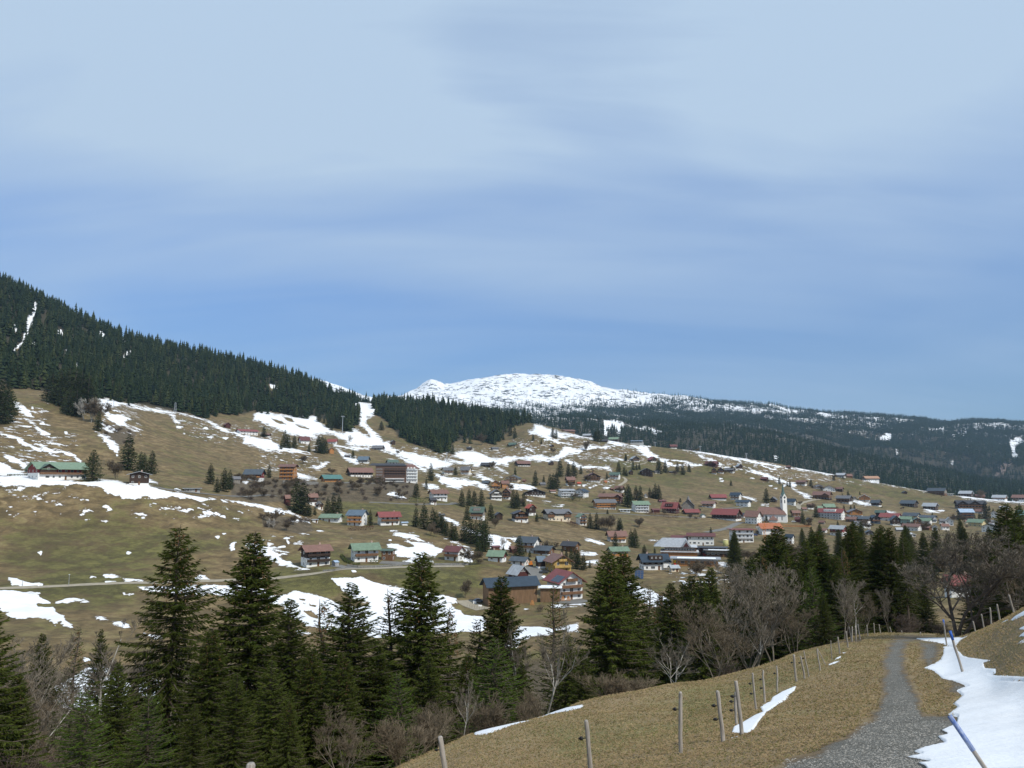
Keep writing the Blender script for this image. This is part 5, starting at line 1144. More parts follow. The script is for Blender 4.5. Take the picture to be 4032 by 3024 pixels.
('R',690,748,500,470,435,'g',0,'bred','red','red',1,0,'shed','small red barn behind the black timber house'),
('R',828,1024,552,512,470,'e',-20,'lgrey','dwood','dwood',1,0,'chalet','black house with pale metal roof alone on the meadow'),
('R',1300,1652,556,482,440,'e',15,'dark','gwood','dwood',.6,1,'hotel','wide dark twin-gabled hotel with long balconies'),
('R',1315,1512,690,602,560,'e',0,'ltblue','navy','navy',1,1,'chalet','navy house with icy blue roof below the dark hotel'),
('R',1545,1652,602,580,548,'e',0,'rust','white','gwood',.5,0,'chalet','pink-roofed house beside the big spruce'),
('R',1763,1842,667,612,584,'g',0,'grey','white','white',0,0,'chalet','narrow white gabled house right of the big spruce'),
('R',2120,2300,700,640,570,'e',0,'teal','white','greenw',.6,0,'chalet','green-grey house at the right edge'),
('R',165,317,642,597,565,'e',-20,'green','dwood','dwood',1,0,'barn','dark barn with green roof above the red-roofed row'),
('R',235,515,712,662,610,'e',-18,'red','white','white',0,0,'chalet','long house with sprawling red roof in the lower village'),
('R',363,517,772,702,650,'g',15,'slate','white','dwood',.75,0,'chalet','black gabled house in front of the sprawling red roof'),
('R',60,242,742,682,640,'g',20,'navy','navy','dwood',.5,1,'chalet','navy-roofed house left of the sprawling red roof'),
('R',-120,100,742,685,650,'e',-15,'slate','white','dwood',.5,1,'chalet','slate-roofed balcony house at the left of the lower village'),
('R',-10,100,806,765,743,'e',0,'lgrey','white','white',0,0,'chalet','white low house below the slate-roofed balcony house'),
('R',558,777,682,642,602,'e',-18,'slate','cream','yellow',.3,0,'chalet','pale yellow house with slate roof in the lower village'),
('R',505,682,747,692,655,'e',-20,'lgreen','greenw','greenw',1,0,'chalet','green house with pale green roof in the lower village'),
('R',680,802,782,707,675,'g',10,'green','white','wood',.6,1,'chalet','brown gabled house with green roof in the lower village'),
('R',780,1004,722,667,638,'e',0,'slate','white','grey',.6,0,'apartment house','long grey house with slate roof in the lower village'),
('R',790,942,752,712,675,'e',-18,'lgreen','white','white',0,0,'chalet','white house with light green roof in the lower village'),
('R',550,802,842,792,755,'e',-10,'brown','white','white',0,0,'chalet','long white house with brown roof at the village bottom'),
('R',1120,1242,767,722,672,'g',5,'lgrey','white','white',0,0,'chalet','white gabled house with pale roof above the maple'),
('R',1045,1125,752,712,680,'e',0,'grey','white','grey',.5,0,'chalet','grey house left of the white gabled one above the maple'),
('R',1070,1182,832,787,755,'e',0,'rust','white','white',0,0,'chalet','rust-roofed white house behind the top of the maple'),
('R',948,1022,837,800,770,'g',0,'grey','white','white',0,0,'chalet','small white house left of the rust-roofed one behind the maple'),
('R',1452,1682,782,737,695,'e',-25,'lgreen','yellow','yellow',0,0,'chalet','yellowish house with light green roof right of the maple'),
('R',1640,1842,857,802,755,'g',-5,'grey','white','white',0,0,'chalet','white house with broad grey gable near the right spruces'),
('R',440,542,852,832,805,'e',0,'lgrey','gwood','gwood',1,0,'shed','pale-roofed shed at the foot of the lower village'),
('R',795,932,832,802,780,'e',0,'rust','wood','wood',1,0,'shed','rusty brown barn right of the long white house'),
('R',1135,1600,1765,1625,1505,'e',20,'red','white','grey',.5,0,'chalet','house with weathered red roof behind the branches of the maple'),
('A',1940,2012,1515,1492,1470,'g',20,'maroon','dred','dred',1,0,'wooden hut','dark red hut beside the upper snow band'),
('A',2050,2250,1575,1545,1528,'e',0,'red','white','white',0,0,'chalet','long low white house with red roof high on the slope'),
('B',60,150,822,802,790,'e',0,'brown','white','dwood',.5,0,'chalet','brown house half hidden by spruces on the upper snow'),
('C',0,80,790,775,757,'e',-15,'green','white','dwood',.7,0,'chalet','tiny green-roofed hut at the forest corner'),
('C',645,737,706,690,675,'e',0,'lgrey','gwood','dwood',.8,0,'mountain lodge','grey-roofed lodge on the snowy ridge'),
('C',455,592,668,656,643,'e',0,'rust','wood','wood',1,0,'mountain lodge','low rust-coloured lodge under the ridge forest'),
('C',873,977,742,724,705,'e',-15,'lgreen','dwood','dwood',1,0,'chalet','green-roofed hut at the top of the piste'),
('C',800,872,755,742,728,'e',0,'dark','dwood','dwood',1,0,'shed','dark shed left of the green-roofed hut at the piste top'),
('C',1400,1478,797,780,762,'e',0,'maroon','white','dwood',.6,0,'chalet','maroon-roofed hut on the ridge right of the lift station'),
('C',1575,1612,822,812,803,'e',0,'dark','dwood','dwood',1,0,'shed','tiny dark shed on the skyline between the lift pylons'),
('D',-20,55,845,825,808,'e',0,'maroon','dwood','dwood',1,0,'wooden hut','small maroon hut left of the two little spruces')[:0] or None,
]
FL = {'flat': ('garage', 'workshop')}
T_ += [('O',1048,1112,772,745,712,'g',15,'grey','white','gwood',.4,0,'chalet','small white house half hidden between the spruce groups on the slope'),
('O',556,614,668,645,630,'e',0,'brown','dred','dred',1,0,'shed','red-brown garage left of the white and brown house'),
('O',72,145,604,565,545,'e',15,'bred','white','wood',.5,0,'shed','small shed with vivid red roof right of the red-roofed timber house'),
('O',466,524,562,540,526,'e',0,'orange','owood','owood',1,0,'shed','tiny orange shed on the snowy middle slope'),
('O',1150,1292,992,955,932,'e',0,'maroon','dwood','dred',1,0,'shed','maroon-roofed shed left of the dark red inn'),
('O',1250,1385,848,835,815,'e',12,'maroon','dwood','dwood',1,0,'chalet','maroon-roofed house peeking out behind the dark red inn'),
('O',1862,1955,1062,1035,1012,'g',20,'green','white','white',0,0,'shed','small green-roofed pavilion left of the gabled red-roofed hotel'),
('N',1700,1812,702,680,660,'e',0,'rust','white','gwood',.5,0,'shed','rust-roofed shed just left of the modern white house'),
('N',1314,1372,548,525,505,'e',0,'brown','wood','wood',1,0,'shed','brown shed right of the cream balcony house'),
('N',1552,1662,602,580,552,'e',0,'grey','gwood','gwood',1,0,'shed','grey shed behind thin trees on the middle slope'),
('N',1120,1252,1562,1528,1488,'e',-15,'rust','dred','dred',1,0,'shed','red-brown shed above the olive green roof'),
('N',850,1000,1540,1522,1500,'e',0,'maroon','wood','wood',1,0,'shed','low brown shed at the lower edge of the snow by the hamlet'),
('N',100,190,1060,1040,1022,'e',0,'dark','gwood','gwood',1,0,'shed','dark low shed among the bushes left of the dormer house'),
('Q',395,500,1062,1030,985,'e',-20,'slate','white','greenw',.5,0,'chalet','house with slate roof between gabled hotel and white inn'),
('Q',2052,2115,822,792,765,'g',15,'grey','white','gwood',.5,0,'shed','small grey shed right of the grey-roofed balcony house'),
('Q',2068,2260,1185,1150,1118,'e',0,'grey','white','white',0,0,'chalet','low white house with grey roof under the reddish brown one'),
('Q',1312,1392,965,940,915,'e',0,'rust','gwood','wood',.5,0,'chalet','small rusty-roofed house inside the lane bend'),
('Q',1378,1452,1125,1095,1060,'g',25,'dark','dwood','dwood',1,0,'shed','dark hut on the bank right of the church'),
('Q',25,110,300,280,262,'e',0,'brown','dwood','dwood',1,0,'wooden hut','brown hut beside the snow on the upper ridge slope'),
('Q',1560,1660,1160,1135,1110,'e',0,'brown','gwood','gwood',1,0,'shed','brown shed among spruces under the long hotel'),
('R',618,722,925,900,880,'g',15,'snow','white','white',0,0,'chalet','white house with snowy roof behind the tall grove'),
('R',1760,1835,748,722,700,'e',0,'grey','white','grey',.5,0,'shed','grey shed below the narrow white gabled house'),
('R',1230,1310,690,665,640,'g',15,'lgrey','gwood','gwood',1,0,'chalet','grey house above the maple, right of the white gabled one'),
('R',20,150,905,870,840,'g',10,'slate','gwood','dwood',.6,0,'chalet','dark gabled house behind the left side of the tall grove'),
('R',905,1000,560+170,705,690,'e',0,'slate','white','grey',.5,0,'shed','low grey shed in the middle of the lower village'),
('R',1400,1470,745,722,700,'e',0,'brown','cream','cream',0,0,'shed','brown shed left of the yellowish house'),
('R',1880,1990,560,535,510,'e',0,'lgrey','white','white',0,0,'chalet','pale house behind the huge spruces at the right edge'),
('B',1268,1345,1592,1580,1572,'e',0,'ltblue','white','white',0,0,'shed','low blue-grey carport right of the bright red roof'),
('F',685,730,508,478,470,'e',0,'ltblue','white','grey',1,0,'shed','small glazed lean-to right of the rust-red roofed chalet')]
for t in T_:
    if not t: continue
    lab = t[14]; fl = ''; kw = {}
    if t[13] == 'workshop' or 'flat' in lab.split() or 'annex' in lab and t[13] == 'garage' or 'link with snowy' in lab or lab.startswith('white flat') or lab.startswith('low concrete'): fl += 'f'
    if 'snow' in lab and 'f' in fl and t[13] in ('workshop',): fl += 'n'
    if 'solar panels' in lab: fl += 's'
    if 'dormer' in lab or 'mansard' in lab or 'steep bright red' in lab: fl += 'd'
    if t[13] in ('barn', 'wooden hut', 'shed'): fl += 'q'
    if 'red roof, solar' in lab or 'black balcony on' in lab: pass
    bm = 'wood'
    if 'black balcony' in lab: bm = 'dwood'
    elif 'four-storey' in lab or 'modern white' in lab or 'grey balconies' in lab or 'salmon' in lab or 'mansard' in lab: bm = 'pgrey'
    elif 'three white balconies' in lab: bm = 'white'
    elif 'orange' in lab or 'yellow timber' in lab: bm = 'ywood' if 'yellow' in lab else 'owood'
    kw['rmin'] = 200 if t[0] == 'R' and t[3] > 1500 else 262
    if kw['rmin'] == 200: kw['rmax'] = 330
    rm = t[7]
    house(*t, flags=fl, balm=bm, ratio=.42 if 'long wooden barn' in lab else (.5 if t[13] in ('school', 'workshop', 'hotel') and t[6] == 'e' else None), **kw)

# twin gables of the cream apartment house, cross gables of a few others
def cross_gable(idx_label, fx, wfrac, roof, up):
    for cx, cy, lab, root, r in HOUSES:
        if idx_label in lab:
            ro = [c for c in root.children if c.name.startswith('roof')][0]
            xs = [v.co.x for v in ro.data.vertices]; ys = [v.co.y for v in ro.data.vertices]; zs = [v.co.z for v in ro.data.vertices]
            Wd = max(xs) - min(xs); y0 = min(ys); he = min(zs) + .24; hr = max(zs)
            w = Wd * wfrac / 2; x = min(xs) + Wd * fx; rz = min(hr - .05, he + w * .62)
            b = MB()
            for s in (-1, 1):
                b.poly([(x + s * w, y0 - .5, he - .2), (x + s * w, y0 + 3 + w, he - .2), (x, y0 + 3 + w, rz - .2), (x, y0 - .5, rz - .2), (x + s * w, y0 - .5, he), (x + s * w, y0 + 3 + w, he), (x, y0 + 3 + w, rz), (x, y0 - .5, rz)],
                       [(0, 1, 2, 3), (4, 7, 6, 5), (0, 3, 7, 4), (0, 4, 5, 1), (1, 5, 6, 2)])
            g_ = b.build('cross_gable', RM[roof], ro)
            c = MB(); q = w * .86; c.poly([(x - q, y0 + .5, he - .3), (x + q, y0 + .5, he - .3), (x, y0 + .5, rz - .35), (x - q, y0 + 2, he - .3), (x + q, y0 + 2, he - .3), (x, y0 + 2, rz - .35)], [(0, 1, 2), (0, 3, 4, 1), (1, 4, 5, 2), (0, 2, 5, 3), (3, 5, 4)])
            c.box(x - q, x + q, y0 + .5, y0 + 2.0, he - 2.9, he - .302); c.build('gable_wall', WM[up], ro)
            link('window', WIN['n'], g_, (x, y0 + .49, he + .1))
cross_gable('cream apartment house', .17, .30, 'grey', 'wood'); cross_gable('cream apartment house', .82, .30, 'grey', 'wood')
cross_gable('large guest house', .22, .34, 'green', 'dwood'); cross_gable('dark blue roof, dormer', .86, .30, 'navy', 'white')
cross_gable('dark red house with maroon', .72, .4, 'maroon', 'dred'); cross_gable('wide dark twin-gabled', .2, .34, 'dark', 'dwood'); cross_gable('wide dark twin-gabled', .6, .34, 'dark', 'dwood')
cross_gable('striped rusty roof', .88, .3, 'rust', 'dred'); cross_gable('broad brown timber', .75, .4, 'brown', 'wood')

def base_at(panel, x, y, rmin=260, rmax=2300):
    p = pp(panel, [x, y])[0]; X, Y, Zg, r = hit(p[0], p[1], rmin, rmax); return X, Y, Zg, r, math.atan2(X, Y), r / FPX * PAN[panel][2]
def root_at(name, X, Y, Zg, a, label, cat, group=None, yaw=0):
    o = bpy.data.objects.new(name, None); C.objects.link(o); o.location = (X, Y, Zg); o.rotation_euler = (0, 0, -a + R_(yaw)); o['label'] = label; o['category'] = cat
    if group: o['group'] = group
    return o
def wins(root, xs, zs, y, kind='n', nm='window', rot=0):
    for z in zs:
        for x in xs: link(nm, WIN[kind], root, (x, y, z), rot)
# ---- the big brown hotel
X, Y, Zg, r, a, m = base_at('B', 1190, 1216)
h = root_at('hotel', X + math.sin(a) * 8, Y + math.cos(a) * 8, Zg, a, 'huge brown hotel with rows of dark recessed balconies on the middle slope', 'hotel', 'larger buildings of the village')
M_hotel = mat('hotel_cladding', (.12, .075, .055), .8, var=.15, scale=1.5); M_hdark = mat('recess_shade_and_rubber', (.03, .026, .026), .7)  # dark tone painted as recess shade, also used on wheels and tracks
def px(v): return v * m
x0, x1 = px(1062 - 1190), px(1322 - 1190); Ht = px(1216 - 1075)
b = MB(); b.box(x0, x1, -6, 9, -4, Ht); b.build('wall', M_hotel, h)
b = MB(); b.box(x0 - .5, x1 + .5, -6.6, 9.5, Ht + .003, Ht + .5)
yq = Ht + .5; b.poly([(x0 - 8, -3, Ht + .51), (x1, -3, Ht + .51), (x1, 9, Ht + .51), (x0 - 8, 9, Ht + .51), (x0 - 4, 3, Ht + px(24)), (x1 - 2, 3, Ht + px(24))], [(0, 1, 5, 4), (1, 2, 5), (2, 3, 4, 5), (3, 0, 4), (0, 3, 2, 1)])
b.build('roof', RM['dark'], h)
for row in range(3):
    for k in range(8):
        xx = px(1138 - 1190) + k * px(22.5); z = px(1216 - 1105) - row * px(22) - 0
        c = MB(); c.box(xx, xx + px(17), -6.06, -6.0, z - px(6), z + px(9)); bb = c.build('recess_shade', M_hdark, h)  # flat dark slab on the wall, its colour stands in for recess shade
        c = MB(); c.box(xx - .05, xx + px(17) + .05, -6.9, -6.07, z - px(8), z - px(1)); c.build('parapet', M_hotel, bb)
for row in range(4):
    for k in range(4): link('window', WIN['n'], h, (x0 + px(12) + k * px(13), -6.01, px(1216 - 1103) - row * px(24)), 0)
b = MB(); b.box(px(1145 - 1190), px(1305 - 1190), -8, -6.02, px(28), px(34)); b.box(px(1145 - 1190), px(1305 - 1190), -8, -6.02, px(8), px(13)); b.build('terrace', WM['white'], h)
b = MB(); b.box(px(1150 - 1190), px(1300 - 1190), -6.08, -6.02, px(14), px(27)); b.build('glass_front', M_glass, h)
for row in range(1): 
    pass
wx0, wx1 = px(1324 - 1190), px(1418 - 1190)
b = MB(); b.box(wx0, wx1, -6, 8, -4, px(1216 - 1095)); b.build('white_wing', WM['white'], h)
b = MB(); b.poly([(wx0 - .3, -6.6, px(121)), (wx1 + 2, -6.6, px(121)), (wx1 + 2, 8, px(121)), (wx0 - .3, 8, px(121)), (wx0 - .3, 1, px(160)), (wx1 - 5, 1, px(158))], [(0, 1, 5, 4), (1, 2, 5), (2, 3, 4, 5), (3, 0, 4), (0, 3, 2, 1)]); wr = b.build('wing_roof', RM['brown'], h)
for k in range(3):
    c = MB(); xx = wx0 + px(14) + k * px(26); n8 = 10
    pts = [(xx + px(9) * math.cos(PI * i / n8), -6.9, px(118) + px(14) * math.sin(PI * i / n8)) for i in range(n8 + 1)]
    pts2 = [(p_[0], -3, p_[2]) for p_ in pts]; c.poly(pts + pts2, [tuple(range(n8 + 1))] + [(i, i + 1, n8 + 2 + i, n8 + 1 + i) for i in range(n8)]); c.build('round_dormer', WM['white'], wr)
for row in range(4):
    for k in range(6):
        link('window', WIN['n'], h, (wx0 + px(9) + k * px(14), -6.01, px(14) + row * px(26)), 0)
    c = MB(); c.box(wx0 + px(3), wx1 - px(3), -7, -6.02, px(18) + row * px(26) + 1.2, px(18) + row * px(26) + 1.45); c.build('balcony', WM['pgrey'], h)
HOUSES.append((1000 + .452 * 1240, 1350 + .452 * 1140, 'huge brown hotel', h, r))
# ---- timber-clad hall with grey roof above the workshops
X, Y, Zg, r, a, m = base_at('M', 960, 722)
h = root_at('timber_hall', X + math.sin(a) * 9, Y + math.cos(a) * 9, Zg, a, 'large orange timber hall with glazed upper floor and grey metal roof', 'hall', 'larger buildings of the village')
b = MB(); b.box(px(-200), px(290), -9, 9, -4, px(75)); b.build('wall', WM['owood'], h)
b = MB(); b.box(px(-205), px(318), -10, 10, px(75) + .003, px(86)); b.build('terrace', WM['pgrey'], h)
b = MB(); b.box(px(-150), px(285), -7.5, 9, px(86) + .003, px(140)); b.build('upper_wall', WM['wood'], h)
for k in range(11): link('window', WIN['w'], h, (px(-130) + k * px(37), -7.51, px(112)), 0)
b = MB(); b.box(px(-200), px(300), -8.6, 9.6, px(140) + .003, px(148)); ro = b.build('eave', WM['pgrey'], h)
b = MB()
for s in (-1, 1):
    b.poly([(px(-300), s * 10 + 2, px(148.2)), (px(200), s * 10 + 2, px(148.2)), (px(150), 2, px(255)), (px(-180), 2, px(255))], [(0, 1, 2, 3)])
b.poly([(px(-300), -8, px(148.2)), (px(-300), 12, px(148.2)), (px(-180), 2, px(255)), (px(200), -8, px(148.2)), (px(200), 12, px(148.2)), (px(150), 2, px(255))], [(0, 1, 2), (3, 4, 5)]); ro = b.build('roof', RM['lgrey'], h)
b = MB(); b.poly([(px(80), -9, px(148.4)), (px(215), -9, px(148.4)), (px(150), -9, px(240)), (px(80), 2, px(148.4)), (px(215), 2, px(148.4)), (px(150), 2, px(240))], [(0, 1, 2), (0, 2, 5, 3), (1, 4, 5, 2)]); b.build('gable_roof', RM['lgrey'], ro)
b = MB(); b.poly([(px(105), -9.06, px(150)), (px(190), -9.06, px(150)), (px(150), -9.06, px(212)), (px(105), -9.02, px(150)), (px(190), -9.02, px(150)), (px(150), -9.02, px(212))], [(0, 1, 2), (3, 5, 4)]); b.build('gable_front', WM['dred'], ro)
HOUSES.append((2400 + .271 * 960, 2000 + .271 * 640, 'large orange timber hall', h, r))
# ---- church
X, Y, Zg, r, a, m = base_at('Q', 1055, 1140)
M_church = mat('church_plaster', (.84, .83, .79), .85, var=.05, scale=.6); M_spire = mat('spire_copper', (.075, .13, .12), .6, var=.25, scale=.5)
h = root_at('church', X + math.sin(a) * 5, Y + math.cos(a) * 5, Zg, a, 'white village church with faded red roof and slender green spire', 'church')
tw = px(26); tz = px(340)
tower = MB(); tx = px(1062 - 1055)
ty0 = 0.0
# tower turned by 45 degrees to the viewer, as in the photo two faces show
import itertools
def rot45(x, y, c=math.cos(R_(32)), s_=math.sin(R_(32))): return (x * c - y * s_, x * s_ + y * c)
q4 = [rot45(*p_) for p_ in ((-tw, -tw), (tw, -tw), (tw, tw), (-tw, tw))]; q4 = [(tx + u * 1.25, 6 + v * 1.25) for u, v in q4]
tower.poly([(u, v, -4) for u, v in q4] + [(u, v, tz) for u, v in q4], [(0, 3, 2, 1), (0, 1, 5, 4), (1, 2, 6, 5), (2, 3, 7, 6), (3, 0, 4, 7)])
mid = [((q4[i][0] + q4[(i + 1) % 4][0]) / 2, (q4[i][1] + q4[(i + 1) % 4][1]) / 2) for i in range(4)]
tg = px(50)
tower.poly([(u, v, tz) for u, v in q4] + [(u, v, tz + tg) for u, v in mid], [(0, 1, 4), (1, 2, 5), (2, 3, 6), (3, 0, 7)])
to = tower.build('tower', M_church, h)
sp = MB(); apex = (tx, 6, px(535)); c8 = []
for i in range(4): c8 += [(q4[i][0], q4[i][1], tz), (mid[i][0], mid[i][1], tz + tg)]
c8b = [((p_[0] - tx) * .42 + tx, (p_[1] - 6) * .42 + 6, tz + tg + px(22)) for p_ in c8]
sp.poly(c8 + c8b + [apex], [(i, (i + 1) % 8, 8 + (i + 1) % 8, 8 + i) for i in range(8)] + [(8 + i, 8 + (i + 1) % 8, 16) for i in range(8)]); spo = sp.build('spire', M_spire, to)
sp = MB(); sp.box(tx - .12, tx + .12, 5.9, 6.1, px(533), px(552)); sp.box(tx - .6, tx + .6, 5.9, 6.1, px(544), px(546.5)); sp.build('cross', M_metal, spo)
M_clock = mat('clock_face', (.05, .055, .07), .5); M_gold = mat('clock_hand', (.5, .4, .2), .5)
for i in (0, 3):
    A, B2 = q4[i], q4[(i + 1) % 4]; mxx, myy = mid[i]; nx, ny = (B2[1] - A[1]), -(B2[0] - A[0]); L_ = math.hypot(nx, ny); nx /= L_; ny /= L_
    if ny > 0: nx, ny = -nx, -ny
    ang = math.atan2(nx, -ny)
    c = MB(); c.tube((mxx + nx * .02, myy + ny * .02, tz - px(0)), (mxx + nx * .18, myy + ny * .18, tz), px(15), px(15), 20); co = c.build('clock', M_clock, to)
    tx_, ty_ = -ny, nx
    c = MB(); c.path([(mxx + nx * .24, myy + ny * .24, tz), (mxx + nx * .24 + tx_ * 1.2, myy + ny * .24 + ty_ * 1.2, tz + 1.6)], [.10, .06], 4); c.path([(mxx + nx * .24, myy + ny * .24, tz), (mxx + nx * .24 - tx_ * .3, myy + ny * .24 - ty_ * .3, tz + 2.6)], [.10, .06], 4); c.build('clock_hands', M_gold, co)
    for zz in (px(285),):
        c = MB(); hw = px(8); hh = px(24)
        c.poly([(mxx + nx * .05 + tx_ * s1, myy + ny * .05 + ty_ * s1, zz + s2) for s1, s2 in ((-hw, -hh), (hw, -hh), (hw, hh * .7), (0, hh), (-hw, hh * .7))], [(0, 1, 2, 3, 4)]); c.build('belfry_opening', M_glass, to)
# nave: long body left of the tower
nx0, nx1 = px(805 - 1055), px(1100 - 1055); nh = px(115); rt = px(205)
b = MB(); b.box(nx0, nx1, -1, 15, -4, nh); b.build('nave', M_church, h)
b = MB(); e0, e1 = px(715 - 1055), px(1098 - 1055)
b.poly([(e0, -2, nh - .4), (e1, -2, nh - .4), (e1 - px(65), 7, rt), (e0 + px(20), 7, rt), (e0, 16, nh - .4), (e1, 16, nh - .4)], [(0, 1, 2, 3), (1, 5, 2), (5, 4, 3, 2), (4, 0, 3), (0, 4, 5, 1)]); b.build('roof', RM['rust'], h)
b = MB(); b.box(e0 + 1, nx0 - .003, 0, 14, -4, nh - .5); b.build('side_chapel', M_church, h)
def lancet(x, z, hw, hh, y=-1.03):
    c = MB(); c.poly([(x - hw, y, z - hh), (x + hw, y, z - hh), (x + hw, y, z + hh * .7), (x, y, z + hh), (x - hw, y, z + hh * .7)], [(0, 1, 2, 3, 4)]); c.build('window', M_glass, h)
for xx in (840, 882, 972, 1035): lancet(px(xx - 1055), px(60), px(6), px(27))
b = MB(); b.box(px(868 - 1055), px(975 - 1055), -6, -1.003, -4, px(38)); pw = b.build('porch', M_church, h)
b = MB(); b.poly([(px(862 - 1055), -7, px(37)), (px(985 - 1055), -7, px(37)), (px(985 - 1055), -.5, px(37)), (px(862 - 1055), -.5, px(37)), (px(922 - 1055), -3.5, px(100))], [(0, 1, 4), (1, 2, 4), (2, 3, 4), (3, 0, 4), (0, 3, 2, 1)]); b.build('porch_roof', RM['rust'], pw)
HOUSES.append((2800 + .271 * 1050, 1750 + .271 * 980, 'village church', h, r))
# ---- silo, spire house top, solar rack, crane, hedge, station, pylons
X, Y, Zg, r, a, m = base_at('M', 1687, 548)
h = root_at('silo', X, Y, Zg, a, 'yellowish round silo between school and apartment house', 'silo')
b = MB(); b.tube((0, 0, -2), (0, 0, px(78)), px(37), px(37), 24); b.build('body', mat('silo_paint', (.42, .40, .16), .6, var=.15), h, True)
b = MB(); b.tube((0, 0, px(78) + .003), (0, 0, px(86)), px(38.5), px(14), 24); b.build('cap', WM['cream'], h)
X, Y, Zg, r, a, m = base_at('O', 1708, 870)
h = root_at('turret_house', X, Y + 3, Zg, a, 'grey shingled pointed turret behind the red inn', 'tower')
b = MB(); b.tube((0, 0, -3), (0, 0, px(40)), px(24), px(24), 8); b.build('wall', WM['gwood'], h)
b = MB(); b.tube((0, 0, px(38)), (0, 0, px(122)), px(36), .15, 8); b.build('roof', RM['grey'], h)
X, Y, Zg, r, a, m = base_at('M', 428, 1032)
h = root_at('solar_rack', X, Y, Zg, a, 'tilted rack of blue solar panels standing on the slope', 'solar panel', yaw=-10)
for i in range(4):
    for j in range(3):
        c = MB(); x0 = px(-62) + j * px(42); z0 = px(6) + i * px(28); y0 = i * px(10)
        c.poly([(x0, y0, z0), (x0 + px(39), y0, z0), (x0 + px(39), y0 + px(9.5), z0 + px(26)), (x0, y0 + px(9.5), z0 + px(26)), (x0, y0 + .05, z0 - .03), (x0 + px(39), y0 + .05, z0 - .03), (x0 + px(39), y0 + px(9.5) + .05, z0 + px(26) - .03), (x0, y0 + px(9.5) + .05, z0 + px(26) - .03)], [(0, 1, 2, 3), (4, 7, 6, 5), (0, 4, 5, 1), (2, 6, 7, 3), (1, 5, 6, 2), (0, 3, 7, 4)]); c.build('panel', mat('panel_blue', (.04, .07, .14), .2, spec=.6), h)
for s in (-1, 1):
    c = MB(); c.tube((s * px(50), px(36), -.5), (s * px(50), px(36), px(108)), .05, .05, 6); c.tube((s * px(50), .1, -.5), (s * px(50), .1, px(6)), .05, .05, 6); c.build('support', M_metal, h)
X, Y, Zg, r, a, m = base_at('Q', 785, 1455, 262, 900)
a_, te_ = azte(*pp('Q', [785, 1120])[0]); zt = float(te_) * r
h = root_at('construction_crane', X, Y, Zg, a, 'orange construction crane with long horizontal jib below the church', 'crane')
M_crane = mat('crane_paint', (.62, .20, .03), .5); Hc = zt - Zg; jz = Hc - px(60); jl = px(590)
b = MB()
for sx, sy in ((-1, -1), (1, -1), (1, 1), (-1, 1)): b.tube((sx * .7, sy * .7, 0), (sx * .7, sy * .7, jz), .12, .12, 4)
nn = int(jz / 1.6)
for k in range(nn):
    z0 = jz * k / nn; z1 = jz * (k + 1) / nn; s = 1 if k % 2 else -1
    b.tube((-.7 * s, -.7, z0), (.7 * s, -.7, z1), .07, .07, 4); b.tube((-.7, -.7 * s, z0), (-.7, .7 * s, z1), .07, .07, 4); b.tube((.7, -.7 * s, z0), (.7, .7 * s, z1), .07, .07, 4); b.tube((-.7 * s, .7, z0), (.7 * s, .7, z1), .07, .07, 4)
b.build('mast', M_crane, h)
b = MB(); nn = int(jl / 1.6)
b.tube((-6, -.5, jz), (jl, -.5, jz), .11, .09, 4); b.tube((-6, .5, jz), (jl, .5, jz), .11, .09, 4); b.tube((-6, 0, jz + 1.2), (jl, 0, jz + 1.0), .11, .08, 4)
for k in range(nn):
    x0 = jl * k / nn; x1 = jl * (k + .5) / nn; x2 = jl * (k + 1) / nn
    for y in (-.5, .5): b.tube((x0, y, jz), (x1, 0, jz + 1.1), .05, .05, 4); b.tube((x1, 0, jz + 1.1), (x2, y, jz), .05, .05, 4)
b.build('jib', M_crane, h)
b = MB(); b.tube((0, 0, jz), (0, 0, Hc), .25, .1, 4); b.tube((0, 0, Hc), (jl * .55, 0, jz + 1.1), .05, .05, 4); b.tube((0, 0, Hc), (-6, 0, jz + 1.2), .05, .05, 4); b.build('tower_head', M_crane, h)
b = MB(); b.box(-6, -3.6, -.8, .8, jz - 1.6, jz - .12); b.build('counterweight', WM['concrete'], h)
M_hedge = mat('hedge_leaves', (.045, .065, .018), .9, var2=(.075, .095, .025), scale=1.5)
def hedge(panel, pts, hpx, wid, label, material):
    g = np.random.default_rng(abs(int(pts[0][0]))); Q = []
    P3 = [base_at(panel, *p) for p in pts]; m0 = P3[0][5]; ht = hpx * m0
    for i in range(len(P3) - 1):
        A = np.array(P3[i][:3]); B2 = np.array(P3[i + 1][:3]); L_ = np.linalg.norm(B2 - A); n = int(L_ * 90)
        t = g.random(n)[:, None]; c = A + (B2 - A) * t; d = (B2 - A) / L_; nrm = np.array([-d[1], d[0], 0])
        u = g.uniform(-1, 1, n); v = g.random(n); keep = (np.abs(u) > .75) | (v > .8)
        c = c + nrm * (u * wid)[:, None] + np.array([0, 0, 1.]) * (v * ht * (1 - .15 * u ** 2))[:, None]; c = c[keep]; k = len(c)
        for dd in range(1):
            a1 = g.normal(0, 1, (k, 3)); a1 /= np.linalg.norm(a1, axis=1)[:, None]; b1 = np.cross(a1, g.normal(0, 1, (k, 3))); b1 /= np.linalg.norm(b1, axis=1)[:, None]; s = g.uniform(.15, .3, k)[:, None]
            Q.append(np.stack([c - a1 * s, c + b1 * s * .7, c + a1 * s, c - b1 * s * .7], 1))
    V_ = np.concatenate(Q).reshape(-1, 3); me = mesh_np('hedge', V_, np.arange(len(V_)).reshape(-1, 4), material)
    link('hedge', me, label=label, cat='hedge')
hedge('N', [(1640, 735), (1760, 780), (1860, 815), (2000, 822), (2160, 826)], 62, 1.4, 'long clipped dark green hedge below the modern white house', M_hedge)
hedge('O', [(-40, 832), (90, 830), (240, 835)], 70, 1.4, 'square dark green hedge below the white house with navy roof', M_hedge)
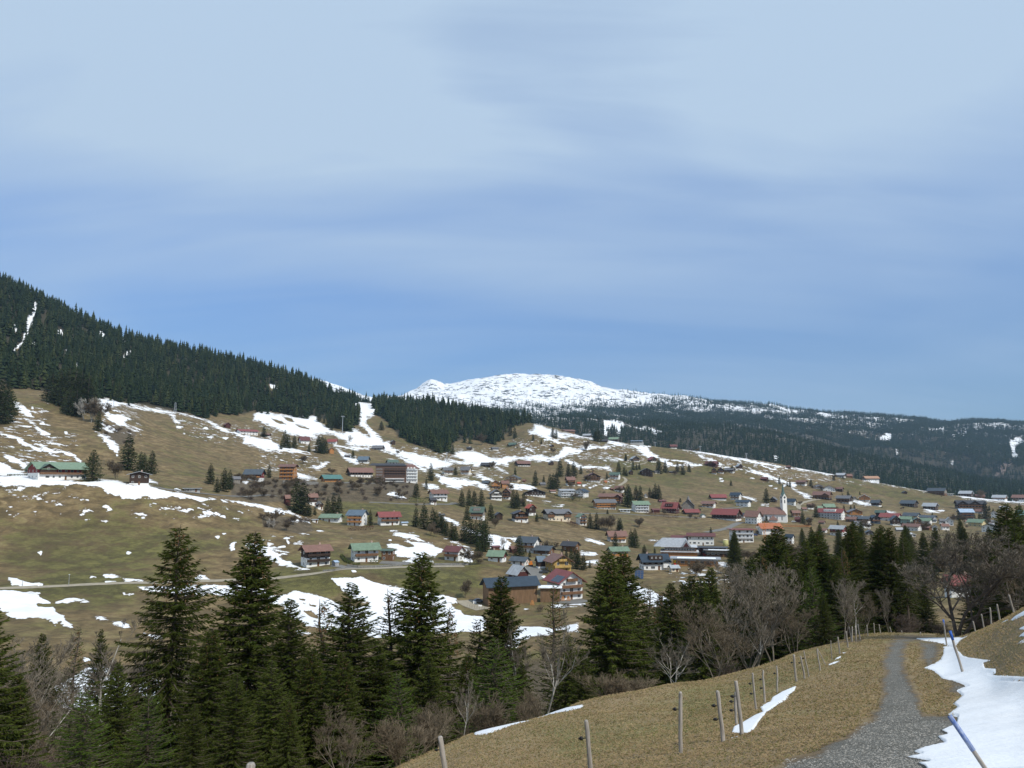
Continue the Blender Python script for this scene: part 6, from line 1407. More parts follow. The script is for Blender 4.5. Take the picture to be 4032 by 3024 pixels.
M_rh = mat('beech_hedge', (.07, .03, .028), .9, var2=(.11, .05, .04), scale=1.5)
hedge('F', [(818, 193), (930, 193), (1040, 185)], 30, .9, 'dark red-brown hedge below the house with orange balconies', M_rh)
hedge('O', [(1060, 1005), (1200, 1040), (1420, 1065), (1560, 1070)], 45, 1.5, 'long dark red-brown hedge below the red inn', M_rh)
hedge('L', [(1420, 40), (1500, 75), (1590, 105)], 50, 1.5, 'dark red-brown hedge below the white balcony house', M_rh)
hedge('B', [(1340, 1390), (1420, 1392), (1510, 1390)], 42, 2, 'dark green hedge left of the salmon-roofed house', M_hedge)
hedge('Q', [(460, 470), (530, 472), (600, 470)], 105, 5, 'big rounded dark shrub beside the snow below the ridge', M_hedge)
X, Y, Zg, r, a, m = base_at('C', 1120, 778, 900)
h = root_at('lift_station', X, Y, Zg, a, 'grey ski lift station with flat roof on the ridge', 'lift station')
b = MB(); b.box(px(-55), px(60), 0, 12, -4, px(20)); b.build('wall', WM['concrete'], h)
b = MB(); b.box(px(-50), px(55), -2, 12, px(34), px(38)); b.build('roof', RM['ltblue'], h)
b = MB()
for k in range(5): b.tube((px(-45 + 24 * k), -1, px(20)), (px(-45 + 24 * k), -1, px(34)), .3, .3, 6)
b.build('columns', M_metal, h)
def pylon(panel, x, yb, yt, label, arm=9):
    X, Y, Zg, r, a, m = base_at(panel, x, yb); H = (yb - yt) * m
    h = root_at('lift_pylon', X, Y, Zg, a, label, 'pylon', 'ski lift pylons', yaw=15)
    b = MB(); b.tube((0, 0, -1), (0, 0, H), .55, .35, 8); b.build('mast', M_metal, h)
    b = MB(); w = arm * m; b.box(-w, w, -.3, .3, H - .6, H); b.box(-w, -w + .5, -1.6, 1.6, H - 1.4, H - .62); b.box(w - .5, w, -1.6, 1.6, H - 1.4, H - .62); b.build('crossarm', M_metal, h)
    return X, Y, Zg + H
P1 = [pylon('C', 1282, 775, 738, 'pylon of the chairlift beside the station'), pylon('C', 1674, 825, 778, 'chairlift pylon on the skyline before the dark forest'), pylon('C', 2078, 895, 852, 'chairlift pylon lower down the ridge line'), pylon('Q', 513, 205, 133, 'chairlift pylon lowest on the ridge, right of the others')]
P2 = [pylon('B', 770, 782, 640, 'tall lattice-like pylon at the forest corner beside the piste', 14), pylon('B', 1680, 1032, 955, 'lift pylon standing in the snow below the right forest')]
M_cable = mat('cable', (.06, .06, .065), .5, metal=.5)
for s in (-1, 1):
    b = MB(); pts = []
    for i in range(len(P1) - 1):
        A = Vector(P1[i]); B2 = Vector(P1[i + 1])
        for k in range(8): t = k / 8; p_ = A.lerp(B2, t); pts.append((p_.x + s * 2.5, p_.y, p_.z - 4 * t * (1 - t) * 5))
    b.path(pts, [.09] * len(pts), 4); b.build('lift_cable', M_cable, label='%s chairlift cable sagging between the pylons on the ridge' % ('lower' if s < 0 else 'upper'), cat='cable')
X, Y, Zg, r, a, m = base_at('A', 1525, 1376, 900)
h = root_at('lattice_mast', X, Y, Zg, a, 'grey lattice mast at the lower edge of the hill forest', 'mast')
b = MB(); Hm = px(76); w0 = px(9); w1 = px(4)
for sx, sy in ((-1, -1), (1, -1), (1, 1), (-1, 1)): b.tube((sx * w0, sy * w0, -1), (sx * w1, sy * w1, Hm), .2, .15, 4)
for k in range(9):
    t0, t1 = k / 9, (k + 1) / 9; wa, wb = w0 + (w1 - w0) * t0, w0 + (w1 - w0) * t1
    b.tube((-wa, -wa, Hm * t0), (wb, -wb, Hm * t1), .1, .1, 4); b.tube((wa, -wa, Hm * t0), (-wb, -wb, Hm * t1), .1, .1, 4)
b.build('frame', M_metal, h)
X, Y, Zg, r, a, m = base_at('A', 962, 1332, 900)
h = root_at('lift_gate', X, Y, Zg, a, 'small T-bar lift frame on the snow at the forest edge', 'lift frame')
b = MB(); b.tube((px(-24), 0, -1), (px(-20), 0, px(45)), .25, .2, 5); b.tube((px(24), 0, -1), (px(20), 0, px(45)), .25, .2, 5); b.box(px(-26), px(26), -.3, .3, px(45), px(49)); b.build('frame', M_metal, h)
# farmyard clutter: tractor-orange machine, red-yellow play tower, car
def car(panel, x, yb, wpx, col, label, rmin=262):
    X, Y, Zg, r, a, m = base_at(panel, x, yb, rmin); h = root_at('parked_car', X, Y, Zg + .12, a, label, 'car', 'cars parked in the village', yaw=20); s = 4.3
    mc = mat('car_' + col[0], col[1], .3, spec=.6)
    prof = [(-2.15, .35), (-2.15, .8), (-1.5, .95), (-.9, 1.42), (.7, 1.45), (1.35, .95), (2.1, .8), (2.15, .35)]
    b = MB(); n = len(prof); b.poly([(x_, -.85, z) for x_, z in prof] + [(x_, .85, z) for x_, z in prof], [tuple(range(n))[::-1], tuple(range(n, 2 * n))] + [(i, (i + 1) % n, n + (i + 1) % n, n + i) for i in range(n)]); b.build('body', mc, h)
    b = MB(); b.poly([(-1.25, -.87, 1.0), (-.85, -.87, 1.36), (.65, -.87, 1.38), (1.1, -.87, 1.0), (-1.25, .87, 1.0), (-.85, .87, 1.36), (.65, .87, 1.38), (1.1, .87, 1.0)], [(0, 1, 2, 3), (4, 7, 6, 5), (0, 3, 7, 4), (1, 5, 6, 2), (0, 4, 5, 1), (3, 2, 6, 7)]); b.build('side_windows', M_glass, h)
    for sx in (-1.35, 1.35):
        for sy in (-.8, .8): b = MB(); b.tube((sx, sy - .1, .33), (sx, sy + .1, .33), .33, .33, 14); b.build('wheel', M_hdark, h)
car('L', 1075, 765, 80, ('dark', (.04, .045, .05)), 'dark car parked in front of the yellow timber chalet')
car('Q', 1200, 1130, 50, ('silver', (.5, .52, .55)), 'silver car parked at the foot of the church tower')
car('Q', 610, 1112, 50, ('white', (.75, .75, .75)), 'white car between the gabled hotel and the white inn')
car('L', 120, 1190, 50, ('grey', (.15, .16, .18)), 'dark grey car at the left gable of the long barn')
car('Q', 640, 1325, 50, ('blue', (.05, .08, .2)), 'dark blue car beside the four-storey apartment house')
X, Y, Zg, r, a, m = base_at('L', 882, 660)
h = root_at('excavator', X, Y, Zg, a, 'small orange excavator beside the white garage', 'excavator')
b = MB(); b.box(-1.2, 1.2, -.8, -.4, 0, .6); b.box(-1.2, 1.2, .4, .8, 0, .6); b.build('tracks', M_hdark, h)
b = MB(); b.box(-1.0, 1.0, -.7, .7, .65, 1.4); b.box(-.2, .8, -.6, .6, 1.4, 2.4); b.path([(-.9, 0, 1.2), (-1.8, 0, 2.9), (-2.8, 0, 1.9), (-2.9, 0, .7)], [.16, .14, .12, .1], 6); b.build('body', M_crane, h)
X, Y, Zg, r, a, m = base_at('M', 950, 842)
h = root_at('play_tower', X, Y, Zg, a, 'red and yellow play tower before the long low workshop', 'play tower')
b = MB(); b.tube((0, 0, 0), (0, 0, px(45)), px(18), px(14), 10); b.build('base', mat('play_red', (.6, .05, .03), .4), h)
b = MB(); b.tube((0, 0, px(45) + .003), (0, 0, px(80)), px(16), px(22), 10); b.build('top', mat('play_yellow', (.75, .50, .05), .4), h)
for k, (xx, yy) in enumerate(((905, 1225), (1350, 1165), (1430, 1165))):
    X, Y, Zg, r, a, m = base_at('L', xx, yy)
    h = root_at('log_stack', X, Y, Zg, a, ['pale timber pieces leaning at the foot of the long barn', 'left one of the two woodpiles under the farmhouse balcony', 'right one of the two woodpiles under the farmhouse balcony'][k], 'woodpile')
    b = MB()
    for i in range(9): b.tube((-.9 + i * .22, -.4, 0), (-.3 + i * .08, .1, 1.7 + .1 * (i % 3)), .07, .06, 6)
    b.build('logs', WM['owood'], h, kind='stuff')
# snow heap between the houses like the white mound near the red shed
# ---------------- roads laid over the ground ----------------
M_road = mat('road_asphalt', (.17, .165, .15), .9, var=.12, scale=.5); M_lane = mat('gravel_lane', (.30, .265, .20), .95, var=.15, scale=.6)
def ribbon(name, segs, width, material, lift=.12, rmin=260, rmax=2300):
    pts = []
    for panel, s in segs:
        for p_ in P(panel, s): pts.append(hit(p_[0], p_[1], rmin, rmax)[:2])
    pts = np.array(pts); d = np.r_[0, np.cumsum(np.hypot(*np.diff(pts, axis=0).T))]
    n = max(8, int(d[-1] / 2.0)); t = np.linspace(0, d[-1], n); x = np.interp(t, d, pts[:, 0]); y = np.interp(t, d, pts[:, 1])
    if n > 20: x = gsm(x, 5); y = gsm(y, 5); x = x[:n]; y = y[:n]
    tx = np.gradient(x); ty = np.gradient(y); L_ = np.hypot(tx, ty) + 1e-9; nx, ny = -ty / L_, tx / L_
    Vv = []; K = 5
    for i in range(len(x)):
        zc_ = height(x[i], y[i])
        for k in range(K):
            o = (k / (K - 1) - .5) * width; X_, Y_ = x[i] + nx[i] * o, y[i] + ny[i] * o; Vv.append((X_, Y_, max(height(X_, Y_), zc_ - .3) + lift))
    Fq = [(i * K + k, i * K + k + 1, (i + 1) * K + k + 1, (i + 1) * K + k) for i in range(len(x) - 1) for k in range(K - 1)]
    link(name, mesh_np(name, Vv, np.array(Fq), material, smooth=True), kind='structure')
ribbon('road', [('E', '-200 1372 0 1362 300 1355 600 1340 900 1322 1190 1316 1870 1298'), ('F', '130 612 400 590 600 568 800 545 1000 524 1300 514 1500 510 1900 506')], 3.6, M_lane)
ribbon('road', [('E', '1280 470 1450 505 1600 530 1750 545 2212 565'), ('B', '40 1322 250 1345')], 4, M_road)
ribbon('road', [('B', '960 1390 1200 1400 1500 1412 1700 1410 1800 1395'), ('N', '240 865 360 850')], 4, M_road)
ribbon('road', [('M', '1340 360 1500 345 1700 300 1850 225 1900 210 1960 205')], 7, M_road)
ribbon('road', [('O', '0 1000 400 1000 850 1012'), ('Q', '-200 1060 -100 1080')], 5, M_road)
ribbon('lane', [('O', '680 600 770 550 800 525 780 490 735 465')], 4.5, M_lane)
ribbon('lane', [('Q', '1400 975 1280 930 1260 890 1300 855 1400 825 1500 800 1620 800')], 6, M_lane)
ribbon('lane', [('N', '400 490 560 452 640 412 790 350 740 325')], 4, M_lane)
ribbon('lane', [('L', '1000 865 930 830 930 790 960 750 920 700 880 670')], 7, M_road)
ribbon('lane', [('Q', '0 938 300 930 600 890')], 4.5, M_road)
ribbon('lane', [('O', '790 330 1000 290 1100 255')], 3, M_lane)
ribbon('yard', [('L', '1330 1200 1500 1170 1660 1150')], 14, M_road)
ribbon('yard', [('L', '-100 1160 20 1230 200 1290')], 7, M_lane)
ribbon('yard', [('F', '700 500 800 520 900 515')], 6, M_road)
ribbon('yard', [('F', '1100 475 1250 480 1350 490')], 8, M_road)
ribbon('yard', [('B', '760 1222 1000 1222 1400 1222')], 8, M_road)

# ---------------- trees around the village ----------------
vt = []
def V_(panel, items):
    for it in items:
        x, yb, yt = it[:3]; vt.append((panel, x, yb, yt, it[3] if len(it) > 3 else 1.0))
V_('E', [(1110,335,20,1.15), (800,430,155,1.3), (1220,360,170),(1250,350,180),(1315,365,160,1.1),(1830,455,270),(1890,530,395),(1950,520,310),(2000,500,330)])
V_('A', [(20,1460,1110,1.2),(75,1400,1135,1.2),(-30,1480,1100,1.2),(450,1290,1030,1.3),(520,1310,1000,1.3),(590,1330,990,1.3),(640,1360,1000,1.3),(700,1370,1015,1.3),(760,1380,1060,1.3),(600,1400,1160,1.2),(660,1415,1170,1.2),(500,1300,1100,1.3),(790,1350,1120,1.2),(850,1540,1370)])
V_('B', [(1110,760,680,1.3),(130,1175,1055),(860,1010,925),(235,930,860),(265,915,755),(300,920,790),(350,920,800),(480,950,870),(560,960,800),(590,965,805),(620,960,820),(85,820,725,1.2),(565,690,580),(650,740,600),(675,760,690),(800,765,690),(740,750,600),(890,710,540),(700,740,580),(610,700,640),
 (370,1480,1205,1.2),(425,1500,1220,1.2),(480,1510,1400),(530,1500,1420),(640,1500,1340),(690,1500,1310),(740,1480,1320),(1540,1200,1045,.9),(1500,1280,1180,.8),(1730,970,880),(1410,1350,1210,1.1),(1410,1600,1430),(1480,1620,1390),(1560,1640,1430),(1640,1659,1480),(1015,1590,1450,.8)])
V_('N', [(345,445,320,1.2),(1500,600,375),(1720,650,420),(1765,650,415),(1815,640,390),(1860,470,195),(2065,480,240),(1980,470,260),(2165,430,300), (1210,440,330),(1625,560,440,.8),(1180,930,640,.9),(1240,930,660,.9),(1330,900,690,.9),(440,900,650),(540,890,640),(620,880,650),(720,900,640),(860,1110,840),(510,1100,860),(1525,1120,990),(1275,1630,1320,1.35),
 (60,1250,950),(130,1280,1010),(210,1330,1080),(290,1380,1120),(340,1400,1150),(470,1400,1050),(560,1440,1040),(640,1450,1100),(720,1500,1030),(790,1480,1080),(680,1640,1350), (760,1560,1100,.8), (1040,1560,1480,.8)])
V_('O', [(790,240,135),(685,420,240),(895,370,235),(945,370,275),(985,365,260),(765,450,310),(800,460,360),(1270,420,185),(1365,410,225),(1540,400,250),(1620,440,260),(1710,400,270),(515,500,400),(820,910,575,1.1),(850,880,600,1.1),(940,800,590),(1000,820,590),(1140,770,620),(1220,790,565),(1270,800,580),(1180,780,650),(275,1220,990),(365,1230,985),(710,1265,1060),(690,1265,1070),(525,1010,930),(870,1480,1230),(925,1500,1210),(1060,1590,1450,1.3),(1210,1580,1490),(640,1500,1260),(1580,840,770,1.3),(2025,1290,1190)])
V_('Q', [(290,600,510),(990,570,470),(1105,600,530),(1145,615,510),(1450,605,490),(800,850,630,1.1),(205,1080,925),(1780,525,440,1.2),(1990,760,660),(1905,760,700),(2160,730,675),(1525,1060,870),(1330,1150,960),(1930,960,875),(2030,950,870),(2080,950,870),(1840,1190,1100),(800,1130,1020,1.2),(310,410,290)])
V_('L', [(1340,520,390),(1400,540,400),(1470,560,380),(1540,700,360),(1580,640,420),(1650,720,470),(1740,690,580),(870,530,440),(480,560,380)])
V_('R', [(1685,680,440,1.2),(1480,450,385),(1790,600,525),(1735,560,480),(950,640,580),(1310,700,570),(1520,680,560),(1600,690,580),(2160,620,450)])
V_('C', [(1025,915,855),(390,710,620),(420,720,640),(220,740,680),(290,770,725),(785,750,640,1.3),(760,740,655,1.2),(20,700,600),(60,720,620)])
info = []
for panel, x, yb, yt, w in vt:
    pb = pp(panel, [x, yb])[0]; pt = pp(panel, [x, yt])[0]; info.append((pb, pt, w, panel))
HP = np.array([(h_[0], h_[1]) for h_ in HOUSES])
lab_of = []
for pb, pt, w, panel in info:
    d = np.hypot(HP[:, 0] - pb[0], (HP[:, 1] - pb[1]) * 1.4); k = int(np.argmin(d)); dx_, dy_ = pb[0] - HP[k, 0], pb[1] - HP[k, 1]
    rel = ('right of' if dx_ > 0 else 'left of') if abs(dx_) > abs(dy_) * .9 else ('below' if dy_ > 0 else 'above')
    lab_of.append((rel, k))
from collections import defaultdict
cl = defaultdict(list)
for i, key in enumerate(lab_of): cl[key].append(i)
ordn = ['leftmost', 'second', 'third', 'fourth', 'fifth', 'sixth', 'seventh', 'eighth', 'ninth', 'tenth', 'eleventh', 'twelfth', 'thirteenth', 'fourteenth', 'fifteenth', 'sixteenth', 'seventeenth', 'eighteenth', 'nineteenth', 'twentieth']
for key, ids in cl.items():
    ids.sort(key=lambda i: info[i][0][0])
    for n_k, i in enumerate(ids):
        rel, k = key; base_l = HOUSES[k][2]
        if base_l.startswith('large orange'): base_l = 'orange timber hall'
        nn = len(ids)
        if nn == 1: pre = 'lone dark spruce'
        elif nn == 2: pre = ('left' if n_k == 0 else 'right') + ' of two spruces'
        else: pre = ordn[n_k] + ('' if n_k == 0 or n_k == nn - 1 else ' from left') + ' of the spruces' if n_k < nn - 1 else 'rightmost of the spruces'
        wl = base_l.split(' ')
        full = (pre + ' ' + rel + ' the ' + base_l).split(' ')
        lab = ' '.join(full[:16])
        pb, pt, w, panel = info[i]
        X, Y, Zg, r = hit(pb[0], pb[1], 262, 2300); _, te = azte(*pt); H = float(te) * r - Zg
        H = max(4, H)
        plant('midfat' if w > 1.15 else ('mid1' if i % 2 else 'mid2'), X, Y, Zg - .2, H, w * (1.22 if w <= 1.15 else 1.05), label=lab, group='spruces among the village houses')
for panel, x, yb, yt, key, w, lab in [('A',322,1160,1062,'farbare',1.2,'round grey bare tree at the top edge of the left meadow'), ('A',730,1440,1240,'farwhite',.9,'left of the pale slender birches below the rounded spruce clump'), ('A',790,1470,1235,'farwhite',.9,'middle one of the pale birches below the rounded spruce clump'), ('A',850,1480,1240,'farbare',.9,'right one of the pale birches below the rounded spruce clump'),
    ('B',825,882,798,'farwhite',1,'frosty white bare tree on the snow beside the red-roofed house'), ('B',1985,892,778,'farbare',.9,'tall grey bare tree at the edge of the right forest'), ('B',430,1055,970,'farbare',1.2,'grey bare tree above the orange timber block'), ('B',680,1150,1080,'farbare',1.3,'bare tree above the turquoise-roofed pavilion'), ('B',1255,975,930,'farbare',1.3,'low bare tree in the middle of the snow below the piste'),
    ('O',980,1195,1062,'farbare',1.1,'lone bare tree on the brown slope below the red inn'), ('O',450,1250,1040,'farbare',1,'left bare tree of the brown clump beside two spruces'), ('O',510,1260,1000,'farbare',1,'middle bare tree of the brown clump beside two spruces'), ('O',580,1250,1040,'farbare',1,'right bare tree of the brown clump beside two spruces'),
    ('N',915,1222,1030,'farbare',.9,'brownish bare tree below the dark woodshed'), ('N',1290,905,740,'farbare',1,'dark bare tree above the black-roofed chalet'), ('N',1010,1515,1330,'farwhite',1.1,'pale bare tree standing in the snow by the hamlet'), ('E',1010,415,230,'farbare',1.0,'dark bare tree left of the black timber chalet'), ('N',60,1340,1170,'farbare',1,'brown bare tree in front of the hillside spruce row'),
    ('F',130,172,85,'farwhite',.9,'cluster-like pale birch on the scrubby knoll'), ('F',170,175,90,'farwhite',.8,'second pale birch on the scrubby knoll, the right one'), ('F',1540,240,110,'farbare',.8,'bare tree between the dark spruces below the white garage'), ('F',1840,785,600,'farbare',.9,'wide bare tree on the green field left of the barn'), ('F',2060,330,250,'farwhite',1,'bare tree on the snow above the olive green roof'),
    ('R',1620,345,262,'farbare',1.1,'round grey bare tree behind the brown shed on the ridge'), ('C',680,825,730,'farbare',.9,'bare tree standing on the snowy piste bend'), ('O',215,90,10,'farbare',1,'dark bare tree on the snowy piste'), ('C',395,860,790,'farbare',.8,'bare tree beneath the weathered barn'), ('R',1380,730,600,'farbare',1.1,'bare tree left of the navy house'), ('R',1240,720,600,'farbare',1,'bare tree above the crown of the maple'), ('Q',1400,1210,1120,'farbare',1.3,'brown round bare tree on the bank below the church lane'),
    ('M',420,280,120,'farbare',1,'thin bare tree on the grassy slope left of the school'), ('M',1980,760,590,'farbare',1.6,'wide grey bare tree right of the workshops'), ('M',2080,790,600,'farbare',1.6,'second wide grey bare tree right of the workshops, farther right')]:
    pb = pp(panel, [x, yb])[0]; pt = pp(panel, [x, yt])[0]; X, Y, Zg, r = hit(pb[0], pb[1], 262, 2300); _, te = azte(*pt)
    plant(key, X, Y, Zg - .2, max(3, float(te) * r - Zg), w, name='bare_tree', label=lab, cat='bare tree')
gg = np.random.default_rng(77)
cand = [h_ for h_ in HOUSES if h_[0] > 1600 and h_[4] > 300]
for k in range(95):
    h_ = cand[gg.integers(0, len(cand))]; s_ = 700 / h_[4]; px_ = h_[0] + gg.choice((-1, 1)) * gg.uniform(25, 60) * s_; py_ = h_[1] + gg.uniform(4, 26) * s_
    X, Y, Zg, r = hit(px_, py_, 262, 2300); bsh = gg.random() < .45
    plant('redbush' if bsh else 'farbare', X, Y, Zg - .2, gg.uniform(2, 4) if bsh else gg.uniform(5, 10), 1.3, name='garden_shrub' if bsh else 'bare_tree', cat='shrub' if bsh else 'bare tree', label='leafless garden shrub between the village houses' if bsh else 'leafless garden tree between the village houses', group='garden shrubs of the village' if bsh else 'leafless garden trees of the village')
# scrub on the brown slopes
sel = np.nonzero((SCRUB > .1) & (RG > 280) & (RG < 2000)); ridx = rng.choice(len(sel[0]), 130, replace=False)
for q_ in ridx:
    i, j = sel[0][q_], sel[1][q_]
    k = rng.random() < .75
    plant('redbush' if k else 'farbare', GX[i, j], GY[i, j], Z[i, j] - .2, rng.uniform(2.5, 4.5) if k else rng.uniform(5, 9), 1.3, name='bare_bush' if k else 'bare_tree', cat='bush' if k else 'bare tree', label='leafless brown scrub on the steep bank below the hotel' if k else 'small leafless tree on the steep scrubby bank', group='scrub on the steep banks' if k else 'small bare trees on the steep banks')

# ---------------- small things: lamps, poles, garden hedges, stone walls, paddock fence ----------------
for k, (panel, x, yb, yt, lab) in enumerate([('E',598,1338,1262,'thin street lamp beside the valley road on the left'),('E',195,1346,1303,'short marker pole standing in the snow patch above the valley road'),('B',1425,1398,1325,'wooden utility pole left of the salmon-roofed house'),('B',1130,1238,1160,'lamp post in front of the huge brown hotel'),('F',1135,440,395,'lamp beside the wooden garage wing'),('Q',690,1240,1160,'lamp post at the lane below the white inn'),('O',1190,1010,960,'lamp post at the road below the maroon-roofed shed')]):
    X, Y, Zg, r, a, m = base_at(panel, x, yb); H = (yb - yt) * m; h = root_at('street_lamp' if 'lamp' in lab else 'utility_pole', X, Y, Zg, a, lab, 'street lamp' if 'lamp' in lab else 'pole')
    b = MB(); b.tube((0, 0, -.5), (0, 0, H), .10, .07, 8); b.build('pole', M_metal if 'lamp' in lab else WM['gwood'], h)
    if 'lamp' in lab: b = MB(); b.box(-.25, .25, -.2, .2, H + .003, H + .22); b.build('lamp_head', WM['pgrey'], h)
for pts, hp, w, lab in [([(762, 425), (800, 470), (850, 492)], 22, .8, 'clipped green hedge at the left corner of the bright green roofed chalet'), ([(1000, 482), (1085, 486)], 30, 1.2, 'rounded green shrubs in front of the bright green roofed chalet'), ([(1535, 472), (1560, 472)], 42, .8, 'single round green shrub by the snow left of the maroon roof chalet'), ([(860, 497), (925, 497)], 18, .7, 'low yellowish green shrubs along the chalet drive')]:
    hedge('F', pts, hp, w, lab, M_hedge)
hedge('N', [(1490, 1075), (1600, 1078)], 55, 1.5, 'dark green shrubs between black chalet and cream apartment house', M_hedge)
hedge('Q', [(120, 870), (230, 868), (330, 860)], 30, 1.5, 'dark green garden shrubs below the bright red roof above the lane', M_hedge)
hedge('E', [(60, 386), (250, 384)], 12, .5, 'sparse row of tiny conifers in the snow left of the guest house', M_hedge)
M_stone = mat('field_stone', (.20, .195, .18), .95, var=.4, scale=1.5, bump=.4)
def stone_wall(panel, pts, hpx, label):
    P3 = [base_at(panel, *p) for p in pts]; h_ = hpx * P3[0][5]; b = MB()
    for i in range(len(P3) - 1):
        A = Vector(P3[i][:3]); B2 = Vector(P3[i + 1][:3]); d = (B2 - A); n = Vector((-d.y, d.x, 0)).normalized() * .35
        b.poly([A - n - Vector((0, 0, 1)), B2 - n - Vector((0, 0, 1)), B2 + n - Vector((0, 0, 1)), A + n - Vector((0, 0, 1)), A - n + Vector((0, 0, h_)), B2 - n + Vector((0, 0, h_)), B2 + n + Vector((0, 0, h_)), A + n + Vector((0, 0, h_))], [(4, 5, 6, 7), (0, 1, 5, 4), (2, 3, 7, 6), (0, 4, 7, 3), (1, 2, 6, 5)])
    b.build('stone_wall', M_stone, label=label, cat='stone wall')
stone_wall('F', [(810, 510), (900, 520), (1050, 518), (1200, 508), (1290, 505)], 16, 'grey field stone wall along the road below the green roof')
stone_wall('F', [(1570, 500), (1700, 500), (1870, 498)], 18, 'low stone wall along the road below the maroon roof chalet')
stone_wall('B', [(250, 1225), (400, 1232), (560, 1236)], 26, 'pale stone wall below the orange timber block')
stone_wall('F', [(600, 555), (700, 548), (790, 532)], 14, 'dark curved stone edging below the rust-red roofed chalet')
pf = []
for i in range(8):
    X, Y, Zg, r, a, m = base_at('L', -40 + i * 36, 1262 + i * 6 if i < 5 else 1290 + (i - 5) * 4)
    h = root_at('paddock_post', X, Y, Zg, a, 'thin pale post of the paddock fence before the long barn', 'fence post', 'posts of the paddock fence before the barn')
    b = MB(); b.tube((0, 0, -.3), (0, 0, 1.3), .06, .05, 6); b.build('shaft', WM['gwood'], h)
for i, (x, y, w) in enumerate([(70, 1205, 46), (150, 1245, 50)]):
    X, Y, Zg, r, a, m = base_at('L', x, y); h = root_at('white_tank', X, Y, Zg, a, ['square white water tank left of the long barn', 'low white trough left of the long barn'][i], 'tank', 'white containers by the barn')
    ww = w * m / 2; b = MB(); b.box(-ww, ww, -.5, .5, .1, .9 - .4 * i); b.build('body', WM['white'], h); b = MB(); b.box(-ww, -ww + .15, -.45, .45, -.2, .098); b.box(ww - .15, ww, -.45, .45, -.2, .098); b.build('feet', M_metal, h)
# ---------------- woods: single trees along the front edge, the rest as one mass ----------------
def low_spruce(seed, rings=7, k=6):
    g = np.random.default_rng(seed); Q = []
    for i in range(rings):
        t = i / rings; z = .10 + .88 * t; R0 = .17 * (1 - t) ** .85 + .008; n = max(4, int(k * (1 - .4 * t)))
        for j in range(n):
            a = 2 * PI * (j + g.random()) / n; da = PI / n * 1.2; rr = R0 * g.uniform(.75, 1.25); zz = z - .06 * g.uniform(.6, 1.4)
            Q.append([(0, 0, z + .11), (rr * .75 * math.cos(a - da), rr * .75 * math.sin(a - da), zz + .03), (rr * math.cos(a), rr * math.sin(a), zz), (rr * .75 * math.cos(a + da), rr * .75 * math.sin(a + da), zz + .03)])
    Q.append([(-.01, 0, .9), (.01, 0, .9), (.003, 0, 1.02), (-.003, 0, 1.02)])
    V1 = np.array(Q).reshape(-1, 3); return V1, np.arange(len(V1)).reshape(-1, 4)
def mass(name, pts, hts, wid, templates, material, seed, **kw):
    g = np.random.default_rng(seed); VV = []; FF = []; off = 0
    ch = g.integers(0, len(templates), len(pts))
    for c, (tv, tf) in enumerate(templates):
        m = ch == c; p = pts[m]; h_ = hts[m]; n = len(p)
        if n == 0: continue
        a = g.uniform(0, 2 * PI, n); ca, sa = np.cos(a), np.sin(a); w = wid * g.uniform(.8, 1.25, n)
        x = tv[None, :, 0] * ca[:, None] - tv[None, :, 1] * sa[:, None]; y = tv[None, :, 0] * sa[:, None] + tv[None, :, 1] * ca[:, None]; z = np.broadcast_to(tv[None, :, 2], x.shape)
        v = np.stack([x * (h_ * w)[:, None] + p[:, 0:1], y * (h_ * w)[:, None] + p[:, 1:2], z * h_[:, None] + p[:, 2:3]], -1).reshape(-1, 3)
        f = (tf[None] + (np.arange(n) * len(tv))[:, None, None]).reshape(-1, tf.shape[1]) + off
        VV.append(v); FF.append(f); off += len(v)
    me = mesh_np(name, np.concatenate(VV), np.concatenate(FF), material); return link(name, me, **kw)
dR = np.gradient(RR)[:, None]; dA = np.gradient(AZ)[None, :]
AREA = RG * dR * dA
inview = FRONT & (PXG > -500) & (PXG < 4950)
def sample(prob, n):
    p = (prob * AREA * inview).ravel(); p = p / p.sum(); k = rng.choice(p.size, n, replace=True, p=p)
    i, j = np.unravel_index(k, Z.shape); rr = RR[i] + (rng.random(n) - .5) * dR[i, 0]; aa = AZ[j] + (rng.random(n) - .5) * dA[0, j]
    i2 = np.clip(np.searchsorted(RR, rr) - 1, 0, len(RR) - 2); u = np.clip((rr - RR[i2]) / (RR[i2 + 1] - RR[i2]), 0, 1)
    z = Z[i2, j] * (1 - u) + Z[i2 + 1, j] * u
    return np.stack([rr * np.sin(aa), rr * np.cos(aa), z - .3], 1)
vis = np.maximum.accumulate(TE, axis=0); VIS = TE >= vis - .018          # ground seen, or hidden by less than a tree height
hillf = (FOREST + fbm(GX, GY, 38, 3, 91) * 1.1 > 0) & (RG > 1040) & (RG < 2250)
pr = np.where(hillf & VIS, 1.0, 0)
pts = sample(pr, 10000); hts = rng.uniform(10, 32, len(pts)) * np.where(rng.random(len(pts)) < .1, 1.15, 1)
T1 = [low_spruce(s) for s in (1, 2, 3, 4)]
kk = rng.random(len(pts)) < .2
mass('hill_forest', pts[kk], hts[kk], 1.3, T1, mat('hill_needles_light', (.022, .034, .012), .85, var2=(.060, .070, .026), scale=.08, spec=.05), 4, label='lighter yellowish spruces mixed into the dense hill forest', cat='forest', kind='stuff')
mass('hill_forest', pts[~kk], hts[~kk], 1.25, T1, M_far, 3, label='dense dark spruce forest covering the hills left and right of the ski piste', cat='forest', kind='stuff')
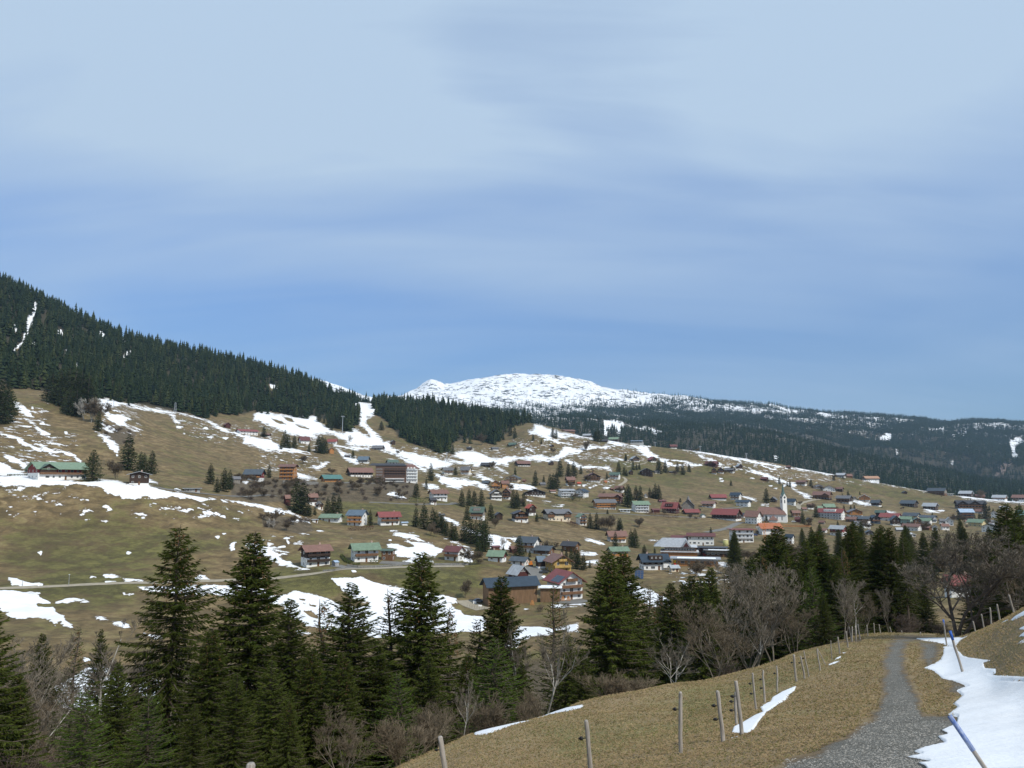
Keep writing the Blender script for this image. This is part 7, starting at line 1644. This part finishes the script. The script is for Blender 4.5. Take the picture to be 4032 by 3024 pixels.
# nearest trees of that forest as individuals
edge = np.nonzero(hillf & VIS & (FOREST < .9) & (RG < 1500) & inview)
pe = rng.choice(len(edge[0]), 24, replace=False)
for q_ in pe:
    i, j = edge[0][q_], edge[1][q_]
    left = PXG[i, j] < 1430
    plant('mid1' if rng.random() < .5 else 'mid2', GX[i, j], GY[i, j], Z[i, j] - .3, rng.uniform(20, 27), 1.0, label='dark spruce in the front rank of the forest on the left hill' if left else 'dark spruce in the front rank of the forest right of the ski piste', group='spruces at the edge of the left hill forest' if left else 'spruces at the edge of the right hill forest')
# far mountains
T2 = [low_spruce(s, 3, 4) for s in (5, 6, 7)]
dl = PYG - line + np.interp(PXG, [2300, 3000], [0, 22])
dens = np.interp(dl, [-40, -12, 5, 30, 70, 200], [0, .05, .25, .55, 1.0, 1.0])
clump = np.clip(fbm(GX, GY, 140, 4, 51) * 3.0 + .8, .04, 1.3); clump = np.where(dl > 60, np.maximum(clump, .6), clump)
pr = np.where((RG > 2350) & (RG < 7000) & VIS & (FOREST > -.6), dens * clump, 0) * np.clip((PXG - 300) / 600, .1, 1)
pr = np.where((PXG < 1500) & (RG > 4200), pr * .12, pr)
pts = sample(pr * (RG < 4200), 19000); mass('mountain_forest', pts, rng.uniform(18, 28, len(pts)), 1.15, T1[:2] + T2, M_far, 5, label='dark forest on the nearer mountain slope beyond the village ridge', cat='forest', kind='stuff')
pts = sample(pr * (RG >= 4200), 60000); mass('mountain_forest', pts, rng.uniform(18, 34, len(pts)), 1.3, T2, M_far, 6, label='bluish far forest thinning out below the snowy plateau', cat='forest', kind='stuff')

# ---------------- fence posts, snow poles ----------------
M_post = mat('weathered_post', (.30, .27, .235), .9, var=.35, scale=6, stretch=(6, 6, .7), bump=.5, bscale=.01, objvar=.12)
M_ins = mat('insulator', (.012, .012, .013), .5)
M_blue = mat('blue_paint', (.03, .10, .36), .6, var=.3, scale=14, var2=(.40, .45, .55), stretch=(3, 3, 1.2))
M_bluef = mat('blue_tip', (.03, .11, .42), .6, var=.15, scale=9)
def ray_at(px_, py_, d):
    u = (px_ - CX) / FPX; v = -(py_ - CY) / FPX
    dX, dY, dZ = u, math.cos(PITCH) - v * math.sin(PITCH), math.sin(PITCH) + v * math.cos(PITCH)
    k = d / math.hypot(dX, dY); return Vector((dX * k, dY * k, dZ * k))
def post(panel, tx, ty, bx, by, dia=.09, label='', name='fence_post', cat='fence post', group='weathered posts of the meadow fence', ins=1, rmin=9, rmax=105, blue=None, rr=None):
    t = pp(panel, [tx, ty])[0]; b = pp(panel, [bx, by])[0]
    if rr: X, Y, Zg = on_az(b[0], rr); r = rr
    else: X, Y, Zg, r = hit(b[0], b[1], rmin, rmax)
    top = ray_at(t[0], t[1], r); base = Vector((X, Y, Zg)); d = (top - base); H = d.length; d.normalize()
    root = bpy.data.objects.new(name, None); C.objects.link(root); root.location = base; root.rotation_euler = d.to_track_quat('Z', 'Y').to_euler()
    root['label'] = label; root['category'] = cat; root['group'] = group
    g = random.Random(int(tx * 7 + ty)); R0 = dia / 2 * (.82 if cat == 'fence post' else 1); zs = [-.35, 0, H * .3, H * .6, H * .85, H - .02, H]
    pts = [(g.gauss(0, .006), g.gauss(0, .006), z) for z in zs]; rs = [R0 * 1.1, R0 * 1.08, R0 * (1 + g.gauss(0, .05)), R0 * (1 + g.gauss(0, .05)), R0 * .97, R0 * .93, R0 * .7]
    m = MB(); m.path(pts, rs, 10); m.build('shaft', M_post, root, True)
    if blue:
        z0, z1, mm = blue; m = MB(); m.tube((pts[5][0], pts[5][1], H * z0), (pts[5][0], pts[5][1], H * z1), R0 * 1.13, R0 * 1.09, 12); m.build('painted_band', mm, root, True)
    if ins and r < 60:
        cam_l = root.rotation_euler.to_matrix().inverted() @ Vector((-1, 0, 0))
        for fz in (.72, .45)[:ins]:
            m = MB(); c = Vector((0, 0, H * fz)); dv = Vector((cam_l.x, cam_l.y, 0)).normalized()
            m.tube(c + dv * (R0 * .8), c + dv * (R0 + .045), .008, .008, 6); m.tube(c + dv * (R0 + .045), c + dv * (R0 + .095), .034, .03, 10); m.tube(c + dv * (R0 + .096), c + dv * (R0 + .12), .02, .014, 10); m.build('insulator', M_ins, root, True)
    return root
J_ = [(278,990,330,1428,.105,2,'thick fence post left of the pair beside the snow strip'),(435,900,497,1370,.10,1,'fence post standing in the lower end of the snow strip'),(430,1000,440,1285,.085,2,'pale fence post half hidden behind the one in the snow'),(580,833,615,1155,.085,2,'fence post beside the middle of the snow strip'),
 (672,808,690,1090,.08,2,'fence post just right of the one by the middle of the snow strip'),(795,770,798,1005,.075,1,'slim fence post above the upper end of the snow strip'),(942,673,963,910,.12,1,'stout grey fence post past the top of the snow strip'),(1000,685,1038,885,.09,1,'leaning fence post right of the stout grey one'),
 (1027,637,1075,868,.06,1,'thin crooked fence post right behind the leaning one'),(1143,618,1170,818,.085,0,'fence post propped by a slanting brace'),(1150,628,1218,758,.055,0,'slanting brace pole leaning against the propped fence post'),(1262,547,1275,725,.06,0,'thin fence post left of the small snow remnants'),(1325,517,1343,672,.11,0,'pale fence post right above the small snow remnants')]
for k, (tx, ty, bx, by, dia, ins, lab) in enumerate(J_): post('J', tx, ty, bx, by, dia, lab, ins=ins)
far_l = ['leftmost of the far fence posts on the crest', 'leaning second of the far fence posts on the crest', 'third of the far fence posts from left on the crest', 'fourth of the far fence posts from left on the crest', 'fifth far fence post on the crest, leaning left', 'sixth of the far fence posts from left on the crest', 'seventh of the far fence posts from left on the crest', 'eighth far fence post on the crest, leaning left', 'far fence post at the bend before the long-trunked spruces', 'tiny stub post at the bend of the path', 'tiny stub post below the big maple']
for (tx, ty, bx, by), lab in zip([(1397,467,1413,612),(1422,430,1445,545),(1450,427,1449,560),(1477,423,1484,550),(1500,407,1520,540),(1577,415,1587,512),(1638,397,1645,495),(1683,408,1697,490),(1778,430,1792,478),(1880,462,1883,475),(2043,475,2045,495)], far_l): post('J', tx, ty, bx, by, .13, lab, ins=0)
post('I', 1945, 1000, 1947, 1530, .095, 'dark fence post standing upright in the middle of the meadow', ins=1)
post('I', 1123, 1245, 1172, 1790, .095, 'pale fence post cut by the bottom edge in the middle', ins=1)
post('H', 1840, 1385, 1905, 1770, .16, 'thick split weathered post at the lower left corner of the meadow', ins=1)
post('H', 200, 1618, 205, 1900, .15, 'rounded grey top of a post poking in at the bottom left', ins=0, rr=11)
for (tx, ty, bx, by), lab in zip([(2080,150,2125,297),(1975,232,2003,370),(1915,262,1928,395),(1840,318,1865,430),(1768,380,1790,475)], ['tilted fence post highest on the right bank', 'second highest fence post on the right bank', 'third fence post from the top of the right bank', 'fourth fence post from the top of the right bank', 'pale fence post lowest on the right bank beside the maple']): post('K', tx, ty, bx, by, .12, lab, ins=0, rmin=25)
post('K', 1570, 466, 1678, 826, .085, 'tilted snow pole with blue top half way up the snow', 'snow_pole', 'snow pole', 'blue tipped snow poles along the path', 0, 20, 60, (.78, 1.005, M_bluef))
post('K', 1508, 366, 1540, 590, .09, 'farther snow pole with blue top near the bend', 'snow_pole', 'snow pole', 'blue tipped snow poles along the path', 0, 30, 90, (.74, 1.005, M_bluef))
post('K', 1562, 1205, 1760, 1810, .045, 'nearest snow pole with flaking blue paint in the lower right corner', 'snow_pole', 'snow pole', 'blue tipped snow poles along the path', 0, 4, 30, (.42, 1.005, M_blue), rr=9.5)

# ---------------- dry matted grass on the near meadow ----------------
def hvec(x, y):
    r = np.hypot(x, y); a = np.arctan2(x, y); i = np.clip(np.searchsorted(RR, r) - 1, 0, len(RR) - 2); j = np.clip(np.searchsorted(AZ, a) - 1, 0, len(AZ) - 2)
    u = (r - RR[i]) / (RR[i + 1] - RR[i]); v = (a - AZ[j]) / (AZ[j + 1] - AZ[j])
    f = lambda G: (G[i, j] * (1 - u) + G[i + 1, j] * u) * (1 - v) + (G[i, j + 1] * (1 - u) + G[i + 1, j + 1] * u) * v
    return f(Z), f(SNOW), f(GRAV), f(SCRUB)
def grass(name, n, r0, r1, hl, wl, col, col2, label, seed, thr=-.35):
    g = np.random.default_rng(seed); r = r0 * (r1 / r0) ** g.random(n); a = g.uniform(R_(-14), R_(36), n); x = r * np.sin(a); y = r * np.cos(a)
    z, s, gr, sc = hvec(x, y); nz = fbm(x, y, 1.1, 3, 5); ok = (s < -.12) & (gr + nz * .5 < thr) & (sc < .2) & (nz + g.normal(0, .5, n) > -.6)
    x, y, z, r = x[ok], y[ok], z[ok], r[ok]; n = len(x); d = g.uniform(0, 2 * PI, n); k = np.clip(r / 18, .7, 5)
    hgt = g.uniform(*hl, n) * k ** .5; lean = g.uniform(.5, 1.8, n); w = g.uniform(*wl, n) * k
    ddx = np.cos(d) * .7 + .25; ddy = np.sin(d) * .7 - .2; wx, wy = -ddy, ddx; nn = np.hypot(wx, wy) + 1e-6; wx /= nn; wy /= nn
    b = np.stack([x, y, z - .01], 1); m1 = b + np.stack([ddx * hgt * lean * .35, ddy * hgt * lean * .35, hgt * .6], 1); tp = b + np.stack([ddx * hgt * lean, ddy * hgt * lean, hgt * .75], 1); W_ = np.stack([wx * w, wy * w, 0 * w], 1)
    Vv = np.stack([b - W_, b + W_, m1 + W_ * .8, tp, m1 - W_ * .8], 1).reshape(-1, 3)
    me = mesh_np(name, Vv, np.arange(len(Vv)).reshape(-1, 5), mat('blades_' + str(seed), col, .85, var2=col2, scale=1.3, detail=8, spec=.1, trans=.2)); link(name, me, label=label, cat='grass', kind='stuff')
grass('dry_grass', 260000, 9, 98, (.025, .07), (.0025, .005), (.34, .25, .14), (.50, .39, .235), 'short matted straw coloured grass on the near meadow and path verge', 61)
grass('green_grass', 140000, 9, 98, (.025, .06), (.0025, .005), (.15, .165, .05), (.30, .27, .11), 'short green grass blades mixed into the near meadow', 62)
# loose stones on the track
g = np.random.default_rng(8); n = 26000; r = 10 * (55 / 10) ** g.random(n); a = g.uniform(R_(12), R_(36), n); x = r * np.sin(a); y = r * np.cos(a); z, s, gr, sc = hvec(x, y); ok = (gr + fbm(x, y, .6, 2, 9) * .7 > .1) & (s < -.2)
x, y, z = x[ok], y[ok], z[ok]; n = len(x); ico = np.array([(1, 0, 0), (-1, 0, 0), (0, 1, 0), (0, -1, 0), (0, 0, 1), (0, 0, -1)], float); icf = np.array([(0, 2, 4), (2, 1, 4), (1, 3, 4), (3, 0, 4), (2, 0, 5), (1, 2, 5), (3, 1, 5), (0, 3, 5)])
sz = g.uniform(.008, .022, n); Vv = (ico[None] * g.uniform(.6, 1.3, (n, 6, 1)) * sz[:, None, None] * np.array([1, 1, .6]) + np.stack([x, y, z], 1)[:, None]).reshape(-1, 3); Fv = (icf[None] + (np.arange(n) * 6)[:, None, None]).reshape(-1, 3)
me = mesh_np('gravel', Vv, Fv, mat('stones', (.15, .14, .12), .85, var2=(.42, .40, .36), scale=9)); link('gravel', me, label='loose grey gravel stones scattered over the track', cat='gravel', kind='stuff')
# ---------------- air between the camera and the mountains ----------------
hz = bpy.data.materials.new('haze_air'); hz.use_nodes = True; ht_ = hz.node_tree; ht_.nodes.clear()
ho = ht_.nodes.new('ShaderNodeOutputMaterial'); hv_ = ht_.nodes.new('ShaderNodeVolumePrincipled')
hv_.inputs['Color'].default_value = (.50, .74, 1.0, 1); hv_.inputs['Density'].default_value = 4.2e-5; hv_.inputs['Anisotropy'].default_value = 0.1
ht_.links.new(hv_.outputs[0], ho.inputs['Volume'])
zlo = float(Z.min()) - 1; zhi = float(Z.max()) + 60
b = MB(); b.box(-9700, 9700, -9700, 9700, zlo, zhi); link('haze', b.mesh('haze', hz), kind='stuff', label='thin bluish air haze over the whole valley', cat='haze')
